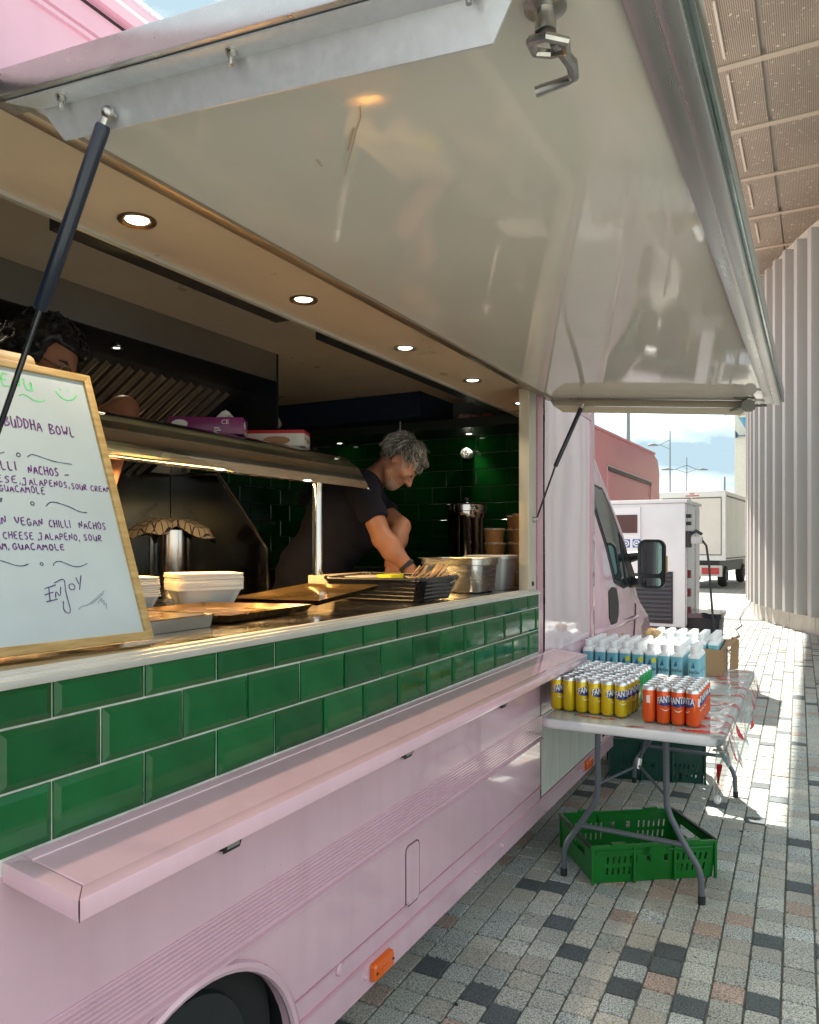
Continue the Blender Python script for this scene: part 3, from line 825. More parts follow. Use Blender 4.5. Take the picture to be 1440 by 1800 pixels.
# hinged serving ledge
SD = 0.182
def ltilt(b):
    b.v = [(x, y, z + 0.026 - 0.125 * x) for x, y, z in b.v]
    return b
m = MB()
yb, ye = 0.777, 3.66
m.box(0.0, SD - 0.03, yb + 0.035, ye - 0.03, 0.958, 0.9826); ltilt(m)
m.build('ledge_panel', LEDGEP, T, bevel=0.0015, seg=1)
lf = MB()
def barz(x0, x1, ya, yb_, yc_, yd):      # frame member with mitred ends (front edge ya..yb_, back edge yc_..yd)
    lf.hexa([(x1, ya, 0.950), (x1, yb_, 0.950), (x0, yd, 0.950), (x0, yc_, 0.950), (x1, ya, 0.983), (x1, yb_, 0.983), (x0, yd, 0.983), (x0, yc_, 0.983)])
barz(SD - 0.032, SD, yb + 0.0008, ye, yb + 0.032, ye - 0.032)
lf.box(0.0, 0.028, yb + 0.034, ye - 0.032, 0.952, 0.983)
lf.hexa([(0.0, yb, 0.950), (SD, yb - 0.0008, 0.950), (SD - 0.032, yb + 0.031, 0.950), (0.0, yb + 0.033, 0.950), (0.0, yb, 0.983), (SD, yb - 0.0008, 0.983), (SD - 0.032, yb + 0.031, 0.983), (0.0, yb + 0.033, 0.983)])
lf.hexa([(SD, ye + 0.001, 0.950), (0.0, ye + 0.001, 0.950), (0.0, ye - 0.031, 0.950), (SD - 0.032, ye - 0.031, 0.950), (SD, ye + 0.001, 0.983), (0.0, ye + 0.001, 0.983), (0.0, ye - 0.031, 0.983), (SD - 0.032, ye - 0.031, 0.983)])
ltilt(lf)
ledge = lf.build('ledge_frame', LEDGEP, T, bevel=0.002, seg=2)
m = MB(); m.box(0.0265, 0.0285, yb + 0.034, ye - 0.032, 0.979, 0.9845); ltilt(m); m.build('ledge_bead', mat('pale_pink_edge', (0.80, 0.66, 0.69), rough=0.25), ledge)
m = MB(); m.box(SD + 0.0003, SD + 0.0012, yb + 0.0, yb + 0.0012, 0.950, 0.9835); ltilt(m); m.build('mitre_gap', BLACK, ledge)
for (x, y, s_) in ((0.030, 1.075, 0.005), (0.032, 1.53, 0.010)):
    m = MB(); m.sphere((x, y, 0.9815), (0.0035, s_, 0.001), 10, 5); ltilt(m); m.build('screw_hole', BLACK, ledge)
for y in (0.47, 1.31, 2.14, 2.98):
    m = MB(); m.box(0.0, 0.012, y - 0.032, y + 0.032, 0.848, 0.950); m.prism([(0.012, 0.84), (0.03, 0.90), (0.06, 0.942), (0.012, 0.942)], 'y', y - 0.03, y + 0.03)
    br = m.build('ledge_hinge', BLACK, T, bevel=0.003)
    m = MB(); m.box(0.012, 0.018, y - 0.02, y + 0.02, 0.85, 0.88); m.build('hinge_plate', ZINC, br)

# post, shadow strip and glossy corner panel right of the opening
m = MB(); m.box(-0.055, -0.006, 3.350, 3.453, 1.30, 2.235); post = m.build('opening_post', mat('beige_post', (0.60, 0.56, 0.45), rough=0.35, metal=0.3, var=0.06), T, bevel=0.003)
for z in (1.335,):
    m = MB(); m.lathe([(0.011, -0.003), (0.011, 0.003)], (-0.005, 3.40, z), 14, axis='x'); m.build('latch_hole', BLACK, post)
m = MB(); m.lathe([(0.014, -0.002), (0.014, 0.008), (0.008, 0.012), (0, 0.012)], (-0.005, 3.412, 1.633), 14, axis='x'); m.build('strut_stud', ZINC, post)
m = MB(); m.box(-0.05, -0.022, 3.455, 3.57, 0.985, 2.235); m.box(-0.022, -0.004, 3.472, 3.555, 0.985, 2.235); m.build('corner_trim', PINK2, T, bevel=0.006)
m = MB()
m.grid(lambda u, v: (0.0 - 0.004 * (2 * u - 1) ** 4 + 0.0012 * math.sin(v * 7 + u * 2), 3.575 + 0.83 * u, 0.985 + 1.25 * v), 20, 24)
m.build('corner_panel', mat('glossy_pink_pale_reflection', (0.74, 0.62, 0.65), rough=0.07, coat=1.0, bump=0.012, bscale=5), T)  # pink whitened to carry the pale reflection on the panel
m = MB(); m.box(-0.03, 0.003, 4.405, 4.43, 0.985, 2.235); m.build('corner_bead', PINK2, T, bevel=0.006)
m = MB()
m.loops([[(p[0], p[1], z) for p in [(-0.12, 4.43), (0.0, 4.43), (0.0, 4.50), (-0.012, 4.535), (-0.045, 4.56), (-0.12, 4.565)]] for z in (0.70, 2.55)])
m.build('corner_post', PINK, T, smooth=60)

# body above the hatch and the roof
m = MB()
m.box(-0.03, 0.0, Y0, 4.43, 2.238, 2.545); m.build('upper_side', PINK, T)
m = MB()
for z in (2.275, 2.43, 2.445): m.prism([(0.0, z - 0.006), (0.006, z - 0.004), (0.006, z + 0.004), (0.0, z + 0.006)], 'y', Y0, 4.43)
m.prism([(0.0, 2.495), (0.018, 2.497), (0.022, 2.515), (0.014, 2.53), (0.0, 2.532)], 'y', Y0, 4.43)
m.build('roof_moulding', PINK, T)
m = MB(); m.box(0.0, 0.0015, Y0, 4.43, 2.487, 2.493); m.build('roof_seal', BLACK, T)
m = MB(); m.prism([(0.004, 2.53), (0.004, 2.56), (-0.03, 2.60), (-2.0, 2.60), (-2.06, 2.54), (-2.06, 2.53)], 'y', Y0, Y1); m.build('roof', PINK, T, smooth=50)

# ---- interior
m = MB()
m.box(-2.06, -2.0, Y0, Y1, 0.60, 2.53); m.box(-2.0, -0.03, Y0, Y0 + 0.05, 0.6, 2.53)
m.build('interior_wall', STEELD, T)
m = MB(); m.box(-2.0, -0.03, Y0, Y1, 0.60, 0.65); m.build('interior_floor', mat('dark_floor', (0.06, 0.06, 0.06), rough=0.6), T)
m = MB(); m.box(-2.0, -0.331, Y0, 4.50, 2.42, 2.45); m.build('ceiling', CREAM, T)
m = MB(); m.box(-0.325, -0.014, Y0, 4.50, 2.247, 2.262); m.box(-0.331, -0.325, Y0, 4.5, 2.262, 2.42)
bulk = m.build('bulkhead', CREAM, T)
m = MB(); m.box(-0.337, -0.322, Y0, 4.5, 2.238, 2.256); m.build('bulkhead_trim', ALU2, bulk)
for y0, y1 in ((1.17, 2.01), (2.235, 3.93)):
    m = MB(); m.box(-0.41, -0.339, y0, y1, 2.245, 2.275); m.box(-0.41, -0.335, y0, y1, 2.275, 2.42); m.build('dark_duct', BLACK, T)
m = MB(); m.box(-0.014, 0.0, Y0, 3.455, 2.236, 2.262); m.build('hatch_seal', BLUEBLK, T)
WARM = (1.0, 0.80, 0.58)
LENS = mat('lamp_lens', (0.9, 0.88, 0.8), rough=0.3, emit=2.2, ecol=(1.0, 0.93, 0.78))
BRONZE = mat('bronze_rim', (0.16, 0.10, 0.045), rough=0.3, metal=0.8)
def downlight(x, y, z, r, parent, energy, rim, col=WARM, size=R(110)):
    m = MB(); m.lathe([(r, 0.0), (r, -0.004), (r * 0.93, -0.006), (r * 0.72, -0.003), (r * 0.62, 0.004), (r * 0.62, 0.0)], (x, y, z), 28, closed=False); d = m.build('downlight', rim, parent)
    m = MB(); m.lathe([(0.0, 0.0012), (r * 0.6, 0.0012), (r * 0.6, -0.0012), (r * 0.5, -0.003), (0.0, -0.0035)], (x, y, z), 24, closed=False); m.build('lamp_lens', LENS, d)
    if energy:
        L = bpy.data.lights.new('downlight_lamp', 'SPOT'); L.energy = energy; L.color = col; L.spot_size = size; L.spot_blend = 0.7; L.shadow_soft_size = 0.02
        o = bpy.data.objects.new('downlight_lamp', L); o.location = (x, y, z - 0.015); COL.objects.link(o)
for y in (0.60, 1.228, 1.859, 2.495, 3.127, 3.75):
    downlight(-0.19, y, 2.2468, 0.042, bulk, 2.0, BRONZE if y < 2 else ZINC)

# hood along the back wall
m = MB(); m.box(-1.115, -1.10, -0.2, 2.90, 2.285, 2.42); m.build('hood_fascia', mat('hood_steel', (0.34, 0.33, 0.31), rough=0.34, metal=0.9, var=0.08, vscale=3), T, bevel=0.003)
m = MB(); m.hexa([(-1.31, -0.2, 2.262), (-1.10, -0.2, 2.283), (-1.10, 2.90, 2.283), (-1.31, 2.90, 2.262), (-1.31, -0.2, 2.27), (-1.10, -0.2, 2.289), (-1.10, 2.90, 2.289), (-1.31, 2.90, 2.27)]); m.box(-2.0, -1.1, 2.90, 2.915, 1.98, 2.42)
hood = m.build('hood_lip', mat('hood_dark', (0.05, 0.06, 0.075), rough=0.22, metal=0.8), T)
m = MB(); m.hexa([(-1.95, -0.2, 1.88), (-1.31, -0.2, 2.262), (-1.31, 2.90, 2.262), (-1.95, 2.90, 1.88), (-1.95, -0.2, 1.90), (-1.31, -0.2, 2.275), (-1.31, 2.90, 2.275), (-1.95, 2.90, 1.90)])
bk = m.build('filter_back', BLACK, T)
for k in range(52):
    y = -0.15 + k * 0.058
    m = MB()
    ux, uz = 0.64, 0.382
    for (o0, o1, l0, l1) in ((0.0, 0.022, -0.006, -0.020),):
        n_ = (0.51, 0, -0.86)
        def q(t, yy, h): return (-1.95 + ux * t + n_[0] * h, yy, 1.88 + uz * t + n_[2] * h)
        m.hexa([q(0.02, y, 0.003), q(0.97, y, 0.003), q(0.97, y + 0.022, 0.003), q(0.02, y + 0.022, 0.003), q(0.02, y + 0.008, 0.02), q(0.97, y + 0.008, 0.02), q(0.97, y + 0.014, 0.022), q(0.02, y + 0.014, 0.022)])
    m.build('baffle', mat('baffle_steel', (0.75, 0.72, 0.66), rough=0.2, metal=0.9), bk)
for y in (1.02, 1.50, 2.05):
    downlight(-1.2, y, 2.270, 0.022, hood, 0.3, BLACK, size=R(150))

# splash guard, range and back wall
m = MB(); m.prism([(-1.95, 1.25), (-1.95, 1.896), (-1.62, 1.89), (-1.29, 1.495), (-1.28, 1.25)], 'y', 3.07, 3.085)
sg = m.build('splash_guard', mat('splash_steel', (0.20, 0.195, 0.18), rough=0.16, metal=1.0, var=0.1, vscale=4), T)
m = MB(); m.tube([(-1.95, 3.07, 1.896), (-1.62, 3.07, 1.89), (-1.29, 3.07, 1.495), (-1.28, 3.07, 1.25)], 0.011, 8); m.build('guard_edge', STEEL, sg)
m = MB(); m.box(-1.98, -1.955, -1.0, 3.07, 1.24, 1.90); m.build('back_plate', mat('back_steel', (0.17, 0.18, 0.17), rough=0.2, metal=1.0, var=0.12, vscale=3, rvar=0.1), T)
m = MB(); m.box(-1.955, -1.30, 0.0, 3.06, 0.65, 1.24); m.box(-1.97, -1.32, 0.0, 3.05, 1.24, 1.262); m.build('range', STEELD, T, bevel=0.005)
m = MB(); m.box(-1.995, -1.96, 3.09, 3.16, 0.65, 2.42); m.box(-1.995, -1.965, 3.2, 3.23, 0.65, 2.42); m.build('wall_trim', mat('wall_trim_pale', (0.5, 0.46, 0.38), rough=0.4), T)
m = MB(); m.box(-2.0, -1.975, 2.915, 3.12, 1.90, 2.42); m.build('wall_lining', mat('wall_cream', (0.55, 0.5, 0.4), rough=0.4), T)

# far wall: tiles, shelf with spots
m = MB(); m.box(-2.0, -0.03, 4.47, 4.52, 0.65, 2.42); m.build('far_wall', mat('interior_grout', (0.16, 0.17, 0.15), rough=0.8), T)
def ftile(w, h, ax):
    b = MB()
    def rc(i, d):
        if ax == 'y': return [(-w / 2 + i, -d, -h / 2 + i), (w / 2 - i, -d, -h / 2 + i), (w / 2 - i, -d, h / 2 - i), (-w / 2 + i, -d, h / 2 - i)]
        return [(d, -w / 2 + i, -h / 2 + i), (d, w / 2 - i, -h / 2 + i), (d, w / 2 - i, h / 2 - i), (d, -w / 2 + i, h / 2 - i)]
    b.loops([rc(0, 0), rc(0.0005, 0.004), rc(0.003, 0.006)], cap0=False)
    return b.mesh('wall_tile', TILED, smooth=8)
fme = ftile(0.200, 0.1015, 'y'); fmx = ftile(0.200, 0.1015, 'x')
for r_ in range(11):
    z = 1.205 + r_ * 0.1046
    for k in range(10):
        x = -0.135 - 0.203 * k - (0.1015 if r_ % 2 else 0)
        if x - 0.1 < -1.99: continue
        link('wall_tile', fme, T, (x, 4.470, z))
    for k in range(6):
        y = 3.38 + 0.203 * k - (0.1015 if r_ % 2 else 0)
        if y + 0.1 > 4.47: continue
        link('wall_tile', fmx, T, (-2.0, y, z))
m = MB(); m.box(-1.98, -0.04, 4.14, 4.46, 2.205, 2.225); m.box(-1.98, -0.04, 4.13, 4.15, 2.205, 2.262); fsh = m.build('far_shelf', mat('dark_green_shelf', (0.035, 0.045, 0.035), rough=0.35, metal=0.3), T)
for x in (-0.745, -1.22, -1.70):
    downlight(x, 4.36, 2.2045, 0.032, fsh, 0.75 if x > -1 else 0.15, ZINC, col=(1.0, 0.95, 0.8), size=R(95))
m = MB(); m.box(-1.98, -0.9, 4.0, 4.46, 2.27, 2.419); m.build('overhead_box', mat('navy_locker', (0.012, 0.018, 0.04), rough=0.35), T)
sw = thing('wall_light', 'small round white spotlight fixed to the green tiled wall at the end', 'wall light', (-0.78, 4.46, 2.087))
m = MB(); m.lathe([(0.0, 0.0), (0.02, 0.0), (0.03, -0.03), (0.034, -0.07), (0.030, -0.085), (0.0, -0.085)], (-0.78, 4.463, 2.087), 20, axis='y'); m.build('lamp_body', WHITE, sw)
m = MB()
for k in range(6): m.sphere((-0.78 + 0.017 * math.cos(k * 1.047), 4.376, 2.087 + 0.017 * math.sin(k * 1.047)), (0.007, 0.003, 0.007), 8, 5)
m.build('lamp_bead', mat('led_bead', (0.4, 0.38, 0.3), rough=0.2), sw)

# ---- the raised hatch
def hz(x): return 2.213 - 0.096 * x          # underside of the hatch
HX, HY0, HY1 = 1.028, 0.742, 3.57
m = MB()
m.grid(lambda u, v: (0.045 + (HX - 0.10) * u, HY0 + 0.03 + (HY1 - HY0 - 0.06) * v, hz(0.045 + (HX - 0.10) * u) + 0.006 + 0.002 * math.sin(v * 9) * math.sin(u * 5)), 24, 48)
hatch = m.build('hatch', GRP, T)
def slab(x0, x1, y0, y1, d0, d1, name, ma, **k):
    b = MB(); b.hexa([(x0, y0, hz(x0) + d0), (x1, y0, hz(x1) + d0), (x1, y1, hz(x1) + d0), (x0, y1, hz(x0) + d0), (x0, y0, hz(x0) + d1), (x1, y0, hz(x1) + d1), (x1, y1, hz(x1) + d1), (x0, y1, hz(x0) + d1)])
    return b.build(name, ma, hatch, **k)
slab(0.01, HX, HY0 + 0.004, HY1 - 0.004, 0.014, 0.044, 'outer_skin', PINK, bevel=0.003)
RAIL = mat('hatch_aluminium', (0.58, 0.565, 0.545), rough=0.30, metal=0.9, var=0.03, vscale=30, rvar=0.04, stretch=(1, 0.05, 1))
slab(0.012, 0.050, HY0, HY1, -0.002, 0.042, 'hinge_rail', mat('hinge_rail_bronze', (0.42, 0.33, 0.24), rough=0.3, metal=0.8, var=0.1), bevel=0.002)
slab(HX - 0.062, HX - 0.03, HY0, HY1, -0.006, 0.02, 'edge_rail', RAIL, bevel=0.002)
slab(HX - 0.030, HX - 0.002, HY0, HY1, -0.012, 0.03, 'edge_rail', RAIL, bevel=0.004)
slab(HX - 0.004, HX + 0.010, HY0 - 0.001, HY1 + 0.001, 0.0, 0.05, 'outer_bead', mat('green_grey_alu', (0.36, 0.42, 0.40), rough=0.16, metal=0.9, var=0.1, vscale=22, rvar=0.04), bevel=0.005)
slab(0.015, HX, HY0 - 0.003, HY0 + 0.012, -0.003, 0.04, 'end_rail', RAIL, bevel=0.003)
slab(0.02, HX - 0.06, HY0 + 0.01, HY0 + 0.045, -0.003, 0.006, 'end_flange', RAIL)
slab(0.015, HX, HY1 - 0.012, HY1 + 0.003, -0.003, 0.04, 'end_rail', RAIL, bevel=0.003)
# bent angle bars with chamfered ends bolted below both ends
def angle_bar(y, sgn, xa, xb, drop):
    b = MB()
    def P(x, dy, dz): return (x, y + sgn * dy, hz(x) + dz)
    t = 0.003
    for (da, db, dc, dd) in (((0.0, -0.006), (0.040, -0.006), None, None),):
        b.hexa([P(xa - 0.05, 0, -0.004 - t), P(xb + 0.03, 0, -0.004 - t), P(xb + 0.03, 0.036, -0.004 - t), P(xa - 0.01, 0.036, -0.004 - t), P(xa - 0.05, 0, -0.004), P(xb + 0.03, 0, -0.004), P(xb + 0.03, 0.036, -0.004), P(xa - 0.01, 0.036, -0.004)])
    b.hexa([P(xa - 0.012, 0.034, -0.007), P(xb + 0.03, 0.034, -0.007), P(xb - 0.005, 0.050, -drop), P(xa + 0.02, 0.050, -drop), P(xa - 0.012, 0.037, -0.006), P(xb + 0.03, 0.037, -0.006), P(xb - 0.005, 0.053, -drop), P(xa + 0.02, 0.053, -drop)])
    return b.build('angle_bar', ZINCB, hatch, smooth=20)
ZINCB = mat('galvanised_bar', (0.72, 0.73, 0.75), rough=0.34, metal=0.45, var=0.05, vscale=60, rvar=0.05, bump=0.02, bscale=60)
angle_bar(HY0 + 0.008, 1, 0.10, 0.84, 0.052)
b_ = MB(); zf = 0.0
yb_ = 3.52
def PF(x, dz): return (x, yb_, hz(x) + dz)
BEIGEB = mat('beige_aluminium_bar', (0.58, 0.53, 0.42), rough=0.42, metal=0.25, var=0.05, vscale=30, stretch=(0.1, 1, 3))
b_.hexa([(0.03, yb_ + 0.03, hz(0.03) + 0.0), (0.93, yb_ + 0.03, hz(0.93) + 0.0), (0.905, yb_, hz(0.905) - 0.032), (0.055, yb_, hz(0.055) - 0.032), (0.03, yb_ + 0.034, hz(0.03) + 0.002), (0.93, yb_ + 0.034, hz(0.93) + 0.002), (0.905, yb_ + 0.004, hz(0.905) - 0.032), (0.055, yb_ + 0.004, hz(0.055) - 0.032)])
b_.hexa([(0.055, yb_, hz(0.055) - 0.033), (0.905, yb_, hz(0.905) - 0.033), (0.87, yb_ + 0.008, hz(0.87) - 0.062), (0.10, yb_ + 0.008, hz(0.10) - 0.062), (0.055, yb_ + 0.005, hz(0.055) - 0.033), (0.905, yb_ + 0.005, hz(0.905) - 0.033), (0.87, yb_ + 0.012, hz(0.87) - 0.062), (0.10, yb_ + 0.012, hz(0.10) - 0.062)])
b_.build('angle_bar', BEIGEB, hatch, smooth=20)
for x in (0.155, 0.485, 0.82):
    m = MB(); z = hz(x); y = HY0 + 0.026
    m.lathe([(0.0085, 0), (0.0085, -0.0015)], (x, y, z - 0.0075), 14); m.lathe([(0.0065, -0.0015), (0.0065, -0.008)], (x, y, z - 0.0075), 6); m.lathe([(0.0035, -0.008), (0.0035, -0.017)], (x, y, z - 0.0075), 8)
    m.build('bolt', ZINC, hatch)
for x, z in ((0.185, -0.018), (0.187, -0.048)):
    m = MB(); m.sphere((x, yb_ - 0.001, hz(x) + z), 0.006, 8, 6); m.build('bolt', ZINC, hatch)
SCR = mat('tan_scratch', (0.62, 0.48, 0.28), rough=0.6)
for pts, w_ in (([(0.565, 0.955), (0.548, 0.985), (0.516, 1.022), (0.455, 1.098), (0.412, 1.150)], 0.0011), ([(0.400, 1.080), (0.393, 1.108)], 0.0018), ([(0.520, 1.01), (0.470, 1.07)], 0.0018)):
    m = MB()
    L = [(x - w_, y, hz(x) + 0.0035) for x, y in pts]; Rr = [(x + w_, y, hz(x) + 0.0035) for x, y in pts]
    n__ = len(pts); m.add(L + Rr, [(i, i + 1, n__ + i + 1, n__ + i) for i in range(n__ - 1)]); m.build('scratch', SCR, hatch)
# twist latches with bent handles
def latch(x, y, far):
    m = MB(); z = hz(x)
    m.lathe([(0.024, 0.0), (0.024, -0.004), (0.012, -0.006), (0.012, -0.030), (0.0, -0.030)], (x, y, z), 20)
    lt = m.build('latch', ZINC, hatch)
    m = MB()
    c0 = Vector((x + 0.002, y + 0.012, z - 0.034))
    m.tube([c0 + Vector((-0.02, -0.012, 0)), c0 + Vector((0.0, -0.016, -0.004)), c0 + Vector((0.018, 0.0, -0.005)), c0 + Vector((0.014, 0.018, -0.004)), c0 + Vector((-0.006, 0.022, 0)), c0 + Vector((-0.022, 0.01, 0)), c0 + Vector((-0.02, -0.012, 0))], 0.0055, 8)
    m.build('latch_eye', ZINC, lt)
    m = MB()
    if not far: m.tube([(x + 0.004, y + 0.02, z - 0.03), (x + 0.013, y + 0.060, z - 0.036), (x + 0.010, y + 0.079, z - 0.040), (x + 0.004, y + 0.082, z - 0.041), (x - 0.038, y + 0.080, z - 0.045)], [0.0065, 0.0075, 0.007, 0.0062, 0.0068], 10)
    else: m.tube([(x + 0.005, y - 0.01, z + 0.01), (x, y - 0.015, z - 0.005), (x - 0.055, y - 0.03, z + 0.012)], 0.007, 8); m.tube([(x - 0.07, y - 0.02, z - 0.045), (x - 0.02, y - 0.02, z - 0.030), (x + 0.07, y - 0.02, z - 0.034)], 0.0055, 8)
    m.build('latch_handle', ZINC if not far else mat('dark_zinc', (0.2, 0.2, 0.18), rough=0.35, metal=0.9), lt)
    if far:
        m = MB(); m.lathe([(0.026, -0.008), (0.026, 0.008), (0.018, 0.011), (0.0, 0.011)], (x, y - 0.02, z - 0.03), 20, axis='y'); m.build('latch_disc', mat('dark_zinc', (0.2, 0.2, 0.18)), lt)
latch(0.885, 0.835, False)
latch(0.905, 3.50, True)

# gas struts
def strut(p0, p1, p2, rc, rr, nm):
    m = MB(); p0, p1, p2 = Vector(p0), Vector(p1), Vector(p2)
    m.tube([p0, p0.lerp(p1, 0.015), p1.lerp(p0, 0.01), p1], [rc * 0.85, rc, rc, rc * 0.85], 16); s_ = m.build('gas_strut', BLUEBLK, T)
    m = MB(); m.tube([p1, p2], rr, 10); m.build('strut_rod', BLACKG, s_)
    d = (p0 - p1).normalized()
    m = MB(); m.tube([p0, p0 + d * 0.012], rc * 0.55, 10); m.sphere(p0 + d * 0.018, rc * 0.9, 12, 8); m.lathe([(rc * 0.45, 0.0), (rc * 0.45, 0.012)], tuple(p0 + d * 0.018), 10, axis='y'); m.build('ball_joint', ZINC, s_)
    m = MB(); m.sphere(p2, rr * 1.8, 12, 8); m.build('ball_joint', ZINC, s_)
strut((0.232, 0.780, 2.135), (0.095, 0.776, 1.882), (-0.052, 0.771, 1.61), 0.0110, 0.0045, 'near')
strut((0.192, 3.508, 2.150), (0.083, 3.46, 1.88), (0.008, 3.415, 1.636), 0.0105, 0.0045, 'far')

# ---- cab
cabside = [(4.58, 0.34), (4.58, 2.30), (5.0, 2.27), (5.12, 2.10), (5.44, 1.83), (5.74, 1.60), (6.02, 1.24), (6.12, 1.13), (6.25, 1.06), (6.55, 0.94), (6.72, 0.76), (6.78, 0.62), (6.80, 0.40), (6.60, 0.30), (6.2, 0.30)] + arc(5.85, 0.32, 0.38, 0, 180, 12) + [(5.3, 0.34)]
def inset(z): return 0.075 + (0.10 * max(0, (z - 1.15) / 1.1) ** 1.5 if z > 1.15 else 0.03 * max(0, (0.7 - z)))
def cab_mesh():
    b = MB(); b.prism(cabside, 'x', -1.85, 0.0)
    me = bpy.data.meshes.new('cab'); me.from_pydata(b.v, [], b.f)
    bm = bmesh.new(); bm.from_mesh(me)
    bmesh.ops.recalc_face_normals(bm, faces=bm.faces)
    es = [e for e in bm.edges if all(abs(v.co.x) < 1e-6 for v in e.verts) and (e.verts[0].co.z + e.verts[1].co.z) / 2 > 0.36]
    bmesh.ops.bevel(bm, geom=es, offset=0.045, segments=4, profile=0.5, affect='EDGES', clamp_overlap=True)
    for k in range(30):
        bmesh.ops.bisect_plane(bm, geom=list(bm.verts) + list(bm.edges) + list(bm.faces), plane_co=(0, 0, 0.4 + k * 0.066), plane_no=(0, 0, 1))
    bmesh.ops.triangulate(bm, faces=[f for f in bm.faces if len(f.verts) > 4])
    for v in bm.verts: v.co.x -= inset(v.co.z) * (1 + v.co.x / 1.9)
    for f in bm.faces: f.smooth = True
    bm.to_mesh(me); bm.free(); me.materials.append(PINK); me.set_sharp_from_angle(angle=R(45))
    return me
cab = link('cab', cab_mesh(), T)
def sx(z): return -inset(z)
def side_poly(pts, off, name, ma, par, thick=0.012):
    b = MB(); n = len(pts)
    b.loops([[(sx(z) - thick, y, z) for y, z in pts], [(sx(z) + off, y, z) for y, z in pts]])
    return b.build(name, ma, par, smooth=40)
win = [(4.66, 1.93), (5.20, 1.90), (5.40, 1.77), (5.64, 1.56), (5.84, 1.22), (5.62, 1.195), (5.32, 1.25), (5.14, 1.50), (4.94, 1.72), (4.66, 1.74)]
side_poly(win, 0.004, 'window_seal', BLACK, T)
win2 = [(4.70, 1.91), (5.17, 1.885), (5.36, 1.755), (5.58, 1.55), (5.77, 1.245), (5.62, 1.225), (5.37, 1.27), (5.19, 1.51), (4.97, 1.745), (4.70, 1.765)]
wg = side_poly(win2, 0.007, 'side_window', DARKGLASS, T)
side_poly([(5.545, 1.60), (5.585, 1.565), (5.70, 1.235), (5.655, 1.23)], 0.012, 'window_pillar', BLACK, T)
side_poly([(5.60, 1.585), (5.68, 1.53), (6.08, 1.215), (6.06, 1.185), (5.80, 1.195)], 0.010, 'quarter_panel', BLACK, T)
side_poly([(5.15, 1.20), (5.25, 1.225), (5.38, 1.21), (5.435, 1.12), (5.435, 1.02), (5.38, 0.965), (5.24, 0.96), (5.17, 1.02)], 0.006, 'door_handle', BLACK, T)
m = MB(); m.prism([(sx(0.95) - 0.01, 0.93), (sx(0.95) + 0.016, 0.945), (sx(0.95) + 0.018, 0.958), (sx(0.95) - 0.01, 0.985)], 'y', 4.75, 6.1); m.build('door_crease', PINK, T, bevel=0.004, smooth=60)
m = MB(); m.tube([(sx(1.1) + 0.004, 6.02, 1.06), (sx(.9) + 0.004, 5.98, 0.90), (sx(.7) + 0.004, 5.92, 0.72)], 0.006, 6); m.tube([(sx(1.1) + 0.003, 4.72, 1.20), (sx(.7) + 0.004, 4.72, 0.42)], 0.004, 6); m.build('door_gap', mat('dark_gap', (0.10, 0.06, 0.07)), T)
m = MB(); m.tube([(sx(0.66) + 0.004, y, z) for y, z in arc(5.85, 0.32, 0.39, 10, 170, 16)], 0.022, 8); m.build('arch_trim', PINK, T)
m = MB(); m.lathe(prof, (-0.20, 5.85, 0.333), 32, axis='x'); w2 = m.build('wheel', RUBBER, T)
m = MB(); m.lathe([(0.0, 0.0), (0.09, 0.01), (0.12, -0.02), (0.18, -0.02), (0.2, 0.03), (0.212, 0.05), (0.205, 0.066)], (-0.19, 5.85, 0.333), 28, axis='x'); m.build('rim', ZINC, w2)
m = MB(); m.prism([(6.05, 1.215), (5.78, 1.60), (5.50, 1.84), (5.18, 2.09), (5.19, 2.095), (5.52, 1.85), (5.80, 1.61), (6.075, 1.225)], 'x', -1.8, -0.24); m.build('windscreen', DARKGLASS, T)
for x0 in (-0.42,):
    m = MB(); m.loops([[(x_, y, z) for x_, y, z in ((-0.10, 6.62, 0.80), (-0.10, 6.45, 0.95), (-0.42, 6.62, 0.93), (-0.42, 6.76, 0.76))], [(x_ + 0.006, y + 0.03, z + 0.014) for x_, y, z in ((-0.10, 6.62, 0.80), (-0.10, 6.45, 0.95), (-0.42, 6.62, 0.93), (-0.42, 6.76, 0.76))]]); m.build('headlight', mat('headlight_lens', (0.7, 0.72, 0.72), rough=0.08, coat=0.6), T)
# door mirror
m = MB()
def mir(w, h, y, r=0.05, cx=0.085, cz=1.372, dx=0.0):
    return [(p[0], y + 0.04 * (p[0] - cx), p[1]) for p in rrect(w, h, r, 5, cx + dx, cz)]
m.loops([mir(0.165, 0.33, 5.805), mir(0.195, 0.362, 5.80, 0.06), mir(0.20, 0.365, 5.83, 0.06), mir(0.16, 0.30, 5.90, 0.07), mir(0.08, 0.16, 5.94, 0.03)])
mh = m.build('mirror', BLACK, T, smooth=50)
m = MB(); m.loops([mir(0.150, 0.235, 5.800, 0.035, cz=1.415), mir(0.148, 0.233, 5.797, 0.035, cz=1.415)]); m.build('mirror_glass', mat('mirror_glass', (0.15, 0.23, 0.22), rough=0.015, metal=1.0), mh)
m = MB(); m.loops([mir(0.140, 0.062, 5.800, 0.02, cz=1.240), mir(0.138, 0.060, 5.797, 0.02, cz=1.240)]); m.build('mirror_glass', mat('mirror_glass', (0.30, 0.42, 0.40)), mh)
m = MB(); m.loops([[(0.178, 5.83, 1.31), (0.196, 5.82, 1.31), (0.196, 5.82, 1.43), (0.178, 5.83, 1.43)], [(0.178, 5.87, 1.31), (0.192, 5.86, 1.31), (0.192, 5.86, 1.43), (0.178, 5.87, 1.43)]]); m.build('indicator', mat('pale_amber', (0.75, 0.5, 0.25), rough=0.2), mh)
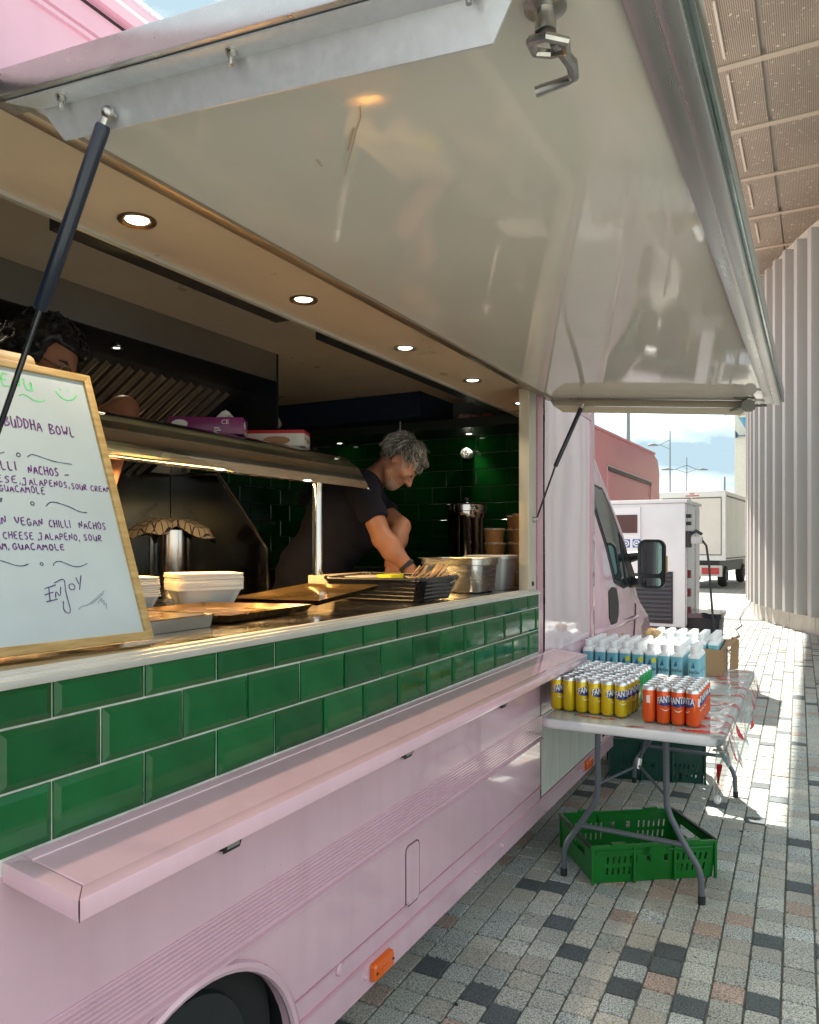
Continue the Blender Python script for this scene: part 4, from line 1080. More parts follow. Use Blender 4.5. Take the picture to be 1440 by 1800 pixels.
for z in (1.25, 1.44):
    m = MB(); m.tube([(-0.14, 5.90, z - 0.03), (-0.03, 5.86, z - 0.01), (0.06, 5.86, z)], [0.05, 0.035, 0.03], 8); m.build('mirror_arm', BLACK, mh)

# ================================================================== THINGS ON THE COUNTER
# ---- menu board with hand lettering
BO = Vector((-0.130, 1.219, 1.312))
E1 = Vector((0.1, 0.995, 0)).normalized()
E2 = Vector((-0.203, 0, 0.595)); E2 = (E2 - E1 * E2.dot(E1)).normalized()
EN = E1.cross(E2).normalized()
def bp3(s, t, h=0.0): return BO + E1 * s + E2 * t + EN * h
def rt(t): return -0.0358 * t          # the right edge leans a little
board = thing('menu_board', 'white handwritten menu board in a bamboo frame leaning on the counter edge', 'menu board', (-0.2, 0.95, 1.31))
SL, BH, FWD = -0.64, 0.630, 0.0175
def bquad(mb, pts, h0, h1, m=0):
    mb.loops([[bp3(s, t, h0) for s, t in pts], [bp3(s, t, h1) for s, t in pts]], m)
m = MB(); bquad(m, [(SL, 0.004), (-0.004, 0.004), (rt(BH) - 0.004, BH - 0.004), (SL, BH - 0.004)], -0.012, -0.004)
m.build('board_face', mat('whiteboard', (0.46, 0.545, 0.57), rough=0.25, coat=0.3, var=0.03, vscale=9), board)  # the skylight's blue tint is put into the board colour
f = FWD
for pts in ([(SL, 0), (0, 0), (rt(f) - f, f), (SL + f, f)], [(0, 0), (rt(BH), BH), (rt(BH) - f, BH - f), (rt(f) - f, f)], [(rt(BH), BH), (SL, BH), (SL + f, BH - f), (rt(BH) - f, BH - f)], [(SL, BH), (SL, 0), (SL + f, f), (SL + f, BH - f)]):
    m = MB(); bquad(m, pts, -0.016, 0.003); m.build('frame_bar', GOLDWOOD, board, bevel=0.0012, seg=2)
m = MB(); bquad(m, [(-0.44, BH), (-0.1508, BH), (-0.152, BH + 0.016), (-0.160, BH + 0.022), (-0.43, BH + 0.022)], -0.016, 0.001); m.build('top_handle', GOLDWOOD, board, bevel=0.002)
for s0 in (-0.62, -0.05):
    m = MB(); a_ = bp3(s0, BH - 0.03, -0.018); b__ = Vector((-0.52, a_.y, 1.303)); m.tube([a_, b__], 0.009, 6); m.build('rear_leg', GOLDWOOD, board)
# a stroke alphabet, drawn by marker
STK = {
 'A': [[(0, 0), (.28, 1), (.58, 0)], [(.1, .35), (.48, .38)]], 'B': [[(0.02, 0), (.05, 1)], [(0, .97), (.4, .95), (.48, .75), (.08, .52), (.5, .42), (.52, .12), (.02, 0)]],
 'C': [[(.5, .85), (.3, 1), (.05, .7), (.02, .25), (.22, 0), (.5, .12)]], 'D': [[(.05, 0), (.05, 1)], [(0, .98), (.4, .85), (.55, .5), (.4, .12), (.0, 0)]],
 'E': [[(.5, 1), (.08, .95), (.03, .5), (.05, 0), (.5, .05)], [(.03, .52), (.4, .55)]], 'G': [[(.5, .82), (.3, 1), (.05, .7), (.02, .25), (.22, 0), (.5, .15), (.5, .45), (.28, .45)]],
 'H': [[(.03, 0), (.05, 1)], [(.52, 0), (.52, 1)], [(.04, .5), (.52, .53)]], 'I': [[(.1, 0), (.12, 1)]], 'J': [[(-.05, .9), (.35, 1)], [(.28, .98), (.26, .2), (.12, -.12), (-.05, 0)]],
 'L': [[(.08, 1), (.05, .02), (.45, .05)]], 'M': [[(0, 0), (.1, 1), (.32, .4), (.52, 1), (.62, 0)]], 'N': [[(.02, 0), (.08, 1), (.45, .02), (.52, 1)]],
 'O': [[(.27, 1), (.04, .75), (.03, .25), (.25, 0), (.5, .25), (.5, .72), (.27, 1)]], 'P': [[(.05, 0), (.08, 1), (.42, .95), (.5, .7), (.36, .48), (.06, .45)]],
 'R': [[(.05, 0), (.08, 1), (.42, .95), (.48, .7), (.34, .5), (.06, .47), (.52, 0)]], 'S': [[(.5, .88), (.25, 1), (.06, .78), (.25, .53), (.47, .3), (.3, .02), (.02, .1)]],
 'U': [[(.03, 1), (.06, .2), (.25, 0), (.46, .15), (.5, 1), (.52, 0)]], 'V': [[(0, 1), (.26, 0), (.55, 1)]], 'W': [[(0, 1), (.15, 0), (.32, .6), (.46, 0), (.62, 1)]],
 'Y': [[(0, 1), (.25, .5)], [(.55, 1), (.2, -.05)]], ',': [[(.1, .12), (.03, -.22)]], '-': [[(0.05, .45), (.5, .48)]], 'n': [[(.05, 0), (.1, .6), (.4, .05), (.45, .65)]],
}
rw = random.Random(11)
def ribbon(mb, pts, w, h=0.0007):
    # smooth the stroke, then lay a thin flat ink ribbon on the board
    P = [Vector((a_, b_, 0)) for a_, b_ in pts]
    for _ in range(2):
        if len(P) > 2:
            Q = [P[0]]
            for a_, b_ in zip(P[:-1], P[1:]): Q += [a_.lerp(b_, .25), a_.lerp(b_, .75)]
            P = Q + [P[-1]]
    L, Rr = [], []
    for i, p in enumerate(P):
        d = (P[min(i + 1, len(P) - 1)] - P[max(i - 1, 0)])
        if d.length < 1e-9: d = Vector((1, 0, 0))
        d.normalize(); n_ = Vector((-d.y, d.x, 0)) * (w * 0.6) * (0.72 + 0.5 * rw.random())
        L.append(p + n_); Rr.append(p - n_)
    vs = [bp3(q.x, q.y, -0.004 + h) for q in L] + [bp3(q.x, q.y, -0.004 + h) for q in Rr]
    n = len(P)
    mb.add(vs, [(i, i + 1, n + i + 1, n + i) for i in range(n - 1)])
INKP = mat('purple_ink', (0.12, 0.022, 0.17), rough=0.5, var=0.5, vscale=80)
INKG = mat('green_ink', (0.10, 0.62, 0.22), rough=0.5, var=0.2, vscale=60)
INKN = mat('dark_blue_ink', (0.05, 0.05, 0.13), rough=0.5, var=0.4, vscale=60)
def word(txt, s0, s1, t0, t1, h, ink, w=0.0021):
    mb = MB()
    adv = [0.30 if c in 'I' else 0.26 if c in ',' else 0.45 if c == ' ' else 0.78 if c in 'MW' else 0.68 for c in txt]
    k = (s1 - s0) / sum(adv)
    x = 0
    for c, a_ in zip(txt, adv):
        if c != ' ':
            hh = h * (0.92 + 0.16 * rw.random()); dy = rw.uniform(-.05, .05) * h
            for st in STK[c]:
                pts = []
                for (px, py) in st:
                    ss = s0 + (x + px * 0.9 * (0.85 if a_ < .6 else 1)) * k + rw.uniform(-.02, .02) * h
                    tt = t0 + (t1 - t0) * (ss - s0) / (s1 - s0) + py * hh + dy + rw.uniform(-.02, .02) * h
                    pts.append((ss, tt))
                ribbon(mb, pts, w)
        x += a_
    mb.build('lettering', ink, board)
def strokes(lst, ink, w=0.0018):
    for p in lst:
        mb = MB(); ribbon(mb, p, w)
        mb.build('marker_stroke', ink, board)
def ring_(s, t, r): return [(s + r * math.cos(a_), t + r * math.sin(a_)) for a_ in [k * 0.7 for k in range(11)]]
word('MENU', -0.262, -0.160, 0.569, 0.5665, 0.030, INKG, 0.0028)
strokes([[(-0.201, .551), (-.1925, .5565), (-.183, .555), (-.170, .546), (-.157, .5445), (-.1443, .5496)], [(-.262, .556), (-.25, .553), (-.243, .560)]], INKG, 0.0024)
strokes([[(-.1125, .578), (-.106, .566), (-.0916, .5585), (-.074, .563), (-.0623, .5775)], [(-.1015, .586), (-.1012, .5825)], [(-.083, .587), (-.0826, .5835)]], INKG, 0.0024)
word('BUDDHA', -.243, -.1605, .4762, .4745, .024, INKP, 0.0024)
word('BOWL', -.1468, -.0845, .4713, .470, .022, INKP, 0.0024)
strokes([ring_(-.2267, .4135, .0042), [(-.2089, .4103), (-.2, .417), (-.1944, .4181), (-.17, .411), (-.1464, .4055), (-.1095, .4036)], [(-.30, .410), (-.275, .409), (-.255, .4165)]], INKN, 0.0015)
word('CHILLI', -.302, -.2335, .378, .3778, .0185, INKP, 0.0023)
word('NACHOS', -.212, -.1425, .3752, .372, .0185, INKP, 0.0023)
word('-', -.1335, -.1165, .3680, .3680, .018, INKP, 0.0022)
word('CHEESE,', -.325, -.2300, .3502, .3508, .0155, INKP, 0.0019)
word(',JALAPENOS,', -.230, -.124, .3487, .3477, .0145, INKP, 0.0019)
word('SOUR', -.1215, -.0830, .3452, .3444, .013, INKP, 0.0019)
word('CREAM,', -.0760, -.0215, .3438, .3436, .0125, INKP, 0.0018)
word('GUACAMOLE', -.279, -.182, .3307, .3300, .0145, INKP, 0.0019)
strokes([ring_(-.2166, .3077, .0038), [(-.1884, .3026), (-.181, .311), (-.1687, .314), (-.148, .308), (-.1324, .3027), (-.115, .293), (-.0969, .2919)], [(-.30, .302), (-.285, .305), (-.275, .317), (-.284, .313), (-.278, .309)]], INKN, 0.0017)
word('VEGAN', -.334, -.2745, .2622, .2614, .0175, INKP, 0.002)
word('VEGAN', -.2595, -.1995, .2600, .2588, .0165, INKP, 0.002)
word('CHILLI', -.1892, -.1395, .2570, .2566, .0160, INKP, 0.002)
word('NACHOS', -.1228, -.0555, .2560, .2534, .0160, INKP, 0.002)
word(',', -.2985, -.2945, .2322, .2322, .015, INKP, 0.0019)
word('CHEESE', -.2885, -.2250, .2321, .2303, .0150, INKP, 0.0019)
word(',JALAPENO,', -.2185, -.1250, .2305, .2283, .0145, INKP, 0.0019)
word('SOUR', -.1172, -.0720, .2283, .2262, .0145, INKP, 0.0019)
word('CREAM,', -.334, -.279, .2105, .2098, .0145, INKP, 0.0019)
word('GUACAMOLE', -.2738, -.1625, .2091, .2063, .0138, INKP, 0.0021)
strokes([ring_(-.2215, .1782, .0032), [(-.3049, .1881), (-.29, .183), (-.2739, .1758), (-.26, .175), (-.2487, .179)], [(-.1982, .1736), (-.194, .181), (-.1817, .1845), (-.165, .176), (-.1509, .1702), (-.135, .171), (-.1211, .1777)]], INKN, 0.0015)
strokes([[(-.2253, .1271), (-.2, .1336)], [(-.216, .129), (-.2185, .100)], [(-.2275, .114), (-.208, .119)], [(-.2266, .0998), (-.2018, .104)], [(-.2055, .1054), (-.2030, .123), (-.1952, .1063), (-.1907, .1292)],
         [(-.2035, .1375), (-.1787, .1479), (-.1812, .127), (-.1816, .1127), (-.1777, .0705), (-.1948, .0778), (-.1905, .0993)], ring_(-.166, .1279, .0068), [(-.1534, .1477), (-.1495, .1330)], [(-.1411, .1513), (-.1504, .121)]], mat('violet_ink', (0.07, 0.035, 0.16), rough=0.5), 0.0017)
strokes([[(-.1613, .0792), (-.155, .085), (-.147, .0862)], [(-.147, .0862), (-.136, .088), (-.0943, .1158)], [(-.13, .089), (-.0965, .110)], [(-.1156, .0901), (-.101, .103), (-.109, .088), (-.097, .098), (-.104, .083), (-.094, .091), (-.0985, .076)]], mat('faint_grey_ink', (0.25, 0.29, 0.33), rough=0.6), 0.0013)

# ---- foam trays, each one of the nested stack
def foam_tray():
    b = MB()
    n = 128
    def lp(w, d, r, z, rib=0.0):
        base = rrect(w, d, r, 31, 0, 0, z)
        out = []
        for k, p in enumerate(base):
            s_ = 1 + rib * (0.5 + 0.5 * math.cos(k * math.pi))
            out.append((p[0] * s_, p[1] * s_, z))
        return out
    outer = [lp(.165, .115, .02, 0), lp(.172, .122, .022, .004, .02), lp(.215, .150, .028, .042, .02), lp(.222, .156, .03, .046), lp(.236, .170, .03, .047), lp(.238, .172, .03, .0525), lp(.230, .164, .028, .053), lp(.216, .150, .028, .049), lp(.170, .120, .02, .007), ]
    b.loops(outer)
    return b
fme_ = foam_tray().mesh('foam_tray', FOAM, smooth=50)
top_words = ['topmost', 'second from the top', 'third from the top', 'fourth from the top', 'fifth from the top', 'fourth from the bottom', 'third from the bottom', 'second from the bottom', 'bottom']
def tray_stack(x, y, z0, n, rz, where, grp, sc=1.0):
    for k in range(n):
        w_ = 'topmost' if k == n - 1 else 'lowest' if k == 0 else ORD[k] + ' from the bottom'
        o = link('foam_tray', fme_, None, (x + random.uniform(-.002, .002), y + random.uniform(-.002, .002), z0 + k * 0.0072))
        o.rotation_euler = (random.uniform(-.008, .008), random.uniform(-.008, .008), rz + random.uniform(-.02, .02)); o.scale = (sc, sc, sc * 1.15)
        tag(o, f'white foam tray, {w_} in the {where}', 'foam tray', grp)
tray_stack(-0.700, 1.985, 1.310, 8, R(62), 'stack right of the menu board', 'foam trays nested in the larger stack')
tray_stack(-0.80, 1.745, 1.310, 9, R(70), 'stack half hidden by the menu board', 'foam trays behind the board', 0.75)

# ---- greasy trays and pans
def slab4(name, pts, th, ma, label, cat, lip=0.0):
    t = thing(name, label, cat, tuple(sum(Vector(p).lerp(Vector(p), 0)[i] for p in pts) / 4 for i in range(3)))
    c = sum((Vector(p) for p in pts), Vector()) / 4
    def sc(k, dz): return [tuple(c + (Vector(p) - c) * k + Vector((0, 0, dz))) for p in pts]
    b = MB(); b.loops([sc(0.93, 0), sc(1.0, th), sc(1.01, th + 0.001), sc(0.985, th + 0.0015), sc(0.90, th * 0.35 + 0.002)]); b.build(name + '_base' if False else 'tray_body', ma, t, bevel=0.0015, seg=1)
    return t
slab4('baking_tray', [(-0.60, 1.48, 1.305), (-0.245, 1.60, 1.305), (-0.275, 2.03, 1.305), (-0.66, 1.93, 1.305)], 0.020, BROWNTRAY, 'greasy brown baking tray with a golden reflection, lying flat under the foam trays', 'baking tray')
t2 = slab4('baking_tray', [(-0.66, 2.07, 1.312), (-0.305, 2.10, 1.312), (-0.255, 2.42, 1.352), (-0.62, 2.47, 1.345)], 0.018, mat('steel_tray_gold_reflection', (0.42, 0.27, 0.11), rough=0.14, metal=0.85, var=0.2, vscale=8, rvar=0.06), 'shiny steel tray in painted golden reflection, tilted up onto the black wicker basket', 'baking tray')  # stainless tray, its golden lamp reflection painted as base colour
t = thing('steel_pan', 'flat rectangular steel pan next to the foot of the menu board', 'pan', (-0.38, 1.38, 1.303))
m = MB(); m.loops([[(p[0], p[1], 1.303) for p in rrect(0.26, 0.30, 0.015, 3, -0.375, 1.385)], [(p[0], p[1], 1.334) for p in rrect(0.27, 0.31, 0.015, 3, -0.375, 1.385)], [(p[0], p[1], 1.336) for p in rrect(0.28, 0.32, 0.015, 3, -0.375, 1.385)], [(p[0], p[1], 1.331) for p in rrect(0.25, 0.29, 0.015, 3, -0.375, 1.385)]]); m.build('pan_body', STEEL, t)
m = MB(); m.loops([[(p[0], p[1], 1.3315) for p in rrect(0.24, 0.28, 0.015, 3, -0.375, 1.385)], [(p[0], p[1], 1.335) for p in rrect(0.235, 0.275, 0.015, 3, -0.375, 1.385)]]); m.build('gold_reflection_layer', BROWNTRAY, t)  # orange reflection on the pan top, painted as a coloured layer

# ---- black wicker basket with wooden forks
bk_ = thing('wicker_basket', 'long low black wicker basket of wooden forks at the counter edge', 'basket', (-0.33, 2.64, 1.303))
def basket_mb():
    b = MB(); n = 156; rows = 22
    loops = []
    for j in range(rows + 1):
        v = j / rows
        lp = rrect(0.385 + 0.055 * v, 0.265 + 0.055 * v, 0.03, 38, -0.33, 2.645, 1.305 + 0.082 * v)
        out = []
        for k, p in enumerate(lp):
            c = Vector((-0.33, 2.645, p[2])); d = (Vector(p) - c)
            amp = 0.006 * math.cos(k * math.pi / 2.0) * (1 if (j // 2) % 2 else -1) * (1 if j % 2 else 0.1)
            out.append(tuple(Vector(p) + d.normalized() * amp))
        loops.append(out)
    inner = [rrect(0.425, 0.305, 0.03, 38, -0.33, 2.645, 1.387), rrect(0.38, 0.26, 0.03, 38, -0.33, 2.645, 1.312)]
    b.loops(loops + inner)
    return b
WICK = mat('black_wicker', (0.026, 0.027, 0.030), rough=0.24, var=0.3, vscale=60, coat=0.3)
basket_mb().build('basket_weave', WICK, bk_, smooth=60)
lp = rrect(0.445, 0.325, 0.034, 12, -0.33, 2.645, 1.388)
m = MB()
m.tube([(p[0], p[1], p[2] + 0.003 * math.sin(k * 1.6)) for k, p in enumerate(lp + lp[:1])], 0.0065, 7); m.tube([(p[0] * 1.0, p[1], p[2] - 0.002 + 0.003 * math.cos(k * 1.6)) for k, p in enumerate(lp + lp[:1])], 0.0055, 7)
m.build('basket_rim', WICK, bk_)
WOODF = mat('birch_wood', (0.62, 0.40, 0.20), col2=(0.72, 0.52, 0.30), rough=0.55, vscale=30)
def fork_mb():
    b = MB()
    b.prism([(-0.004, 0), (0.004, 0), (0.0045, 0.09), (0.011, 0.112), (0.011, 0.118), (-0.011, 0.118), (-0.011, 0.112), (-0.0045, 0.09)], 'y', -0.0011, 0.0011)
    for k in range(4): b.box(-0.011 + k * 0.006, -0.0075 + k * 0.006, -0.001, 0.001, 0.1175, 0.142)
    return b
fk = fork_mb().mesh('wooden_fork', WOODF)
rf = random.Random(5)
for k in range(26):
    o = link('wooden_fork', fk, None)
    g = k % 2
    base = Vector((-0.30 + rf.uniform(-.03, .03) + 0.07 * g, 2.70 + rf.uniform(-.06, .02) + 0.03 * g, 1.322 + rf.uniform(0, .012)))
    o.location = base
    dv = Vector((rf.uniform(.25, .8), rf.uniform(.1, .6), rf.uniform(.30, .55)))
    o.rotation_euler = (dv.to_track_quat('Z', 'Y').to_matrix() @ Matrix.Rotation(rf.uniform(-.5, .5), 3, 'Z')).to_euler()
    tag(o, 'pale wooden fork in the bunch sticking out of the black wicker basket', 'fork', 'wooden forks in the basket')
o = MB(); o.loops([[(p[0], p[1], 1.362) for p in rrect(0.085, 0.13, 0.012, 3, -0.40, 2.76)], [(p[0], p[1], 1.395) for p in rrect(0.075, 0.12, 0.010, 3, -0.40, 2.76)]])
o = o.build('yellow_block', mat('lemon_yellow', (0.80, 0.72, 0.02), rough=0.45), None, bevel=0.004)
tag(o, 'bright yellow plastic lid lying on the pale board behind the basket', 'lid')
bd = MB(); bd.loops([[(p[0], p[1], 1.303) for p in rrect(0.30, 0.46, 0.012, 3, -0.58, 2.86)], [(p[0], p[1], 1.388) for p in rrect(0.30, 0.46, 0.012, 3, -0.58, 2.86)]])
o = bd.build('wooden_board', mat('pale_board', (0.70, 0.60, 0.45), rough=0.5, var=0.08, vscale=12, stretch=(6, 1, 1)), None, bevel=0.004)
tag(o, 'thick pale chopping board behind the black wicker basket', 'chopping board')

# ---- steel container, plastic tub, soup kettle
t = thing('steel_container', 'deep brushed steel food container on the counter right of the basket', 'container', (-0.28, 3.19, 1.303))
def lpz(w, d, r, z, cx, cy): return [(p[0], p[1], z) for p in rrect(w, d, r, 6, cx, cy)]
m = MB(); cx, cy = -0.278, 3.185
m.loops([lpz(.255, .215, .04, 1.303, cx, cy), lpz(.275, .235, .045, 1.312, cx, cy), lpz(.290, .250, .045, 1.425, cx, cy), lpz(.298, .258, .045, 1.428, cx, cy), lpz(.300, .260, .045, 1.452, cx, cy), lpz(.322, .282, .05, 1.455, cx, cy), lpz(.322, .282, .05, 1.458, cx, cy), lpz(.296, .256, .045, 1.456, cx, cy), lpz(.270, .230, .04, 1.32, cx, cy)])
m.build('container_body', mat('satin_steel', (0.60, 0.60, 0.57), rough=0.24, metal=0.95, var=0.06, rvar=0.06, stretch=(1, 1, 8)), t, smooth=50)
t = thing('plastic_tub', 'translucent white plastic food tub half hidden behind the steel container', 'tub', (-0.24, 3.46, 1.303))
m = MB(); cx, cy = -0.235, 3.46
m.loops([lpz(.18, .15, .02, 1.303, cx, cy), lpz(.21, .18, .025, 1.455, cx, cy), lpz(.205, .175, .025, 1.455, cx, cy), lpz(.175, .145, .02, 1.307, cx, cy)])
m.build('tub_body', mat('frosted_plastic', (0.80, 0.82, 0.82), rough=0.25, trans=0.35, coat=0.2), t)
m = MB(); m.loops([lpz(.225, .195, .03, 1.450, cx, cy), lpz(.228, .198, .03, 1.464, cx, cy), lpz(.20, .17, .03, 1.466, cx, cy)]); m.build('tub_lid', WHITE, t)
m = MB(); m.loops([lpz(.165, .135, .02, 1.309, cx, cy), lpz(.176, .146, .02, 1.36, cx, cy)]); m.build('tub_contents', mat('chopped_herbs', (0.16, 0.2, 0.08), rough=0.8, var=0.6, vscale=60), t)
t = thing('soup_kettle', 'tall polished steel soup kettle with a lid in front of the tiles', 'soup kettle', (-0.575, 3.93, 1.302))
m = MB(); c = (-0.575, 3.93, 0)
m.lathe([(0.100, 1.302), (0.104, 1.31), (0.104, 1.66), (0.112, 1.672), (0.112, 1.70), (0.100, 1.705)], c, 36); m.build('kettle_body', mat('mirror_steel', (0.42, 0.41, 0.39), rough=0.10, metal=1.0), t)
m = MB(); m.lathe([(0.116, 1.703), (0.117, 1.735), (0.110, 1.742), (0.06, 1.752), (0.0, 1.755)], c, 36); kl = m.build('kettle_lid', STEEL, t)
m = MB(); m.sphere((-0.575, 3.93, 1.768), (0.02, 0.02, 0.014), 14, 8); m.build('lid_knob', BLACK, kl)
m = MB(); m.tube([(-0.50, 3.84, 1.72), (-0.46, 3.80, 1.72), (-0.44, 3.78, 1.70)], 0.008, 8); m.build('kettle_handle', STEEL, t)

# ---- paper tubs with clear lids
KRAFT = mat('kraft_paper', (0.33, 0.175, 0.065), rough=0.5, var=0.06, vscale=8)
def tub_mesh():
    b = MB(); b.lathe([(0.0455, 0.0), (0.047, 0.002), (0.0535, 0.066), (0.0545, 0.068), (0.0, 0.068)], (0, 0, 0), 28)
    return b.mesh('paper_tub', KRAFT, smooth=40)
tub_me = tub_mesh()
b = MB(); b.lathe([(0.0555, 0.0645), (0.0575, 0.065), (0.0575, 0.0735), (0.054, 0.075), (0.050, 0.073), (0.0, 0.073)], (0, 0, 0), 28, closed=False)
lid_me = b.mesh('clear_lid', mat('clear_lid_plastic', (0.62, 0.50, 0.38), rough=0.08, trans=0.5, coat=0.6), smooth=40)
for nm, x, y, n in (('the stack nearest the opening post', -0.195, 3.80, 5), ('the short front stack', -0.345, 3.78, 4), ('the stack set back near the wall', -0.30, 3.99, 5)):
    for k in range(n):
        o = link('paper_tub', tub_me, None, (x + random.uniform(-.003, .003), y + random.uniform(-.003, .003), 1.303 + k * 0.0745))
        o.rotation_euler = (0, 0, random.uniform(0, 6))
        w_ = 'top' if k == n - 1 else 'bottom' if k == 0 else ORD[k] + ' from the bottom'
        tag(o, f'brown paper soup tub, {w_} of {nm}', 'paper tub', 'brown paper tubs stacked in the corner')
        link('clear_lid', lid_me, o)

# ---- heated gantry with curved glass
g = thing('heated_gantry', 'heated steel gantry with curved glass guard and post on the counter', 'gantry', (-0.7, 2.1, 1.303))
m = MB()
prof_g = [(-0.95, 1.925), (-0.80, 1.923), (-0.70, 1.913), (-0.62, 1.886), (-0.56, 1.842), (-0.525, 1.79), (-0.51, 1.757)]
pts = prof_g + [(x + 0.004, z - 0.005) for x, z in prof_g[::-1]]
m.prism(pts, 'y', 1.0, 2.76); m.build('glass_guard', mat('greenish_glass', (0.78, 0.80, 0.62), rough=0.03, trans=0.97, ior=1.2, spec=0.6), g, smooth=60)
m = MB(); m.prism([(-0.725, 1.776), (-0.680, 1.778), (-0.668, 1.788), (-0.667, 1.80), (-0.700, 1.862), (-0.725, 1.866)], 'y', 1.0, 2.71); m.build('front_rail', mat('rail_steel', (0.78, 0.78, 0.74), rough=0.25, metal=0.7, var=0.06, vscale=5, rvar=0.08), g, bevel=0.003)
m = MB(); m.box(-0.90, -0.715, 1.0, 2.70, 1.815, 1.835); m.build('lamp_housing', STEELD, g)
m = MB(); m.box(-0.92, -0.72, 1.0, 2.72, 1.897, 1.917); m.build('top_shelf', STEEL, g)
for y in (1.05, 2.655):
    m = MB(); m.tube([(-0.695, y, 1.303), (-0.695, y, 1.79)], 0.022, 18); m.lathe([(0.035, 1.303), (0.035, 1.309), (0.022, 1.315)], (-0.695, y, 0), 20); m.build('post', mat('polished_post', (0.6, 0.58, 0.54), rough=0.1, metal=1.0), g)
for y in (1.35, 1.78, 2.30):
    m = MB(); m.sphere((-0.80, y, 1.815), (0.02, 0.02, 0.012), 14, 8); m.build('heat_lamp', mat('warm_bulb', (1, .85, .6), emit=3.0, ecol=(1.0, 0.72, 0.36)), g)
hl = bpy.data.lights.new('heat_lamp_glow', 'AREA'); hl.shape = 'RECTANGLE'; hl.size = 0.06; hl.size_y = 1.5; hl.energy = 5.0; hl.color = (1.0, 0.60, 0.22)
o = bpy.data.objects.new('heat_lamp_glow', hl); o.location = (-0.80, 1.85, 1.776); COL.objects.link(o)
# glove boxes resting on the gantry
def glove_box(x, y, z, w, d, h, rz, name, label, cols):
    t = thing(name, label, 'glove box', (x, y, z), 'glove boxes lying on the gantry')
    Mx = Matrix.Translation((x, y, z)) @ Matrix.Rotation(rz, 4, 'Z')
    m = MB(); m.box(-w / 2, w / 2, -d / 2, d / 2, 0, h); m.xf(Mx); m.build('carton', cols[0], t, bevel=0.002)
    m = MB()
    if cols[1]:
        m.box(-w / 2 - .0008, w / 2 + .0008, -d / 2 - .0008, d / 2 + .0008, h * 0.80, h + .0008); m.xf(Mx); m.build('printed_band', cols[1], t)
    return t, Mx
PURP = mat('magenta_card', (0.20, 0.012, 0.115), rough=0.35, coat=0.2)
gx, gM = glove_box(-0.865, 2.19, 1.9265, 0.125, 0.27, 0.062, R(-58), 'glove_box', 'long magenta glove box lying on the gantry', (PURP, None))
def oval(mx, pts):
    b = MB(); b.add(pts, [tuple(range(len(pts)))]); b.xf(mx); return b
ang = [i * 0.524 for i in range(12)]
for pts in ([(0.0632, -0.095 + 0.030 * math.cos(k), 0.036 + 0.016 * math.sin(k)) for k in ang], [(0.02 + 0.025 * math.cos(k), 0.1355, 0.036 + 0.016 * math.sin(k)) for k in ang], [(0.025 * math.cos(k), -0.1355, 0.036 + 0.016 * math.sin(k)) for k in ang]):
    oval(gM, pts).build('printed_logo', WHITE, gx)
for bx in ((0.0628, 0.0634, 0.03, 0.05, 0.02, 0.024), (0.0628, 0.0634, 0.03, 0.055, 0.012, 0.015), (-0.05, 0.05, 0.1350, 0.1358, 0.010, 0.013), (-0.05, 0.02, 0.1350, 0.1358, 0.004, 0.007)):
    m = MB(); m.box(*bx); m.xf(gM); m.build('printed_line', WHITE, gx)
vs, fs = text_geo('CE', 0.024)
m = MB(); m.add([(0.0634, x + 0.07, y + 0.036) for x, y, z in vs], fs); m.xf(gM); m.build('printed_mark', WHITE, gx)
m = MB(); m.grid(lambda u, v: (-0.01 + 0.05 * (u - .5), 0.06 + 0.07 * (v - .5), 0.063 + 0.03 * math.sin(3.1 * u) * math.sin(3.1 * v) + 0.008 * math.sin(9 * u + 7 * v)), 8, 8); m.xf(gM); m.build('tissue_tuft', WHITE, gx)
wx, wM = glove_box(-0.86, 2.60, 1.9265, 0.125, 0.25, 0.066, R(-66), 'glove_box', 'white glove box with a red top band beside the magenta one', (mat('white_card', (0.72, 0.68, 0.62), rough=0.4), mat('red_card', (0.50, 0.02, 0.025), rough=0.35)))
for c_, r_ in (((0.0628, 0.01, 0.024), (0.0008, 0.06, 0.018)), ((-0.02, 0.1252, 0.028), (0.03, 0.0008, 0.010))):
    m = MB(); m.sphere(c_, r_, 14, 6); m.xf(wM); m.build('printed_hand', mat('print_skin', (0.45, 0.22, 0.12), rough=0.5), wx)
m = MB(); m.box(0.015, 0.045, 0.125, 0.1258, 0.030, 0.037); m.xf(wM); m.build('printed_line', mat('grey_print', (0.2, 0.2, 0.22), rough=0.5), wx)

# ---- pot with a checked cloth on the range
t = thing('stock_pot', 'steel stock pot on the range behind the counter', 'pot', (-1.6, 2.72, 1.262))
m = MB(); m.lathe([(0.098, 1.262), (0.10, 1.27), (0.10, 1.585), (0.106, 1.59), (0.097, 1.59), (0.095, 1.28), (0, 1.28)], (-1.6, 2.72, 0), 32); m.build('pot_body', STEEL, t)
CHECK = mat('checked_cloth', (0.50, 0.42, 0.30), rough=0.9)
nt = CHECK.node_tree; n_, l_ = nt.nodes, nt.links
tc = n_.new('ShaderNodeTexCoord'); br = n_.new('ShaderNodeTexBrick'); br.offset = 0.0
br.inputs['Scale'].default_value = 1; br.inputs['Brick Width'].default_value = 0.03; br.inputs['Row Height'].default_value = 0.03; br.inputs['Mortar Size'].default_value = 0.0022
br.inputs['Color1'].default_value = (0.50, 0.42, 0.30, 1); br.inputs['Color2'].default_value = (0.46, 0.39, 0.28, 1); br.inputs['Mortar'].default_value = (0.03, 0.03, 0.05, 1)
l_.new(tc.outputs['Object'], br.inputs['Vector']); l_.new(br.outputs['Color'], n_['Principled BSDF'].inputs['Base Color'])
m = MB()
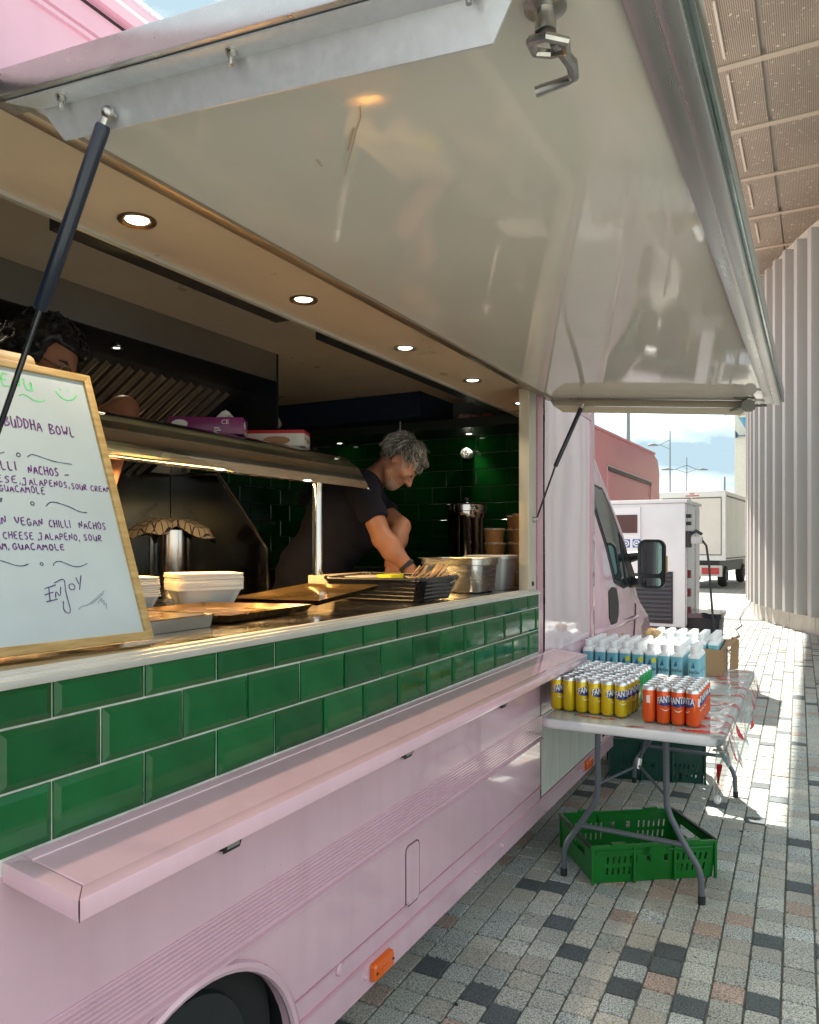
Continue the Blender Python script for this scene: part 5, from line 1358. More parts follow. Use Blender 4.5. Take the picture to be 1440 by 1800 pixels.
def clothp(u, v):
    a_ = u * 2 * math.pi; rr = v
    lob = 1 + 0.45 * math.cos(2 * (a_ - 1.05)) + 0.1 * math.sin(5 * a_)
    r_ = rr * 0.17 * lob
    drop = max(0, r_ - 0.10)
    return (-1.6 + r_ * math.cos(a_) * 0.95, 2.72 + r_ * math.sin(a_) * 1.0, 1.622 + 0.025 * (1 - rr) - drop * 0.45 - 0.03 * (rr > 0.9) + 0.012 * math.sin(6 * a_ + 4 * rr) * rr)
m.grid(clothp, 48, 12)
tag(m.build('kitchen_cloth', CHECK, smooth=70), 'beige kitchen cloth with a dark grid draped over the stock pot', 'cloth')
t = thing('salt_tub', 'small white tub with a speckled lid right of the splash guard', 'tub', (-1.22, 3.32, 1.30))
m = MB(); m.lathe([(0.04, 1.385), (0.05, 1.44), (0.0, 1.44)], (-1.22, 3.32, 0), 20); m.build('tub_body', mat('old_ivory', (0.5, 0.46, 0.36), rough=0.5), t)
m = MB(); m.lathe([(0.052, 1.44), (0.052, 1.465), (0.03, 1.49), (0.0, 1.492)], (-1.22, 3.32, 0), 20); m.build('tub_lid', mat('speckled', (0.03, 0.03, 0.03), col2=(0.6, 0.6, 0.6), rough=0.5, vscale=70), t)
m = MB(); m.box(-1.45, -1.05, 3.15, 3.9, 0.65, 1.36); m.box(-1.46, -1.04, 3.14, 3.92, 1.36, 1.385)
tag(m.build('worktop_cabinet', STEELD), 'low steel cabinet against the tiles right of the splash guard', 'cabinet')
t = thing('ladle', 'dark ladle hanging below the gantry rail', 'ladle', (-1.15, 1.95, 1.80))
m = MB(); m.tube([(-1.15, 1.95, 1.93), (-1.15, 1.95, 1.80)], 0.005, 6); m.build('ladle_handle', STEELD, t)
m = MB(); m.sphere((-1.15, 1.955, 1.775), (0.02, 0.028, 0.035), 14, 9); m.build('ladle_bowl', STEELD, t)

# ---- things on the far shelf and locker
CLOTHC = mat('cream_cloth', (0.50, 0.45, 0.34), rough=0.9, var=0.15, vscale=20)
def rollthing(name, label, cat, p0, p1, r, ma, knob=None):
    m = MB(); p0, p1 = Vector(p0), Vector(p1)
    m.tube([p0, p0.lerp(p1, .05), p0.lerp(p1, .3), p0.lerp(p1, .6), p0.lerp(p1, .95), p1], [r * .7, r, r * 1.05, r * .95, r * 1.0, r * .7], 14)
    if knob: m.sphere(p0, knob, 12, 8)
    return tag(m.build(name, ma, smooth=60), label, cat)
rollthing('paper_roll', 'cream paper roll leaning in the dark corner above the glove boxes', 'paper roll', (-1.70, 3.55, 2.36), (-1.66, 3.62, 2.20), 0.042, CLOTHC)
rollthing('cloth_roll', 'cream rolled cloth with a round end, left of the pair on the dark shelf', 'cloth', (-1.17, 4.18, 2.375), (-1.10, 4.2, 2.255), 0.026, CLOTHC, 0.034)
rollthing('cloth_roll', 'cream rolled cloth with a round end, right of the pair on the dark shelf', 'cloth', (-1.03, 4.18, 2.355), (-0.93, 4.25, 2.255), 0.028, CLOTHC, 0.036)
m = MB(); m.tube([(-1.10, 4.12, 2.29), (-1.09, 4.10, 2.20), (-1.12, 4.10, 2.12), (-1.17, 4.10, 2.09), (-1.22, 4.10, 2.11), (-1.20, 4.10, 2.16), (-1.12, 4.10, 2.20), (-1.06, 4.10, 2.11), (-1.05, 4.10, 2.07)], 0.004, 6)
tag(m.build('hanging_cable', WHITE), 'thin white cable looping down from the dark shelf', 'cable')
rollthing('packet', 'small striped packet lying on the dark shelf', 'packet', (-0.74, 4.2, 2.275), (-0.62, 4.22, 2.262), 0.028, mat('packet_print', (0.45, 0.4, 0.4), col2=(0.4, 0.05, 0.05), rough=0.5, vscale=40))
rollthing('packet', 'orange red packet lying next to the striped packet on the shelf', 'packet', (-0.60, 4.22, 2.262), (-0.53, 4.24, 2.27), 0.028, mat('packet_red', (0.38, 0.09, 0.03), rough=0.5))
m = MB(); m.box(-0.40, -0.32, 4.2, 4.3, 2.226, 2.32)
tag(m.build('small_box', mat('dark_card', (0.05, 0.04, 0.035), rough=0.5), bevel=0.003), 'small dark box at the right end of the far shelf', 'box')

# ================================================================== DRINKS TABLE
tb = thing('folding_table', 'white plastic folding table with grey bent legs beside the truck', 'table', (0.45, 4.2, 0))
TX0, TX1, TY0, TY1 = 0.068, 0.826, 3.272, 5.12
def tl(w_, z): return [(p[0], p[1], z) for p in rrect(TX1 - TX0 - w_, TY1 - TY0 - w_, 0.055 - w_ / 4, 7, (TX0 + TX1) / 2, (TY0 + TY1) / 2)]
m = MB(); m.loops([tl(0.02, 0.703), tl(0.004, 0.707), tl(0.0, 0.715), tl(0.0, 0.735), tl(0.006, 0.742), tl(0.018, 0.7445)]); m.build('tabletop', mat('table_plastic', (0.72, 0.73, 0.73), rough=0.42, var=0.05, vscale=10, bump=0.08, bscale=70), tb, smooth=60)
LEG = mat('grey_leg_paint', (0.10, 0.115, 0.13), rough=0.35, coat=0.2)
for y, s_ in ((3.43, 1), (4.97, -1)):
    lft = [(0.289, y, 0.70), (0.289, y, 0.40), (0.270, y, 0.345), (0.215, y, 0.255), (0.150, y, 0.155), (0.136, y, 0.115), (0.133, y, 0.0)]
    rgt = [(0.583, y, 0.70), (0.586, y, 0.40), (0.603, y, 0.345), (0.653, y, 0.250), (0.712, y, 0.155), (0.725, y, 0.115), (0.729, y, 0.0)]
    for pp in (lft, rgt):
        m = MB(); m.tube(pp, 0.0135, 12); l_ = m.build('leg', LEG, tb)
        m = MB(); m.tube([(pp[-1][0], y, 0.0), (pp[-1][0], y, 0.035)], 0.0155, 12); m.build('foot_cap', RUBBER, l_)
    m = MB(); m.tube([(0.215, y, 0.242), (0.653, y, 0.236)], 0.011, 10); m.build('crossbar', LEG, tb)
    m = MB(); m.tube([(0.289, y, 0.44), (0.435, y + s_ * .16, 0.505)], 0.006, 8); m.tube([(0.586, y, 0.43), (0.435, y + s_ * .16, 0.505)], 0.006, 8); m.tube([(0.435, y + s_ * .16, 0.505), (0.455, y + s_ * .40, 0.70)], 0.0065, 8); m.build('brace', LEG, tb)
    m = MB(); m.tube([(0.432, y + s_ * .158, 0.49), (0.438, y + s_ * .168, 0.535)], 0.012, 10); m.build('brace_collar', ZINC, tb)

# ---- plastic tablecloth with red chillies
CLX, CLY = (TX0 + 0.02, TX1), (TY0 + 0.008, TY1 - 0.01)
def nz(x, y, s, o=0): return mnoise.noise(Vector((x * s + o, y * s, o * 3.1)))
def cloth_pt(s, y):
    """s: metres from the left edge across the table, running on down over the right-hand edge"""
    flat = TX1 - CLX[0] + 0.004
    wr = 0.0025 * abs(nz(s, y * 0.6, 22, 3)) + 0.004 * abs(nz(s * .5, y, 9, 7)) * (1 if y > 3.9 or s > .55 else .25)
    if s <= flat - 0.02:
        return (CLX[0] + s, y, 0.7475 + wr)
    e = s - (flat - 0.02)
    fold = math.sin(y * 15 + 3 * nz(y, 0, 4, 1)) * 0.5 + 0.7 * nz(y, s, 5, 5)
    a_ = min(e / 0.03, 1.0) * math.pi / 2
    x = CLX[0] + flat - 0.02 + 0.022 * math.sin(a_) + max(0, e - 0.03) * (0.24 + 0.20 * fold) * (1 + 0.8 * math.exp(-((y - 4.55) / 0.2) ** 2))
    z = 0.7475 + wr * 0.3 - 0.022 * (1 - math.cos(a_)) - max(0, e - 0.03) * (0.92 - 0.1 * fold)
    return (x, y + 0.02 * nz(y, e, 6, 9), z)
CHIL = []
rc = random.Random(21)
for i in range(46):
    CHIL.append((rc.uniform(0.58, 0.98), rc.uniform(CLY[0], CLY[1]), rc.uniform(0.045, 0.070), rc.uniform(0.013, 0.020), rc.uniform(-0.55, 0.55), rc.uniform(-.014, .014)))
for i in range(50):
    CHIL.append((rc.uniform(0.0, 1.0), rc.uniform(CLY[0], CLY[1]), rc.uniform(0.030, 0.055), rc.uniform(0.007, 0.0125), rc.uniform(-0.55, 0.55), rc.uniform(-.012, .012)))
for s_, y_ in ((0.60, 3.315), (0.68, 3.335), (0.66, 4.52), (0.62, 3.98), (0.71, 4.2), (0.69, 4.6)): CHIL.append((s_, y_, 0.048, 0.011, rc.uniform(-.3, .3), 0.006))
def is_chilli(s, y):
    for cs, cy_, L, W, an, bend in CHIL:
        ds, dy = s - cs, y - cy_
        if abs(ds) > .08 or abs(dy) > .08: continue
        a_ = ds * math.cos(an) + dy * math.sin(an); b_ = -ds * math.sin(an) + dy * math.cos(an)
        if abs(a_) < L:
            b_ -= bend * (1 - (a_ / L) ** 2)
            if abs(b_) < W * (1 - (abs(a_) / L) ** 2.2) * (1 - 0.35 * a_ / L): return True
    return False
CLEAR = bpy.data.materials.new('clear_tablecloth'); CLEAR.use_nodes = True
nt = CLEAR.node_tree; b_ = nt.nodes['Principled BSDF']
b_.inputs['Base Color'].default_value = (0.52, 0.58, 0.55, 1); b_.inputs['Roughness'].default_value = 0.12; b_.inputs['Coat Weight'].default_value = 0.5; b_.inputs['Alpha'].default_value = 0.55
CHILM = mat('chilli_print', (0.60, 0.018, 0.03), rough=0.15, coat=0.6, var=0.2, vscale=40)
ns, ny = 150, 230
vs, fs, ms = [], [], []
for j in range(ny + 1):
    v = j / ny; y = CLY[0] + (CLY[1] - CLY[0]) * v
    yy = (y - 3.28)
    drop = 0.13 + 0.10 * math.exp(-((y - 3.62) / .22) ** 2) + 0.04 * math.sin(y * 5) + 0.05 * nz(y, 0, 5, 2)
    if y < 3.34: drop = 0.05 + (y - 3.28) * 1.4
    S = TX1 - CLX[0] + drop
    for i in range(ns + 1):
        s_ = S * i / ns
        vs.append(cloth_pt(s_, y))
    if j < ny:
        for i in range(ns):
            sm = S * (i + .5) / ns
            fs.append((j * (ns + 1) + i, j * (ns + 1) + i + 1, (j + 1) * (ns + 1) + i + 1, (j + 1) * (ns + 1) + i))
            ms.append(1 if is_chilli(sm, y) else 0)
m = MB(); m.v, m.f, m.m = vs, fs, ms
# the knotted corner tail hanging from the front right corner
def tail(u, v):
    z = 0.735 - 0.255 * v ** 1.1
    wd = 0.062 * (1 - 0.75 * v) + 0.012
    return (0.835 + wd * (u - .5) * 1.1 + 0.012 * math.sin(u * 14 + v * 4) * (1 - v) - 0.035 * v, 3.30 + 0.015 * math.sin(u * 19 + v * 3) + 0.05 * v - 0.012, z)
m.grid(tail, 22, 26, 0)
st0 = len(m.m)
m.grid(lambda u, v: tuple(Vector(tail(0.25 + 0.3 * u, 0.45 + .32 * v)) + Vector((0.001, -0.004, 0))), 6, 8, 1)
cl = m.build('tablecloth', [CLEAR, CHILM], None, smooth=180)
tag(cl, 'clear plastic tablecloth printed with red chillies, bunched over the table edge', 'tablecloth')
m = MB(); m.sphere(tail(0.5, 1.0), (0.016, 0.014, 0.02), 10, 7); m.build('knot', mat('white_film', (0.75, 0.76, 0.75), rough=0.3), cl)
t = thing('table_clip', 'little metal clip holding the tablecloth at the front right table corner', 'clip', (0.815, 3.285, 0.72))
m = MB(); m.box(0.79, 0.835, 3.262, 3.285, 0.752, 0.757); m.box(0.79, 0.835, 3.262, 3.285, 0.692, 0.697); m.box(0.83, 0.836, 3.262, 3.285, 0.697, 0.752); m.build('clip_jaw', ZINC, t)
m = MB(); m.tube([(0.832, 3.265, 0.69), (0.838, 3.262, 0.655), (0.847, 3.262, 0.655), (0.841, 3.265, 0.69)], 0.0022, 6); m.build('clip_spring', mat('teal_wire', (0.1, 0.4, 0.42), rough=0.3), t)

# ---- drink cans
ALC = mat('can_aluminium', (0.80, 0.81, 0.81), rough=0.28, metal=0.75)
def can_parts(paint, logo, blob):
    b = MB()
    prof_ = [(0.0, 0.0025), (0.021, 0.0), (0.0255, 0.005), (0.0288, 0.012), (0.0288, 0.139)]
    b.lathe(prof_, n=26, closed=False)
    b.lathe([(0.0288, 0.139), (0.0262, 0.1495), (0.0250, 0.152), (0.0262, 0.1555), (0.0248, 0.1565), (0.0238, 0.1525), (0.0, 0.1525)], n=26, m=1, closed=False)
    body = b.mesh('drink_can', [paint, ALC], smooth=40)
    b = MB(); b.sphere((0, 0.007, 0.1545), (0.007, 0.011, 0.0012), 10, 5); b.sphere((0, -0.010, 0.1530), (0.010, 0.008, 0.001), 10, 5)
    tab = b.mesh('pull_tab', ALC)
    parts = [('pull_tab', tab)]
    def wrap(pts, r): return [(r * math.sin(x / 0.0288), -r * math.cos(x / 0.0288), z) for x, z in pts]
    if logo:
        b = MB()
        n = 22
        top = [(-0.040 + 0.080 * k / n, 0.099 + 0.017 * math.sin(math.pi * k / n) ** .6 + .006 * (k / n)) for k in range(n + 1)]
        bot = [(-0.040 + 0.080 * k / n, 0.092 - 0.017 * math.sin(math.pi * k / n) ** .6 + .004 * (k / n)) for k in range(n + 1)]
        b.add(wrap(top, 0.0293) + wrap(bot, 0.0293), [(i, i + 1, n + 2 + i, n + 1 + i) for i in range(n)])
        parts.append(('logo_patch', b.mesh('logo_patch', blob)))
        vs_, fs_ = text_geo(logo, 0.040, 0.0012)
        wd = max(v[0] for v in vs_) - min(v[0] for v in vs_)
        k = 0.073 / wd
        b = MB(); b.add(wrap([(x * k, 0.0905 + y * 0.95 + 0.10 * x * k + 0.003 * math.cos(x * k * 60)) for x, y, z in vs_], 0.0299), fs_)
        parts.append(('lettering', b.mesh('lettering', mat('print_white', (0.82, 0.82, 0.8), rough=0.3))))
        b = MB()
        n = 12
        ar = [(-0.020 + 0.040 * k2 / n, 0.068 - 0.008 * math.sin(math.pi * k2 / n)) for k2 in range(n + 1)]
        ar2 = [(x, z - 0.004 * math.sin(math.pi * (i / n))) for i, (x, z) in enumerate(ar)]
        b.add(wrap(ar, 0.0291) + wrap(ar2, 0.0291), [(i, i + 1, n + 2 + i, n + 1 + i) for i in range(n)])
        ba = [(0.052, 0.085), (0.066, 0.085), (0.066, 0.118), (0.052, 0.118)]
        b.add(wrap([(0.052 + .003 * i, z) for z in (0.085, 0.118) for i in range(6)], 0.0291), [(i, i + 1, 7 + i, 6 + i) for i in range(5)])
        parts.append(('printed_smile', b.mesh('printed_smile', mat('print_pale', (0.78, 0.76, 0.70), rough=0.4))))
    return body, parts
NAVY = mat('print_navy', (0.012, 0.03, 0.20), rough=0.3, coat=0.4)
YEL = mat('yellow_can_paint', (0.70, 0.52, 0.005), rough=0.22, metal=0.35, coat=0.4)
ORA = mat('orange_can_paint', (0.78, 0.10, 0.008), rough=0.22, metal=0.25, coat=0.4)
GRN = mat('green_can_paint', (0.005, 0.30, 0.07), rough=0.2, metal=0.4, coat=0.4)
def place_cans(paint, logo, x0, y0, nx, ny_, rz, colour, where, grp, seed):
    body, parts = can_parts(paint, logo, NAVY)
    r_ = random.Random(seed)
    root = None
    for j in range(ny_):
        for i in range(nx):
            x = i * 0.0602; y = j * 0.0600
            px = x0 + x * math.cos(rz) - y * math.sin(rz) + r_.uniform(-.001, .001); py = y0 + x * math.sin(rz) + y * math.cos(rz) + r_.uniform(-.001, .001)
            lab = f'{colour} can in row {ORD[j]} from the front, {ORD[i]} from the left, {where}'
            lab = f'{colour} drink can, {ORD[i]} from the left in the {ORD[j]} row of {where}'
            spin = ((R(58), R(150), R(52), R(66), R(74), R(28))[i] if nx == 6 else (R(-110), R(28), R(8), R(-52))[i]) + r_.uniform(-.08, .08) if j == 0 else (R(30) + r_.uniform(-.5, .5) if i == nx - 1 else r_.uniform(0, 6))
            if root is None:
                root = link('drink_can', body, None, (px, py, 0.7515)); root.rotation_euler = (0, 0, spin)
                tag(root, lab, 'drink can', grp)
                for nm, me in parts: link(nm, me, root)
            else:
                copy_tree(root, (px, py, 0.7515), spin, lab)
place_cans(YEL, 'FANTA', 0.088, 3.475, 6, 4, R(-5), 'yellow', 'the yellow block', 'yellow cans at the table front', 2)
place_cans(ORA, 'FANTA', 0.515, 3.415, 4, 6, R(-1), 'orange', 'the orange block', 'orange cans at the table front', 9)
place_cans(GRN, None, 0.088, 3.735, 6, 5, R(-2), 'green', 'the green block', 'green cans behind the yellow cans', 4)

# ---- water bottles
BWHITE = mat('bottle_white', (0.78, 0.79, 0.78), rough=0.35, sub=0.05)
LABELB = mat('label_teal', (0.14, 0.42, 0.50), rough=0.35, var=0.15, vscale=14, col2=(0.34, 0.60, 0.66), stretch=(1, 1, 0.6))
def bottle_mesh():
    b = MB()
    L = [(.050, .008, 0), (.058, .010, .004), (.060, .012, .160), (.058, .014, .167), (.046, .02, .177), (.038, .0185, .181), (.036, .0178, .187)]
    b.loops([rrect(w, w, min(r, w / 2 - .0002), 3, 0, 0, z) for w, r, z in L])
    return b.mesh('water_bottle', BWHITE, smooth=50)
bo_me = bottle_mesh()
b = MB(); b.lathe([(0.0195, 0.183), (0.0205, 0.184), (0.0205, 0.206), (0.019, 0.212), (0.0, 0.2125)], n=20); cap_me = b.mesh('bottle_cap', mat('cap_white', (0.80, 0.81, 0.80), rough=0.3), smooth=40)
b = MB(); b.loops([rrect(.0606, .0606, .012, 3, 0, 0, .010), rrect(.0612, .0612, .012, 3, 0, 0, .158)], cap0=False, cap1=False); lab_me = b.mesh('bottle_label', LABELB, smooth=50)
vs_, fs_ = text_geo('HyGo', 0.0225, 0.0004)
b = MB(); b.add([(x * 0.95, -0.0312, 0.088 + y) for x, y, z in vs_], fs_); txt_me = b.mesh('lettering', mat('ink_navy', (0.01, 0.025, 0.09), rough=0.4))
b = MB(); b.add([(-0.010, -0.0312, 0.114), (0.004, -0.0312, 0.114), (0.001, -0.0312, 0.124), (-0.001, -0.0312, 0.143), (-0.008, -0.0312, 0.126)], [(0, 1, 2, 3, 4)]); b.add([(-0.018, -0.0312, 0.113), (-0.011, -0.0312, 0.113), (-0.009, -0.0312, 0.125), (-0.003, -0.0312, 0.146), (-0.011, -0.0312, 0.128)], [(0, 1, 2, 3, 4)]); drop_me = b.mesh('logo_drop', mat('ink_blue', (0.01, 0.10, 0.24), rough=0.4))
b = MB(); b.lathe([(0.0, -0.0314), (0.0125, -0.0314)], (0.016, 0, 0.135), 18, axis='y', closed=False); dot_me = b.mesh('yellow_sticker', mat('sticker_yellow', (0.72, 0.66, 0.02), rough=0.4))
def bottle(x, y, rz, lab, grp, sticker):
    o = link('water_bottle', bo_me, None, (x, y, 0.7515)); o.rotation_euler = (0, 0, rz)
    o.scale = (0.97, 0.97, 1.12)
    tag(o, lab, 'water bottle', grp)
    for nm, me in (('bottle_cap', cap_me), ('bottle_label', lab_me), ('lettering', txt_me), ('logo_drop', drop_me)) + ((('yellow_sticker', dot_me),) if sticker else ()):
        link(nm, me, o)
rb = random.Random(8)
for i in range(8):
    for j in range(6):
        bottle(0.040 + 0.0672 * i, 4.215 + 0.0655 * j + rb.uniform(-.002, .002), rb.uniform(-.12, .12) + R(4), f'white bottle with blue label, {ORD[i]} from the left in the {ORD[j]} row of its block', 'blue labelled water bottles standing in rows', i in (3, 4, 5) and j == 0)
for j in range(4):
    bottle(0.598, 4.19 + 0.067 * j, R(6), f'white bottle with blue label, {ORD[j]} from the front in the column right of the block', 'blue labelled water bottles in the separate column', False)
CARD = mat('brown_cardboard', (0.33, 0.20, 0.10), rough=0.8, var=0.08, vscale=12, bump=0.05)
ct = thing('cardboard_carton', 'torn open brown carton of white capped bottles at the back of the table', 'carton', (0.46, 4.90, 0.7515))
m = MB()
m.hexa([(0.245, 4.745, 0.7515), (0.668, 4.745, 0.7515), (0.668, 4.750, 0.7515), (0.245, 4.750, 0.7515), (0.245, 4.745, 0.925), (0.668, 4.745, 0.905), (0.668, 4.750, 0.905), (0.245, 4.750, 0.925)]); m.build('front_panel', CARD, ct)
m = MB(); m.hexa([(0.668, 4.745, 0.7515), (0.673, 4.745, 0.7515), (0.673, 5.10, 0.7515), (0.668, 5.10, 0.7515), (0.668, 4.745, 0.905), (0.673, 4.745, 0.905), (0.673, 5.10, 0.93), (0.668, 5.10, 0.93)]); m.box(0.245, 0.25, 4.75, 5.10, 0.7515, 0.93); m.box(0.25, 0.668, 5.095, 5.10, 0.7515, 0.93); m.box(0.25, 0.668, 4.75, 5.095, 0.7515, 0.754); m.build('side_panel', CARD, ct)
m = MB(); m.hexa([(0.672, 4.80, 0.90), (0.674, 5.09, 0.925), (0.735, 5.09, 0.955), (0.73, 4.86, 0.935), (0.672, 4.80, 0.904), (0.674, 5.09, 0.929), (0.735, 5.09, 0.959), (0.73, 4.86, 0.939)]); m.hexa([(0.69, 5.02, 0.7515), (0.73, 5.10, 0.7515), (0.735, 5.105, 0.93), (0.70, 5.03, 0.955), (0.692, 5.02, 0.7515), (0.733, 5.10, 0.7515), (0.738, 5.105, 0.93), (0.703, 5.03, 0.955)]); m.build('torn_flap', CARD, ct)
for i in range(6):
    for j in range(5):
        bottle(0.288 + 0.0675 * i, 4.788 + 0.066 * j, rb.uniform(-.06, .06), f'white capped bottle in the torn carton, {ORD[i]} from the left in the {ORD[j]} row', 'bottles packed in the torn carton', False)
m = MB(); m.grid(lambda u, v: (0.285 + (0.045 + .012 * math.sin(9 * u * 6.28 + 5 * v)) * math.sin(v * 3.14) * math.cos(u * 6.283), 4.74 + (0.03 + .008 * math.sin(5 * u * 6.28)) * math.sin(v * 3.14) * math.sin(u * 6.283), 0.985 + (0.026 + .006 * math.sin(7 * u * 6.28)) * math.cos(v * 3.14)), 20, 10)
tag(m.build('crumpled_paper', mat('tan_paper', (0.55, 0.36, 0.17), rough=0.8), smooth=30), 'crumpled tan paper stuck on the left end of the torn carton', 'paper')
m = MB(); m.hexa([(0.045, 4.62, 0.7515), (0.12, 4.655, 0.7515), (0.12, 4.66, 0.7515), (0.045, 4.625, 0.7515), (0.04, 4.61, 0.90), (0.13, 4.68, 0.985), (0.13, 4.685, 0.985), (0.04, 4.615, 0.90)])
m.box(0.02, 0.24, 4.62, 4.66, 0.7515, 0.80)
tag(m.build('card_flap', CARD), 'torn brown cardboard strip behind the bottles next to the van', 'cardboard')

# ---- crates under the table
def crate(name, label, cx, cy, rz, L, W, H, ma, detail):
    t = thing(name, label, 'crate', (cx, cy, 0))
    Mx = Matrix.Translation((cx, cy, 0.002)) @ Matrix.Rotation(rz, 4, 'Z')
    def wall(P, us, zs, holes, slant, nm):
        b = MB(); th = 0.004
        for i in range(len(us) - 1):
            for j in range(len(zs) - 1):
                if (i, j) in holes: continue
                def ux(k, jj):
                    inner = 0 < k < len(us) - 1
                    return us[k] + (slant * (zs[jj] - zs[0]) if inner else 0)
                q = []
                for o_ in (0, th):
                    q += [P(ux(i, j), zs[j], o_), P(ux(i + 1, j), zs[j], o_), P(ux(i + 1, j + 1), zs[j + 1], o_), P(ux(i, j + 1), zs[j + 1], o_)]
                b.add(q, [(0, 1, 2, 3), (7, 6, 5, 4), (0, 4, 5, 1), (1, 5, 6, 2), (2, 6, 7, 3), (3, 7, 4, 0)])
        b.xf(Mx); return b.build(nm, ma, t)
    fl = 0.014
    def long_(sgn):
        return lambda u, z, o_: (u * (1 + 2 * fl * z / H / L) , sgn * (W / 2 + fl * z / H - o_), z)
    us = [-L / 2]
    holes = set(); zs = [0, 0.035, 0.068, 0.085, 0.118, H]
    def slotgrp(x0, n, pitch, w):
        for k in range(n):
            us.extend([x0 + k * pitch, x0 + k * pitch + w])
    slotgrp(-L * 0.40, 6, 0.026, 0.009); slotgrp(-0.045, 1, .05, 0.02); slotgrp(0.035, 1, .05, 0.02); slotgrp(L * 0.17, 6, 0.026, 0.009)
    us.append(L / 2)
    for i in range(1, len(us) - 1, 2):
        if abs(us[i]) > 0.06: holes |= {(i, 1), (i, 3)}
        else: holes |= {(i, 3)}
    for sgn in (-1, 1): wall(long_(sgn), us, zs, holes, 0.10, 'long_side')
    def short_(sgn):
        return lambda u, z, o_: (sgn * (L / 2 + fl * z / H - o_), u * (1 + 2 * fl * z / H / W), z)
    us2 = [-W / 2, -0.11, -0.06, 0.06, 0.11, W / 2]; zs2 = [0, 0.05, 0.085, 0.125, H]
    for sgn in (-1, 1): wall(short_(sgn), us2, zs2, {(2, 2), (1, 2), (3, 2)}, 0.0, 'short_side')
    b = MB(); nxb = 14
    b.box(-L / 2, L / 2, -W / 2, W / 2, 0.0, 0.004)
    for k in range(nxb): b.box(-L / 2 + L * k / nxb, -L / 2 + L * k / nxb + 0.004, -W / 2, W / 2, 0.004, 0.012)
    b.xf(Mx); b.build('crate_floor', ma, t)
    b = MB()
    Lr, Wr = L / 2 + fl, W / 2 + fl
    for sgn in (-1, 1):
        b.box(-Lr - .006, Lr + .006, sgn * Wr - (0.010 if sgn > 0 else 0.004), sgn * Wr + (0.004 if sgn > 0 else 0.010), H - 0.012, H + 0.004)
        b.box(-L * .36, -L * .24, sgn * Wr - .012, sgn * Wr + .012, H + .004, H + .014); b.box(L * .26, L * .38, sgn * Wr - .012, sgn * Wr + .012, H + .004, H + .014)
        b.box(-Lr + .02, -0.06, sgn * Wr - .006, sgn * Wr + .006, H - .030, H - .022)
        b.box(0.06, Lr - .02, sgn * Wr - .006, sgn * Wr + .006, H - .030, H - .022)
        for u in (-Lr + .005, -L * .17, L * .17, Lr - .005): b.box(u - .006, u + .006, sgn * Wr - .007, sgn * Wr + .007, 0.0, H)
    b.xf(Mx); b.build('crate_rim', ma, t, bevel=0.0015, seg=1)
    b = MB()
    for sgn in (-1, 1):
        b.box(sgn * Lr - .008, sgn * Lr + .008, -Wr, Wr, H - .010, H + .005)
    b.xf(Mx); b.build('bale_arm', mat('black_green_plastic', (0.008, 0.02, 0.012), rough=0.35), t, bevel=0.003)
crate('green_crate', 'bright green slotted plastic crate under the front of the drinks table', 0.389, 3.73, R(35.6), 0.565, 0.40, 0.168, mat('green_crate_plastic', (0.004, 0.135, 0.014), rough=0.32, var=0.12, vscale=8, coat=0.15), True)
crate('dark_crate', 'dark green plastic crate in the shade under the far half of the table', 0.20, 5.26, R(16), 0.56, 0.40, 0.26, mat('dark_green_plastic', (0.006, 0.05, 0.035), rough=0.35, var=0.15, coat=0.1), True)

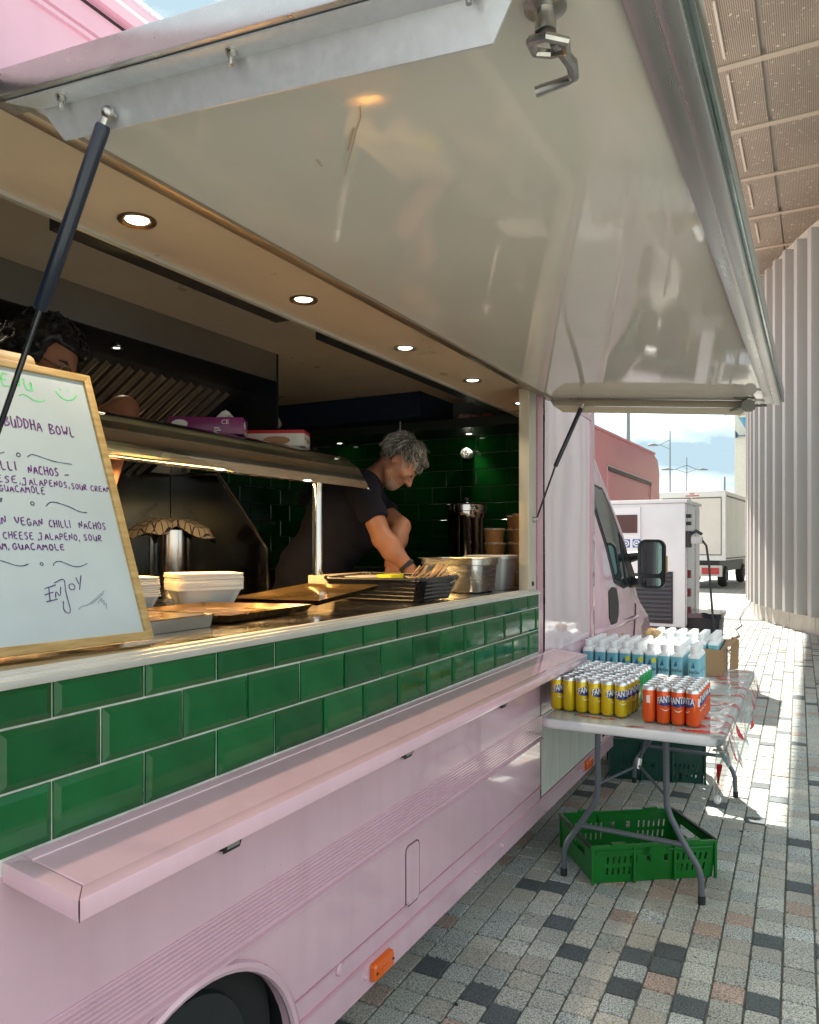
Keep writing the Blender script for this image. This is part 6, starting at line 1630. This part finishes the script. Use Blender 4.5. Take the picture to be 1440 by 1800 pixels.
# ================================================================== PEOPLE (smooth distance-field bodies meshed by surface nets)
def smin(a, b, k):
    h = np.clip(0.5 + 0.5 * (b - a) / k, 0, 1)
    return b * (1 - h) + a * h - k * h * (1 - h)
def smax(a, b, k): return -smin(-a, -b, k)
def cap_(P, a, b, ra, rb):
    a = np.array(a, float); b = np.array(b, float); d = b - a
    t = np.clip(((P - a) @ d) / (d @ d), 0, 1)
    return np.linalg.norm(P - (a + t[..., None] * d), axis=-1) - (ra + (rb - ra) * t)
def ell(P, c, r, Rm=None):
    q = P - np.array(c, float)
    if Rm is not None: q = q @ Rm
    r = np.array(r, float)
    k0 = np.linalg.norm(q / r, axis=-1); k1 = np.linalg.norm(q / (r * r), axis=-1)
    return k0 * (k0 - 1.0) / np.maximum(k1, 1e-9)
def nets(fn, lo, hi, h):
    lo = np.array(lo, float); n = np.ceil((np.array(hi) - lo) / h).astype(int) + 1
    X, Y, Z = np.meshgrid(*[lo[i] + h * np.arange(n[i]) for i in range(3)], indexing='ij')
    F = fn(np.stack([X, Y, Z], -1))
    ins = F < 0
    c = np.zeros(tuple(n - 1), int)
    acc = np.zeros(tuple(n - 1) + (3,)); cnt = np.zeros(tuple(n - 1))
    corners = [(i, j, k) for i in (0, 1) for j in (0, 1) for k in (0, 1)]
    def sl(o): return tuple(slice(o[a], n[a] - 1 + o[a]) for a in range(3))
    for o in corners: c += ins[sl(o)]
    for a in range(3):
        for o in corners:
            if o[a] == 1: continue
            o2 = list(o); o2[a] = 1
            f0, f1 = F[sl(o)], F[sl(tuple(o2))]
            cr = (f0 < 0) != (f1 < 0)
            t = np.where(cr, f0 / np.where(cr, f0 - f1, 1), 0)
            for b in range(3):
                acc[..., b] += np.where(cr, (t if b == a else o[b]), 0)
            cnt += cr
    act = (c > 0) & (c < 8)
    idx = -np.ones(tuple(n - 1), int); idx[act] = np.arange(act.sum())
    base = np.stack(np.nonzero(act), -1)
    V = lo + h * (base + acc[act] / cnt[act][:, None])
    faces = []
    for a in range(3):
        b, d = (a + 1) % 3, (a + 2) % 3
        s0 = [slice(None)] * 3; s1 = [slice(None)] * 3
        s0[a] = slice(0, n[a] - 1); s1[a] = slice(1, n[a])
        for ax in (b, d):
            s0[ax] = slice(1, n[ax] - 1); s1[ax] = slice(1, n[ax] - 1)
        cr = ins[tuple(s0)] != ins[tuple(s1)]; up = ins[tuple(s0)]
        pos = np.stack(np.nonzero(cr), -1)
        fl = up[cr]
        for ax in (b, d): pos[:, ax] += 1
        def at(db, dd):
            q = pos.copy(); q[:, b] -= db; q[:, d] -= dd
            return idx[q[:, 0], q[:, 1], q[:, 2]]
        Q = np.stack([at(1, 1), at(0, 1), at(0, 0), at(1, 0)], -1)
        Q[~fl] = Q[~fl][:, ::-1]
        faces.append(Q)
    Q = np.concatenate(faces)
    Q = Q[(Q >= 0).all(1)]
    return V, Q
def sdf_obj(name, fn, lo, hi, h, ma, parent):
    V, Q = nets(fn, lo, hi, h)
    me = bpy.data.meshes.new(name)
    me.from_pydata(V.tolist(), [], Q.tolist())
    for mm in (ma if isinstance(ma, list) else [ma]): me.materials.append(mm)
    me.polygons.foreach_set('use_smooth', [True] * len(me.polygons))
    return link(name, me, parent)

def frame(F, up):
    F = np.array(F, float); F /= np.linalg.norm(F)
    S = np.cross(F, up); S /= np.linalg.norm(S)
    U = np.cross(S, F)
    return F, S, U        # forward, right-hand side, up

def head_sdf(P, c, F, S, U, sc=1.0):
    B = np.stack([F, S, U], 1)          # columns: forward, side, up
    q = ((P - np.array(c)) @ B) / sc
    x, y, z = q[..., 0], q[..., 1], q[..., 2]
    d = ell(q, (-0.012, 0, 0.030), (0.098, 0.077, 0.092))
    d = smin(d, ell(q, (0.025, 0, -0.035), (0.062, 0.060, 0.078)), 0.03)
    d = smin(d, ell(q, (0.052, 0, -0.088), (0.030, 0.034, 0.026)), 0.025)      # chin
    d = smin(d, cap_(q, (0.0, 0.048, -0.065), (0.045, 0.024, -0.09), 0.018, 0.016), 0.02)
    d = smin(d, cap_(q, (0.0, -0.048, -0.065), (0.045, -0.024, -0.09), 0.018, 0.016), 0.02)
    d = smin(d, cap_(q, (0.076, 0.030, 0.022), (0.084, -0.030, 0.022), 0.011, 0.011), 0.012)  # brow
    d = smin(d, cap_(q, (0.086, 0, 0.012), (0.108, 0, -0.030), 0.008, 0.0125), 0.008)          # nose
    for s in (-1, 1):
        d = smin(d, ell(q, (0.096, s * 0.011, -0.033), (0.010, 0.009, 0.008)), 0.006)
        d = smax(d, -ell(q, (0.094, s * 0.031, 0.004), (0.016, 0.018, 0.011)), 0.010)          # eye sockets
        d = smin(d, ell(q, (0.078, s * 0.031, 0.003), (0.0125, 0.0125, 0.0115)), 0.003)
        d = smin(d, ell(q, (0.058, s * 0.048, -0.018), (0.022, 0.020, 0.018)), 0.015)          # cheeks
        d = smin(d, ell(q, (-0.012, s * 0.078, 0.0), (0.018, 0.008, 0.032)), 0.006)            # ears
        d = smax(d, -ell(q, (-0.006, s * 0.087, 0.002), (0.009, 0.006, 0.018)), 0.004)
    d = smin(d, ell(q, (0.080, 0, -0.054), (0.012, 0.024, 0.006)), 0.006)
    d = smin(d, ell(q, (0.078, 0, -0.066), (0.011, 0.020, 0.007)), 0.006)
    d = smax(d, -cap_(q, (0.094, 0.02, -0.0605), (0.094, -0.02, -0.0605), 0.003, 0.003), 0.003)
    return d * sc

def hand_pts(w, d, side, n):
    """five bent fingers from wrist w, pointing along d; returns capsules"""
    w = np.array(w, float); d = np.array(d, float); d /= np.linalg.norm(d)
    n = np.array(n, float); n = n - d * (n @ d); n /= np.linalg.norm(n)
    s = np.cross(d, n) * side
    caps = [(w, w + d * 0.085, 0.026, 0.027)]
    for k, (o, L) in enumerate(((-0.030, 0.072), (-0.010, 0.082), (0.011, 0.076), (0.030, 0.060))):
        b0 = w + d * 0.088 + s * o
        b1 = b0 + d * L * .5 - n * 0.008; b2 = b1 + d * L * .33 - n * 0.020; 
        caps += [(w + d * 0.045 + s * o * .7, b0, 0.013, 0.0105), (b0, b1, 0.0098, 0.0088), (b1, b2, 0.0088, 0.0075)]
    t0 = w + d * 0.025 - s * 0.028; t1 = t0 + d * 0.035 - s * 0.028 - n * .01; t2 = t1 + d * 0.030 - s * 0.008 - n * .008
    caps += [(t0, t1, 0.0125, 0.0105), (t1, t2, 0.0105, 0.0085)]
    return caps

def skin(name, c, c2):
    return mat(name, c, col2=c2, rough=0.5, vscale=9, sub=0.15, bump=0.05, bscale=60)

# ---------- the grey-haired man leaning over the counter
man = thing('person', 'grey haired man in a navy t-shirt leaning over the counter, both hands busy', 'person', (-1.0, 3.12, 0.65))
HC = np.array((-0.605, 3.20, 1.905))
Fm, Sm, Um = frame((0.60, 0.24, -0.76), (0.676, 0.359, 0.643))
shN, shF = np.array((-0.722, 3.055, 1.785)), np.array((-0.90, 3.36, 1.775))
elN, wrN = np.array((-0.60, 3.035, 1.545)), np.array((-0.475, 3.075, 1.40))
elF, wrF = np.array((-0.672, 3.345, 1.605)), np.array((-0.63, 3.165, 1.42))
chest, waist, hips = np.array((-0.90, 3.19, 1.66)), np.array((-1.05, 3.12, 1.38)), np.array((-1.10, 3.10, 1.18))
hn = hand_pts(wrN, wrN - elN + np.array((0.03, 0.02, -.02)), 1, (-.2, 0, 1)); hf = hand_pts(wrF, (0.1, -.05, -.08), -1, (-.2, 0, 1))
def torso(P, inf=0.0):
    d = cap_(P, shN * .8 + shF * .2, shF * .8 + shN * .2, 0.088, 0.088)
    d = smin(d, ell(P, chest, (0.15, 0.20, 0.20)), 0.06)
    d = smin(d, cap_(P, chest, waist, 0.15, 0.15), 0.08)
    d = smin(d, cap_(P, waist, hips, 0.15, 0.16), 0.06)
    return d - inf
def man_body(P):
    d = torso(P, -0.006)
    neck0 = (shN + shF) / 2 + np.array((0.02, 0.0, 0.02))
    d = smin(d, cap_(P, neck0, HC - 0.045 * Um - 0.02 * Fm, 0.062, 0.055), 0.04)
    d = smin(d, head_sdf(P, HC, Fm, Sm, Um, 1.03), 0.015)
    for sh, el_, wr in ((shN, elN, wrN), (shF, elF, wrF)):
        a = smin(cap_(P, sh, el_, 0.058, 0.046), cap_(P, el_, wr, 0.047, 0.031), 0.02)
        mid = el_ * .68 + wr * .32
        a = smin(a, ell(P, mid, (0.048, 0.046, 0.060)), 0.03)
        d = smin(d, a, 0.03)
    for cc in hn + hf: d = smin(d, cap_(P, *cc), 0.006)
    for s in (-0.1, 0.1):
        d = smin(d, cap_(P, hips + np.array((0, s, 0)), (-1.06, 3.10 + s * 1.2, 0.92), 0.10, 0.072), 0.04)
        d = smin(d, cap_(P, (-1.06, 3.10 + s * 1.2, 0.92), (-1.10, 3.10 + s * 1.2, 0.70), 0.068, 0.05), 0.02)
        d = smin(d, cap_(P, (-1.12, 3.10 + s * 1.2, 0.685), (-0.96, 3.10 + s * 1.3, 0.675), 0.04, 0.03), 0.03)
    return d
SKM = skin('ruddy_skin', (0.33, 0.14, 0.075), (0.42, 0.20, 0.12))
sdf_obj('body', man_body, (-1.34, 2.80, 0.62), (-0.25, 3.66, 2.10), 0.0085, SKM, man)
def man_shirt(P):
    d = torso(P, 0.010 )
    for sh, el_ in ((shN, elN), (shF, elF)):
        d = smin(d, cap_(P, sh, sh * .30 + el_ * .70, 0.072, 0.066), 0.035)
        ax = (el_ - sh) / np.linalg.norm(el_ - sh)
        e = sh * .34 + el_ * .66
        near = cap_(P, sh * .5 + el_ * .5, el_, 0.11, 0.11)
        d = np.where(near < 0, np.maximum(d, (P - e) @ ax), d)
    wr_ = 0.004 * np.sin(P[..., 2] * 60 + P[..., 1] * 25) * np.sin(P[..., 0] * 33)
    neck0 = (shN + shF) / 2 + np.array((0.05, 0.03, 0.085))
    d = smax(d, -ell(P, neck0, (0.075, 0.075, 0.055)), 0.01)
    return np.maximum(d + wr_, -(P[..., 2] - 1.13))
sdf_obj('t_shirt', man_shirt, (-1.34, 2.80, 1.09), (-0.50, 3.66, 1.98), 0.010, mat('navy_cotton', (0.0025, 0.003, 0.010), rough=0.95, var=0.2, vscale=20), man)
def man_trousers(P):
    d = cap_(P, waist, hips, 0.155, 0.168)
    for s in (-0.1, 0.1):
        d = smin(d, cap_(P, hips + np.array((0, s, 0)), (-1.06, 3.10 + s * 1.2, 0.92), 0.112, 0.084), 0.04)
        d = smin(d, cap_(P, (-1.06, 3.10 + s * 1.2, 0.92), (-1.10, 3.10 + s * 1.2, 0.72), 0.08, 0.07), 0.02)
    return np.maximum(d, P[..., 2] - 1.20)
sdf_obj('trousers', man_trousers, (-1.34, 2.80, 0.63), (-0.86, 3.42, 1.24), 0.012, mat('black_cotton', (0.012, 0.012, 0.014), rough=0.9), man)
def rndn(P, s, o):   # cheap smooth noise from sines
    return np.sin(P[..., 0] * s + o) * np.sin(P[..., 1] * s * 1.13 + 2 * o) * np.sin(P[..., 2] * s * .91 + 3 * o)
def man_hair(P):
    B = np.stack([Fm, Sm, Um], 1); q = ((P - HC) @ B) / 1.03
    x, y, z = q[..., 0], q[..., 1], q[..., 2]
    d = ell(q, (-0.016, 0, 0.034), (0.103, 0.084, 0.098))
    d = smin(d, ell(q, (0.062, 0, 0.086), (0.042, 0.058, 0.028)), 0.03)
    d = d + 0.0045 * np.sin(x * 160 + 30 * y) * np.sin(y * 150 + z * 60) + 0.003 * np.sin(z * 260 + x * 120)
    hairline = 0.052 + 0.25 * np.maximum(0, x - 0.02) - 1.55 * np.maximum(0, 0.02 - x)
    side = np.where(np.abs(y) > 0.055, 0.036 - 1.3 * np.maximum(0, -0.03 - x), hairline)
    cut = np.minimum(hairline, np.where(np.abs(y) > 0.058, np.maximum(side, -0.06), hairline))
    cut = np.where(x < -0.055, -0.065, cut)
    d = smax(d, -(z - cut), 0.006)
    return smax(d, -(ell(q, (-0.012, 0, 0.030), (0.095, 0.074, 0.089))), 0.004) * 1.03
GHAIR = mat('grey_hair', (0.04, 0.037, 0.033), col2=(0.13, 0.12, 0.105), rough=0.55, vscale=60, stretch=(1, 1, 0.35), bump=0.4, bscale=120)
hair = sdf_obj('hair', man_hair, tuple(HC - 0.17), tuple(HC + 0.17), 0.0055, GHAIR, man)
rh = random.Random(4)
Bm = np.stack([Fm, Sm, Um], 1)
HSM = [mat('hair_dark_grey', (0.045, 0.042, 0.038), rough=0.5), mat('hair_mid_grey', (0.17, 0.16, 0.14), rough=0.45), mat('hair_light_grey', (0.42, 0.41, 0.37), rough=0.4)]
m = MB()
for k in range(2600):
    a = rh.uniform(0, 2 * math.pi); e = rh.uniform(0.02, 1.75)
    nd = np.array((math.sin(e) * math.cos(a), math.sin(e) * math.sin(a), math.cos(e)))
    p0 = np.array((-0.016, 0, 0.034)) + nd * np.array((0.102, 0.083, 0.097))
    x, y, z = p0
    # keep the face and the ears clear
    if x > 0.03 and z < 0.058 + 0.20 * (x - 0.03): continue
    if abs(y) > 0.045 and z < 0.034 and x > -0.035: continue
    fl = np.array((0.8, 0.25 * math.sin(a), -0.25 - 0.5 * (e > .9)))          # combed forward and down
    if x < -0.03: fl = np.array((-0.05, 0.1 * math.sin(a), -0.9))
    fl = fl - nd * (fl @ nd); fl /= np.linalg.norm(fl) + 1e-6
    fl = fl + np.array([rh.gauss(0, .22) for _ in range(3)])
    L = rh.uniform(0.022, 0.042)
    lift = rh.uniform(0.000, 0.006)
    pts = [p0 - nd * 0.003, p0 + fl * L * .4 + nd * (lift + .002), p0 + fl * L * .75 + nd * (lift + .001), p0 + fl * L + nd * (lift - 0.004)]
    pts = [tuple(HC + Bm @ (q * 1.03)) for q in pts]
    m.tube(pts, [0.0013, 0.0013, 0.0010, 0.0004], 3, m=rh.choice([0, 1, 1, 2]) if x < 0.02 else rh.choice([0, 1, 2, 2]), cap=False)
m.build('hair_strands', HSM, hair)
m = MB()
for s in (-1, 1):
    p = HC + Bm @ (np.array((0.0875, s * 0.031, 0.002)) * 1.03)
    m.sphere(tuple(p), 0.006, 8, 6)
m.build('eyes', mat('dark_eye', (0.02, 0.015, 0.012), rough=0.1), man)
m = MB()
for s in (-1, 1):
    pts = [tuple(HC + Bm @ (np.array(q) * 1.03)) for q in ((0.088, s * 0.014, 0.026), (0.091, s * 0.032, 0.032), (0.080, s * 0.048, 0.026))]
    m.tube(pts, [0.003, 0.004, 0.002], 6)
m.build('eyebrows', mat('dark_brow', (0.05, 0.04, 0.035), rough=0.8), man)
def man_stubble(P):
    q = ((P - HC) @ Bm) / 1.03
    d = head_sdf(P, HC, Fm, Sm, Um, 1.03) - 0.0016
    return np.maximum(d, np.maximum(q[..., 2] + 0.068, -(q[..., 0] - 0.032)))
sdf_obj('stubble', man_stubble, tuple(HC - 0.14), tuple(HC + 0.14), 0.005, mat('grey_stubble', (0.33, 0.20, 0.14), rough=0.8, var=0.3, vscale=120), man)
m = MB(); w0 = wrN * .82 + elN * .18
d0 = (wrN - elN) / np.linalg.norm(wrN - elN)
m.tube([tuple(w0), tuple(w0 + d0 * 0.018)], 0.0395, 18); m.build('watch_strap', BLACK, man)

# ---------- the curly-haired man behind the board
p2 = thing('person', 'curly black haired man in round glasses peering out from behind the menu board', 'person', (-1.1, 1.55, 0.65))
H2 = np.array((-1.015, 1.605, 2.085))
F2, S2, U2 = frame((0.86, 0.20, -0.36), (0.0, 0.25, 1.0))
s2a, s2b = np.array((-1.10, 1.36, 1.80)), np.array((-1.20, 1.72, 1.82))
e2, w2_ = np.array((-1.02, 1.925, 1.995)), np.array((-0.96, 1.80, 1.72))
def p2_torso(P, inf=0.0):
    d = cap_(P, s2a * .85 + s2b * .15, s2b * .85 + s2a * .15, 0.085, 0.085)
    d = smin(d, ell(P, (-1.17, 1.55, 1.62), (0.13, 0.20, 0.2)), 0.06)
    d = smin(d, cap_(P, (-1.17, 1.55, 1.6), (-1.17, 1.55, 1.20), 0.14, 0.14), 0.06)
    return d - inf
h2 = hand_pts(w2_, (0.05, -.06, -.09), 1, (1, 0, .2))
def p2_body(P):
    d = p2_torso(P, -.006)
    d = smin(d, cap_(P, (-1.15, 1.55, 1.86), H2 - 0.05 * U2 - 0.02 * F2, 0.060, 0.052), 0.04)
    d = smin(d, head_sdf(P, H2, F2, S2, U2, 1.02), 0.015)
    d = smin(d, smin(cap_(P, s2b, e2, 0.058, 0.050), cap_(P, e2, w2_, 0.048, 0.031), 0.02), 0.03)
    d = smin(d, smin(cap_(P, s2a, (-0.98, 1.28, 1.55), 0.056, 0.045), cap_(P, (-0.98, 1.28, 1.55), (-0.84, 1.36, 1.40), 0.045, 0.03), 0.02), 0.03)
    for cc in h2 + hand_pts((-0.84, 1.36, 1.40), (0.1, 0.03, -.05), -1, (0, 0, 1)): d = smin(d, cap_(P, *cc), 0.006)
    for s in (-.1, .1):
        d = smin(d, cap_(P, (-1.17, 1.55 + s, 1.15), (-1.13, 1.55 + s, 0.9), 0.10, 0.07), 0.04)
        d = smin(d, cap_(P, (-1.13, 1.55 + s, 0.9), (-1.16, 1.55 + s, 0.70), 0.066, 0.05), 0.02)
        d = smin(d, cap_(P, (-1.17, 1.55 + s, 0.685), (-1.02, 1.55 + s, 0.675), 0.04, 0.03), 0.03)
    return d
SK2 = skin('brown_skin', (0.25, 0.095, 0.05), (0.34, 0.15, 0.085))
sdf_obj('body', p2_body, (-1.38, 1.18, 0.62), (-0.68, 2.06, 2.28), 0.0085, SK2, p2)
def p2_shirt(P):
    d = p2_torso(P, .01)
    d = smin(d, cap_(P, s2b, s2b * .6 + e2 * .4, 0.072, 0.068), 0.03)
    d = smin(d, cap_(P, s2a, (-1.02, 1.31, 1.63), 0.070, 0.064), 0.03)
    d = smax(d, -ell(P, (-1.12, 1.56, 1.93), (0.08, 0.08, 0.06)), 0.01)
    return np.maximum(d + 0.003 * np.sin(P[..., 2] * 50 + P[..., 1] * 30), -(P[..., 2] - 1.12))
sdf_obj('t_shirt', p2_shirt, (-1.38, 1.18, 1.08), (-0.90, 1.96, 1.98), 0.011, mat('black_tee', (0.014, 0.014, 0.018), rough=0.85), p2)
def p2_trousers(P):
    d = cap_(P, (-1.17, 1.55, 1.3), (-1.17, 1.55, 1.15), 0.148, 0.16)
    for s in (-.1, .1):
        d = smin(d, cap_(P, (-1.17, 1.55 + s, 1.15), (-1.13, 1.55 + s, 0.9), 0.112, 0.082), 0.04)
        d = smin(d, cap_(P, (-1.13, 1.55 + s, 0.9), (-1.16, 1.55 + s, 0.71), 0.08, 0.07), 0.02)
    return np.maximum(d, P[..., 2] - 1.18)
sdf_obj('trousers', p2_trousers, (-1.38, 1.18, 0.63), (-0.9, 1.9, 1.22), 0.012, mat('black_cotton', (0.012, 0.012, 0.014)), p2)
B2 = np.stack([F2, S2, U2], 1)
def p2_hair(P):
    q = ((P - H2) @ B2)
    x, y, z = q[..., 0], q[..., 1], q[..., 2]
    d = ell(q, (-0.035, 0, 0.045), (0.128, 0.118, 0.118))
    d = d + 0.010 * np.sin(x * 95 + 2) * np.sin(y * 105) * np.sin(z * 98 + 1)
    face = np.maximum(x - 0.052, 0)
    cut = np.where(x > 0.04, 0.074, np.where(x > -0.005, -0.01, -0.085))
    return smax(smax(d, -(z - cut), 0.012), -(ell(q, (-0.012, 0, 0.030), (0.094, 0.073, 0.088))), 0.004)
BH_ = mat('black_hair', (0.010, 0.009, 0.009), rough=0.45, var=0.3, vscale=60)
h_o = sdf_obj('hair', p2_hair, tuple(H2 - 0.22), tuple(H2 + 0.22), 0.0075, BH_, p2)
m = MB()
rh = random.Random(12)
for k in range(230):
    a = rh.uniform(0, 2 * math.pi); e = rh.uniform(0.0, 2.0)
    if math.cos(a) > 0.55 and e > 1.12: continue
    c = np.array((-0.035 + 0.128 * math.sin(e) * math.cos(a), 0.118 * math.sin(e) * math.sin(a), 0.045 + 0.118 * math.cos(e)))
    ax1 = np.array([rh.gauss(0, 1) for _ in range(3)]); ax1 /= np.linalg.norm(ax1)
    ax2 = np.cross(ax1, [rh.gauss(0, 1) for _ in range(3)]); ax2 /= np.linalg.norm(ax2)
    r_ = rh.uniform(0.010, 0.020); pts = []
    for i in range(9):
        t = i * 0.75
        pts.append(tuple(H2 + B2 @ (c + (ax1 * math.cos(t) + ax2 * math.sin(t)) * r_ + np.cross(ax1, ax2) * 0.003 * i - np.array((0, 0, 0.0015 * i)))))
    m.tube(pts, 0.0022, 4, cap=False)
m.build('curls', BH_, h_o)
for s in (-1, 1):
    c = np.array((0.108, s * 0.034, -0.002))
    m = MB()
    pts = [tuple(H2 + B2 @ (c + np.array((-.0 , 0.025 * math.cos(t), 0.024 * math.sin(t))))) for t in [k * 2 * math.pi / 20 for k in range(21)]]
    m.tube(pts, 0.0020, 6, cap=False)
    m.tube([tuple(H2 + B2 @ np.array(q)) for q in ((0.106, s * 0.058, 0.004), (0.06, s * 0.076, 0.008), (-0.005, s * 0.084, 0.006))], 0.0014, 6)
    if s == 1: m.tube([tuple(H2 + B2 @ np.array(q)) for q in ((0.108, -0.010, 0.003), (0.112, 0, 0.006), (0.108, 0.010, 0.003))], 0.0014, 6)
    gf = m.build('glasses_frame', mat('gold_wire', (0.45, 0.38, 0.26), rough=0.2, metal=1.0), p2)
    m = MB()
    m.add([tuple(H2 + B2 @ (c + np.array((0.0006, 0.024 * math.cos(t), 0.023 * math.sin(t))))) for t in [k * 2 * math.pi / 20 for k in range(20)]] + [tuple(H2 + B2 @ (c + np.array((-0.0012, 0.024 * math.cos(t), 0.023 * math.sin(t))))) for t in [k * 2 * math.pi / 20 for k in range(20)]], [tuple(range(20)), tuple(range(20, 40))])
    m.build('glasses_lens', mat('lens_glass', (0.92, 0.95, 0.95), rough=0.02, trans=1.0, ior=1.05, spec=0.7), gf)
m = MB()
for s in (-1, 1):
    m.sphere(tuple(H2 + B2 @ np.array((0.088, s * 0.031, 0.002))), 0.0055, 8, 6)
m.build('eyes', mat('dark_eye', (0.02, 0.015, 0.012)), p2)
m = MB()
for s in (-1, 1):
    m.tube([tuple(H2 + B2 @ np.array(q)) for q in ((0.090, s * 0.012, 0.024), (0.093, s * 0.032, 0.033), (0.080, s * 0.050, 0.026))], [0.003, 0.0042, 0.002], 6)
m.build('eyebrows', BH_, p2)
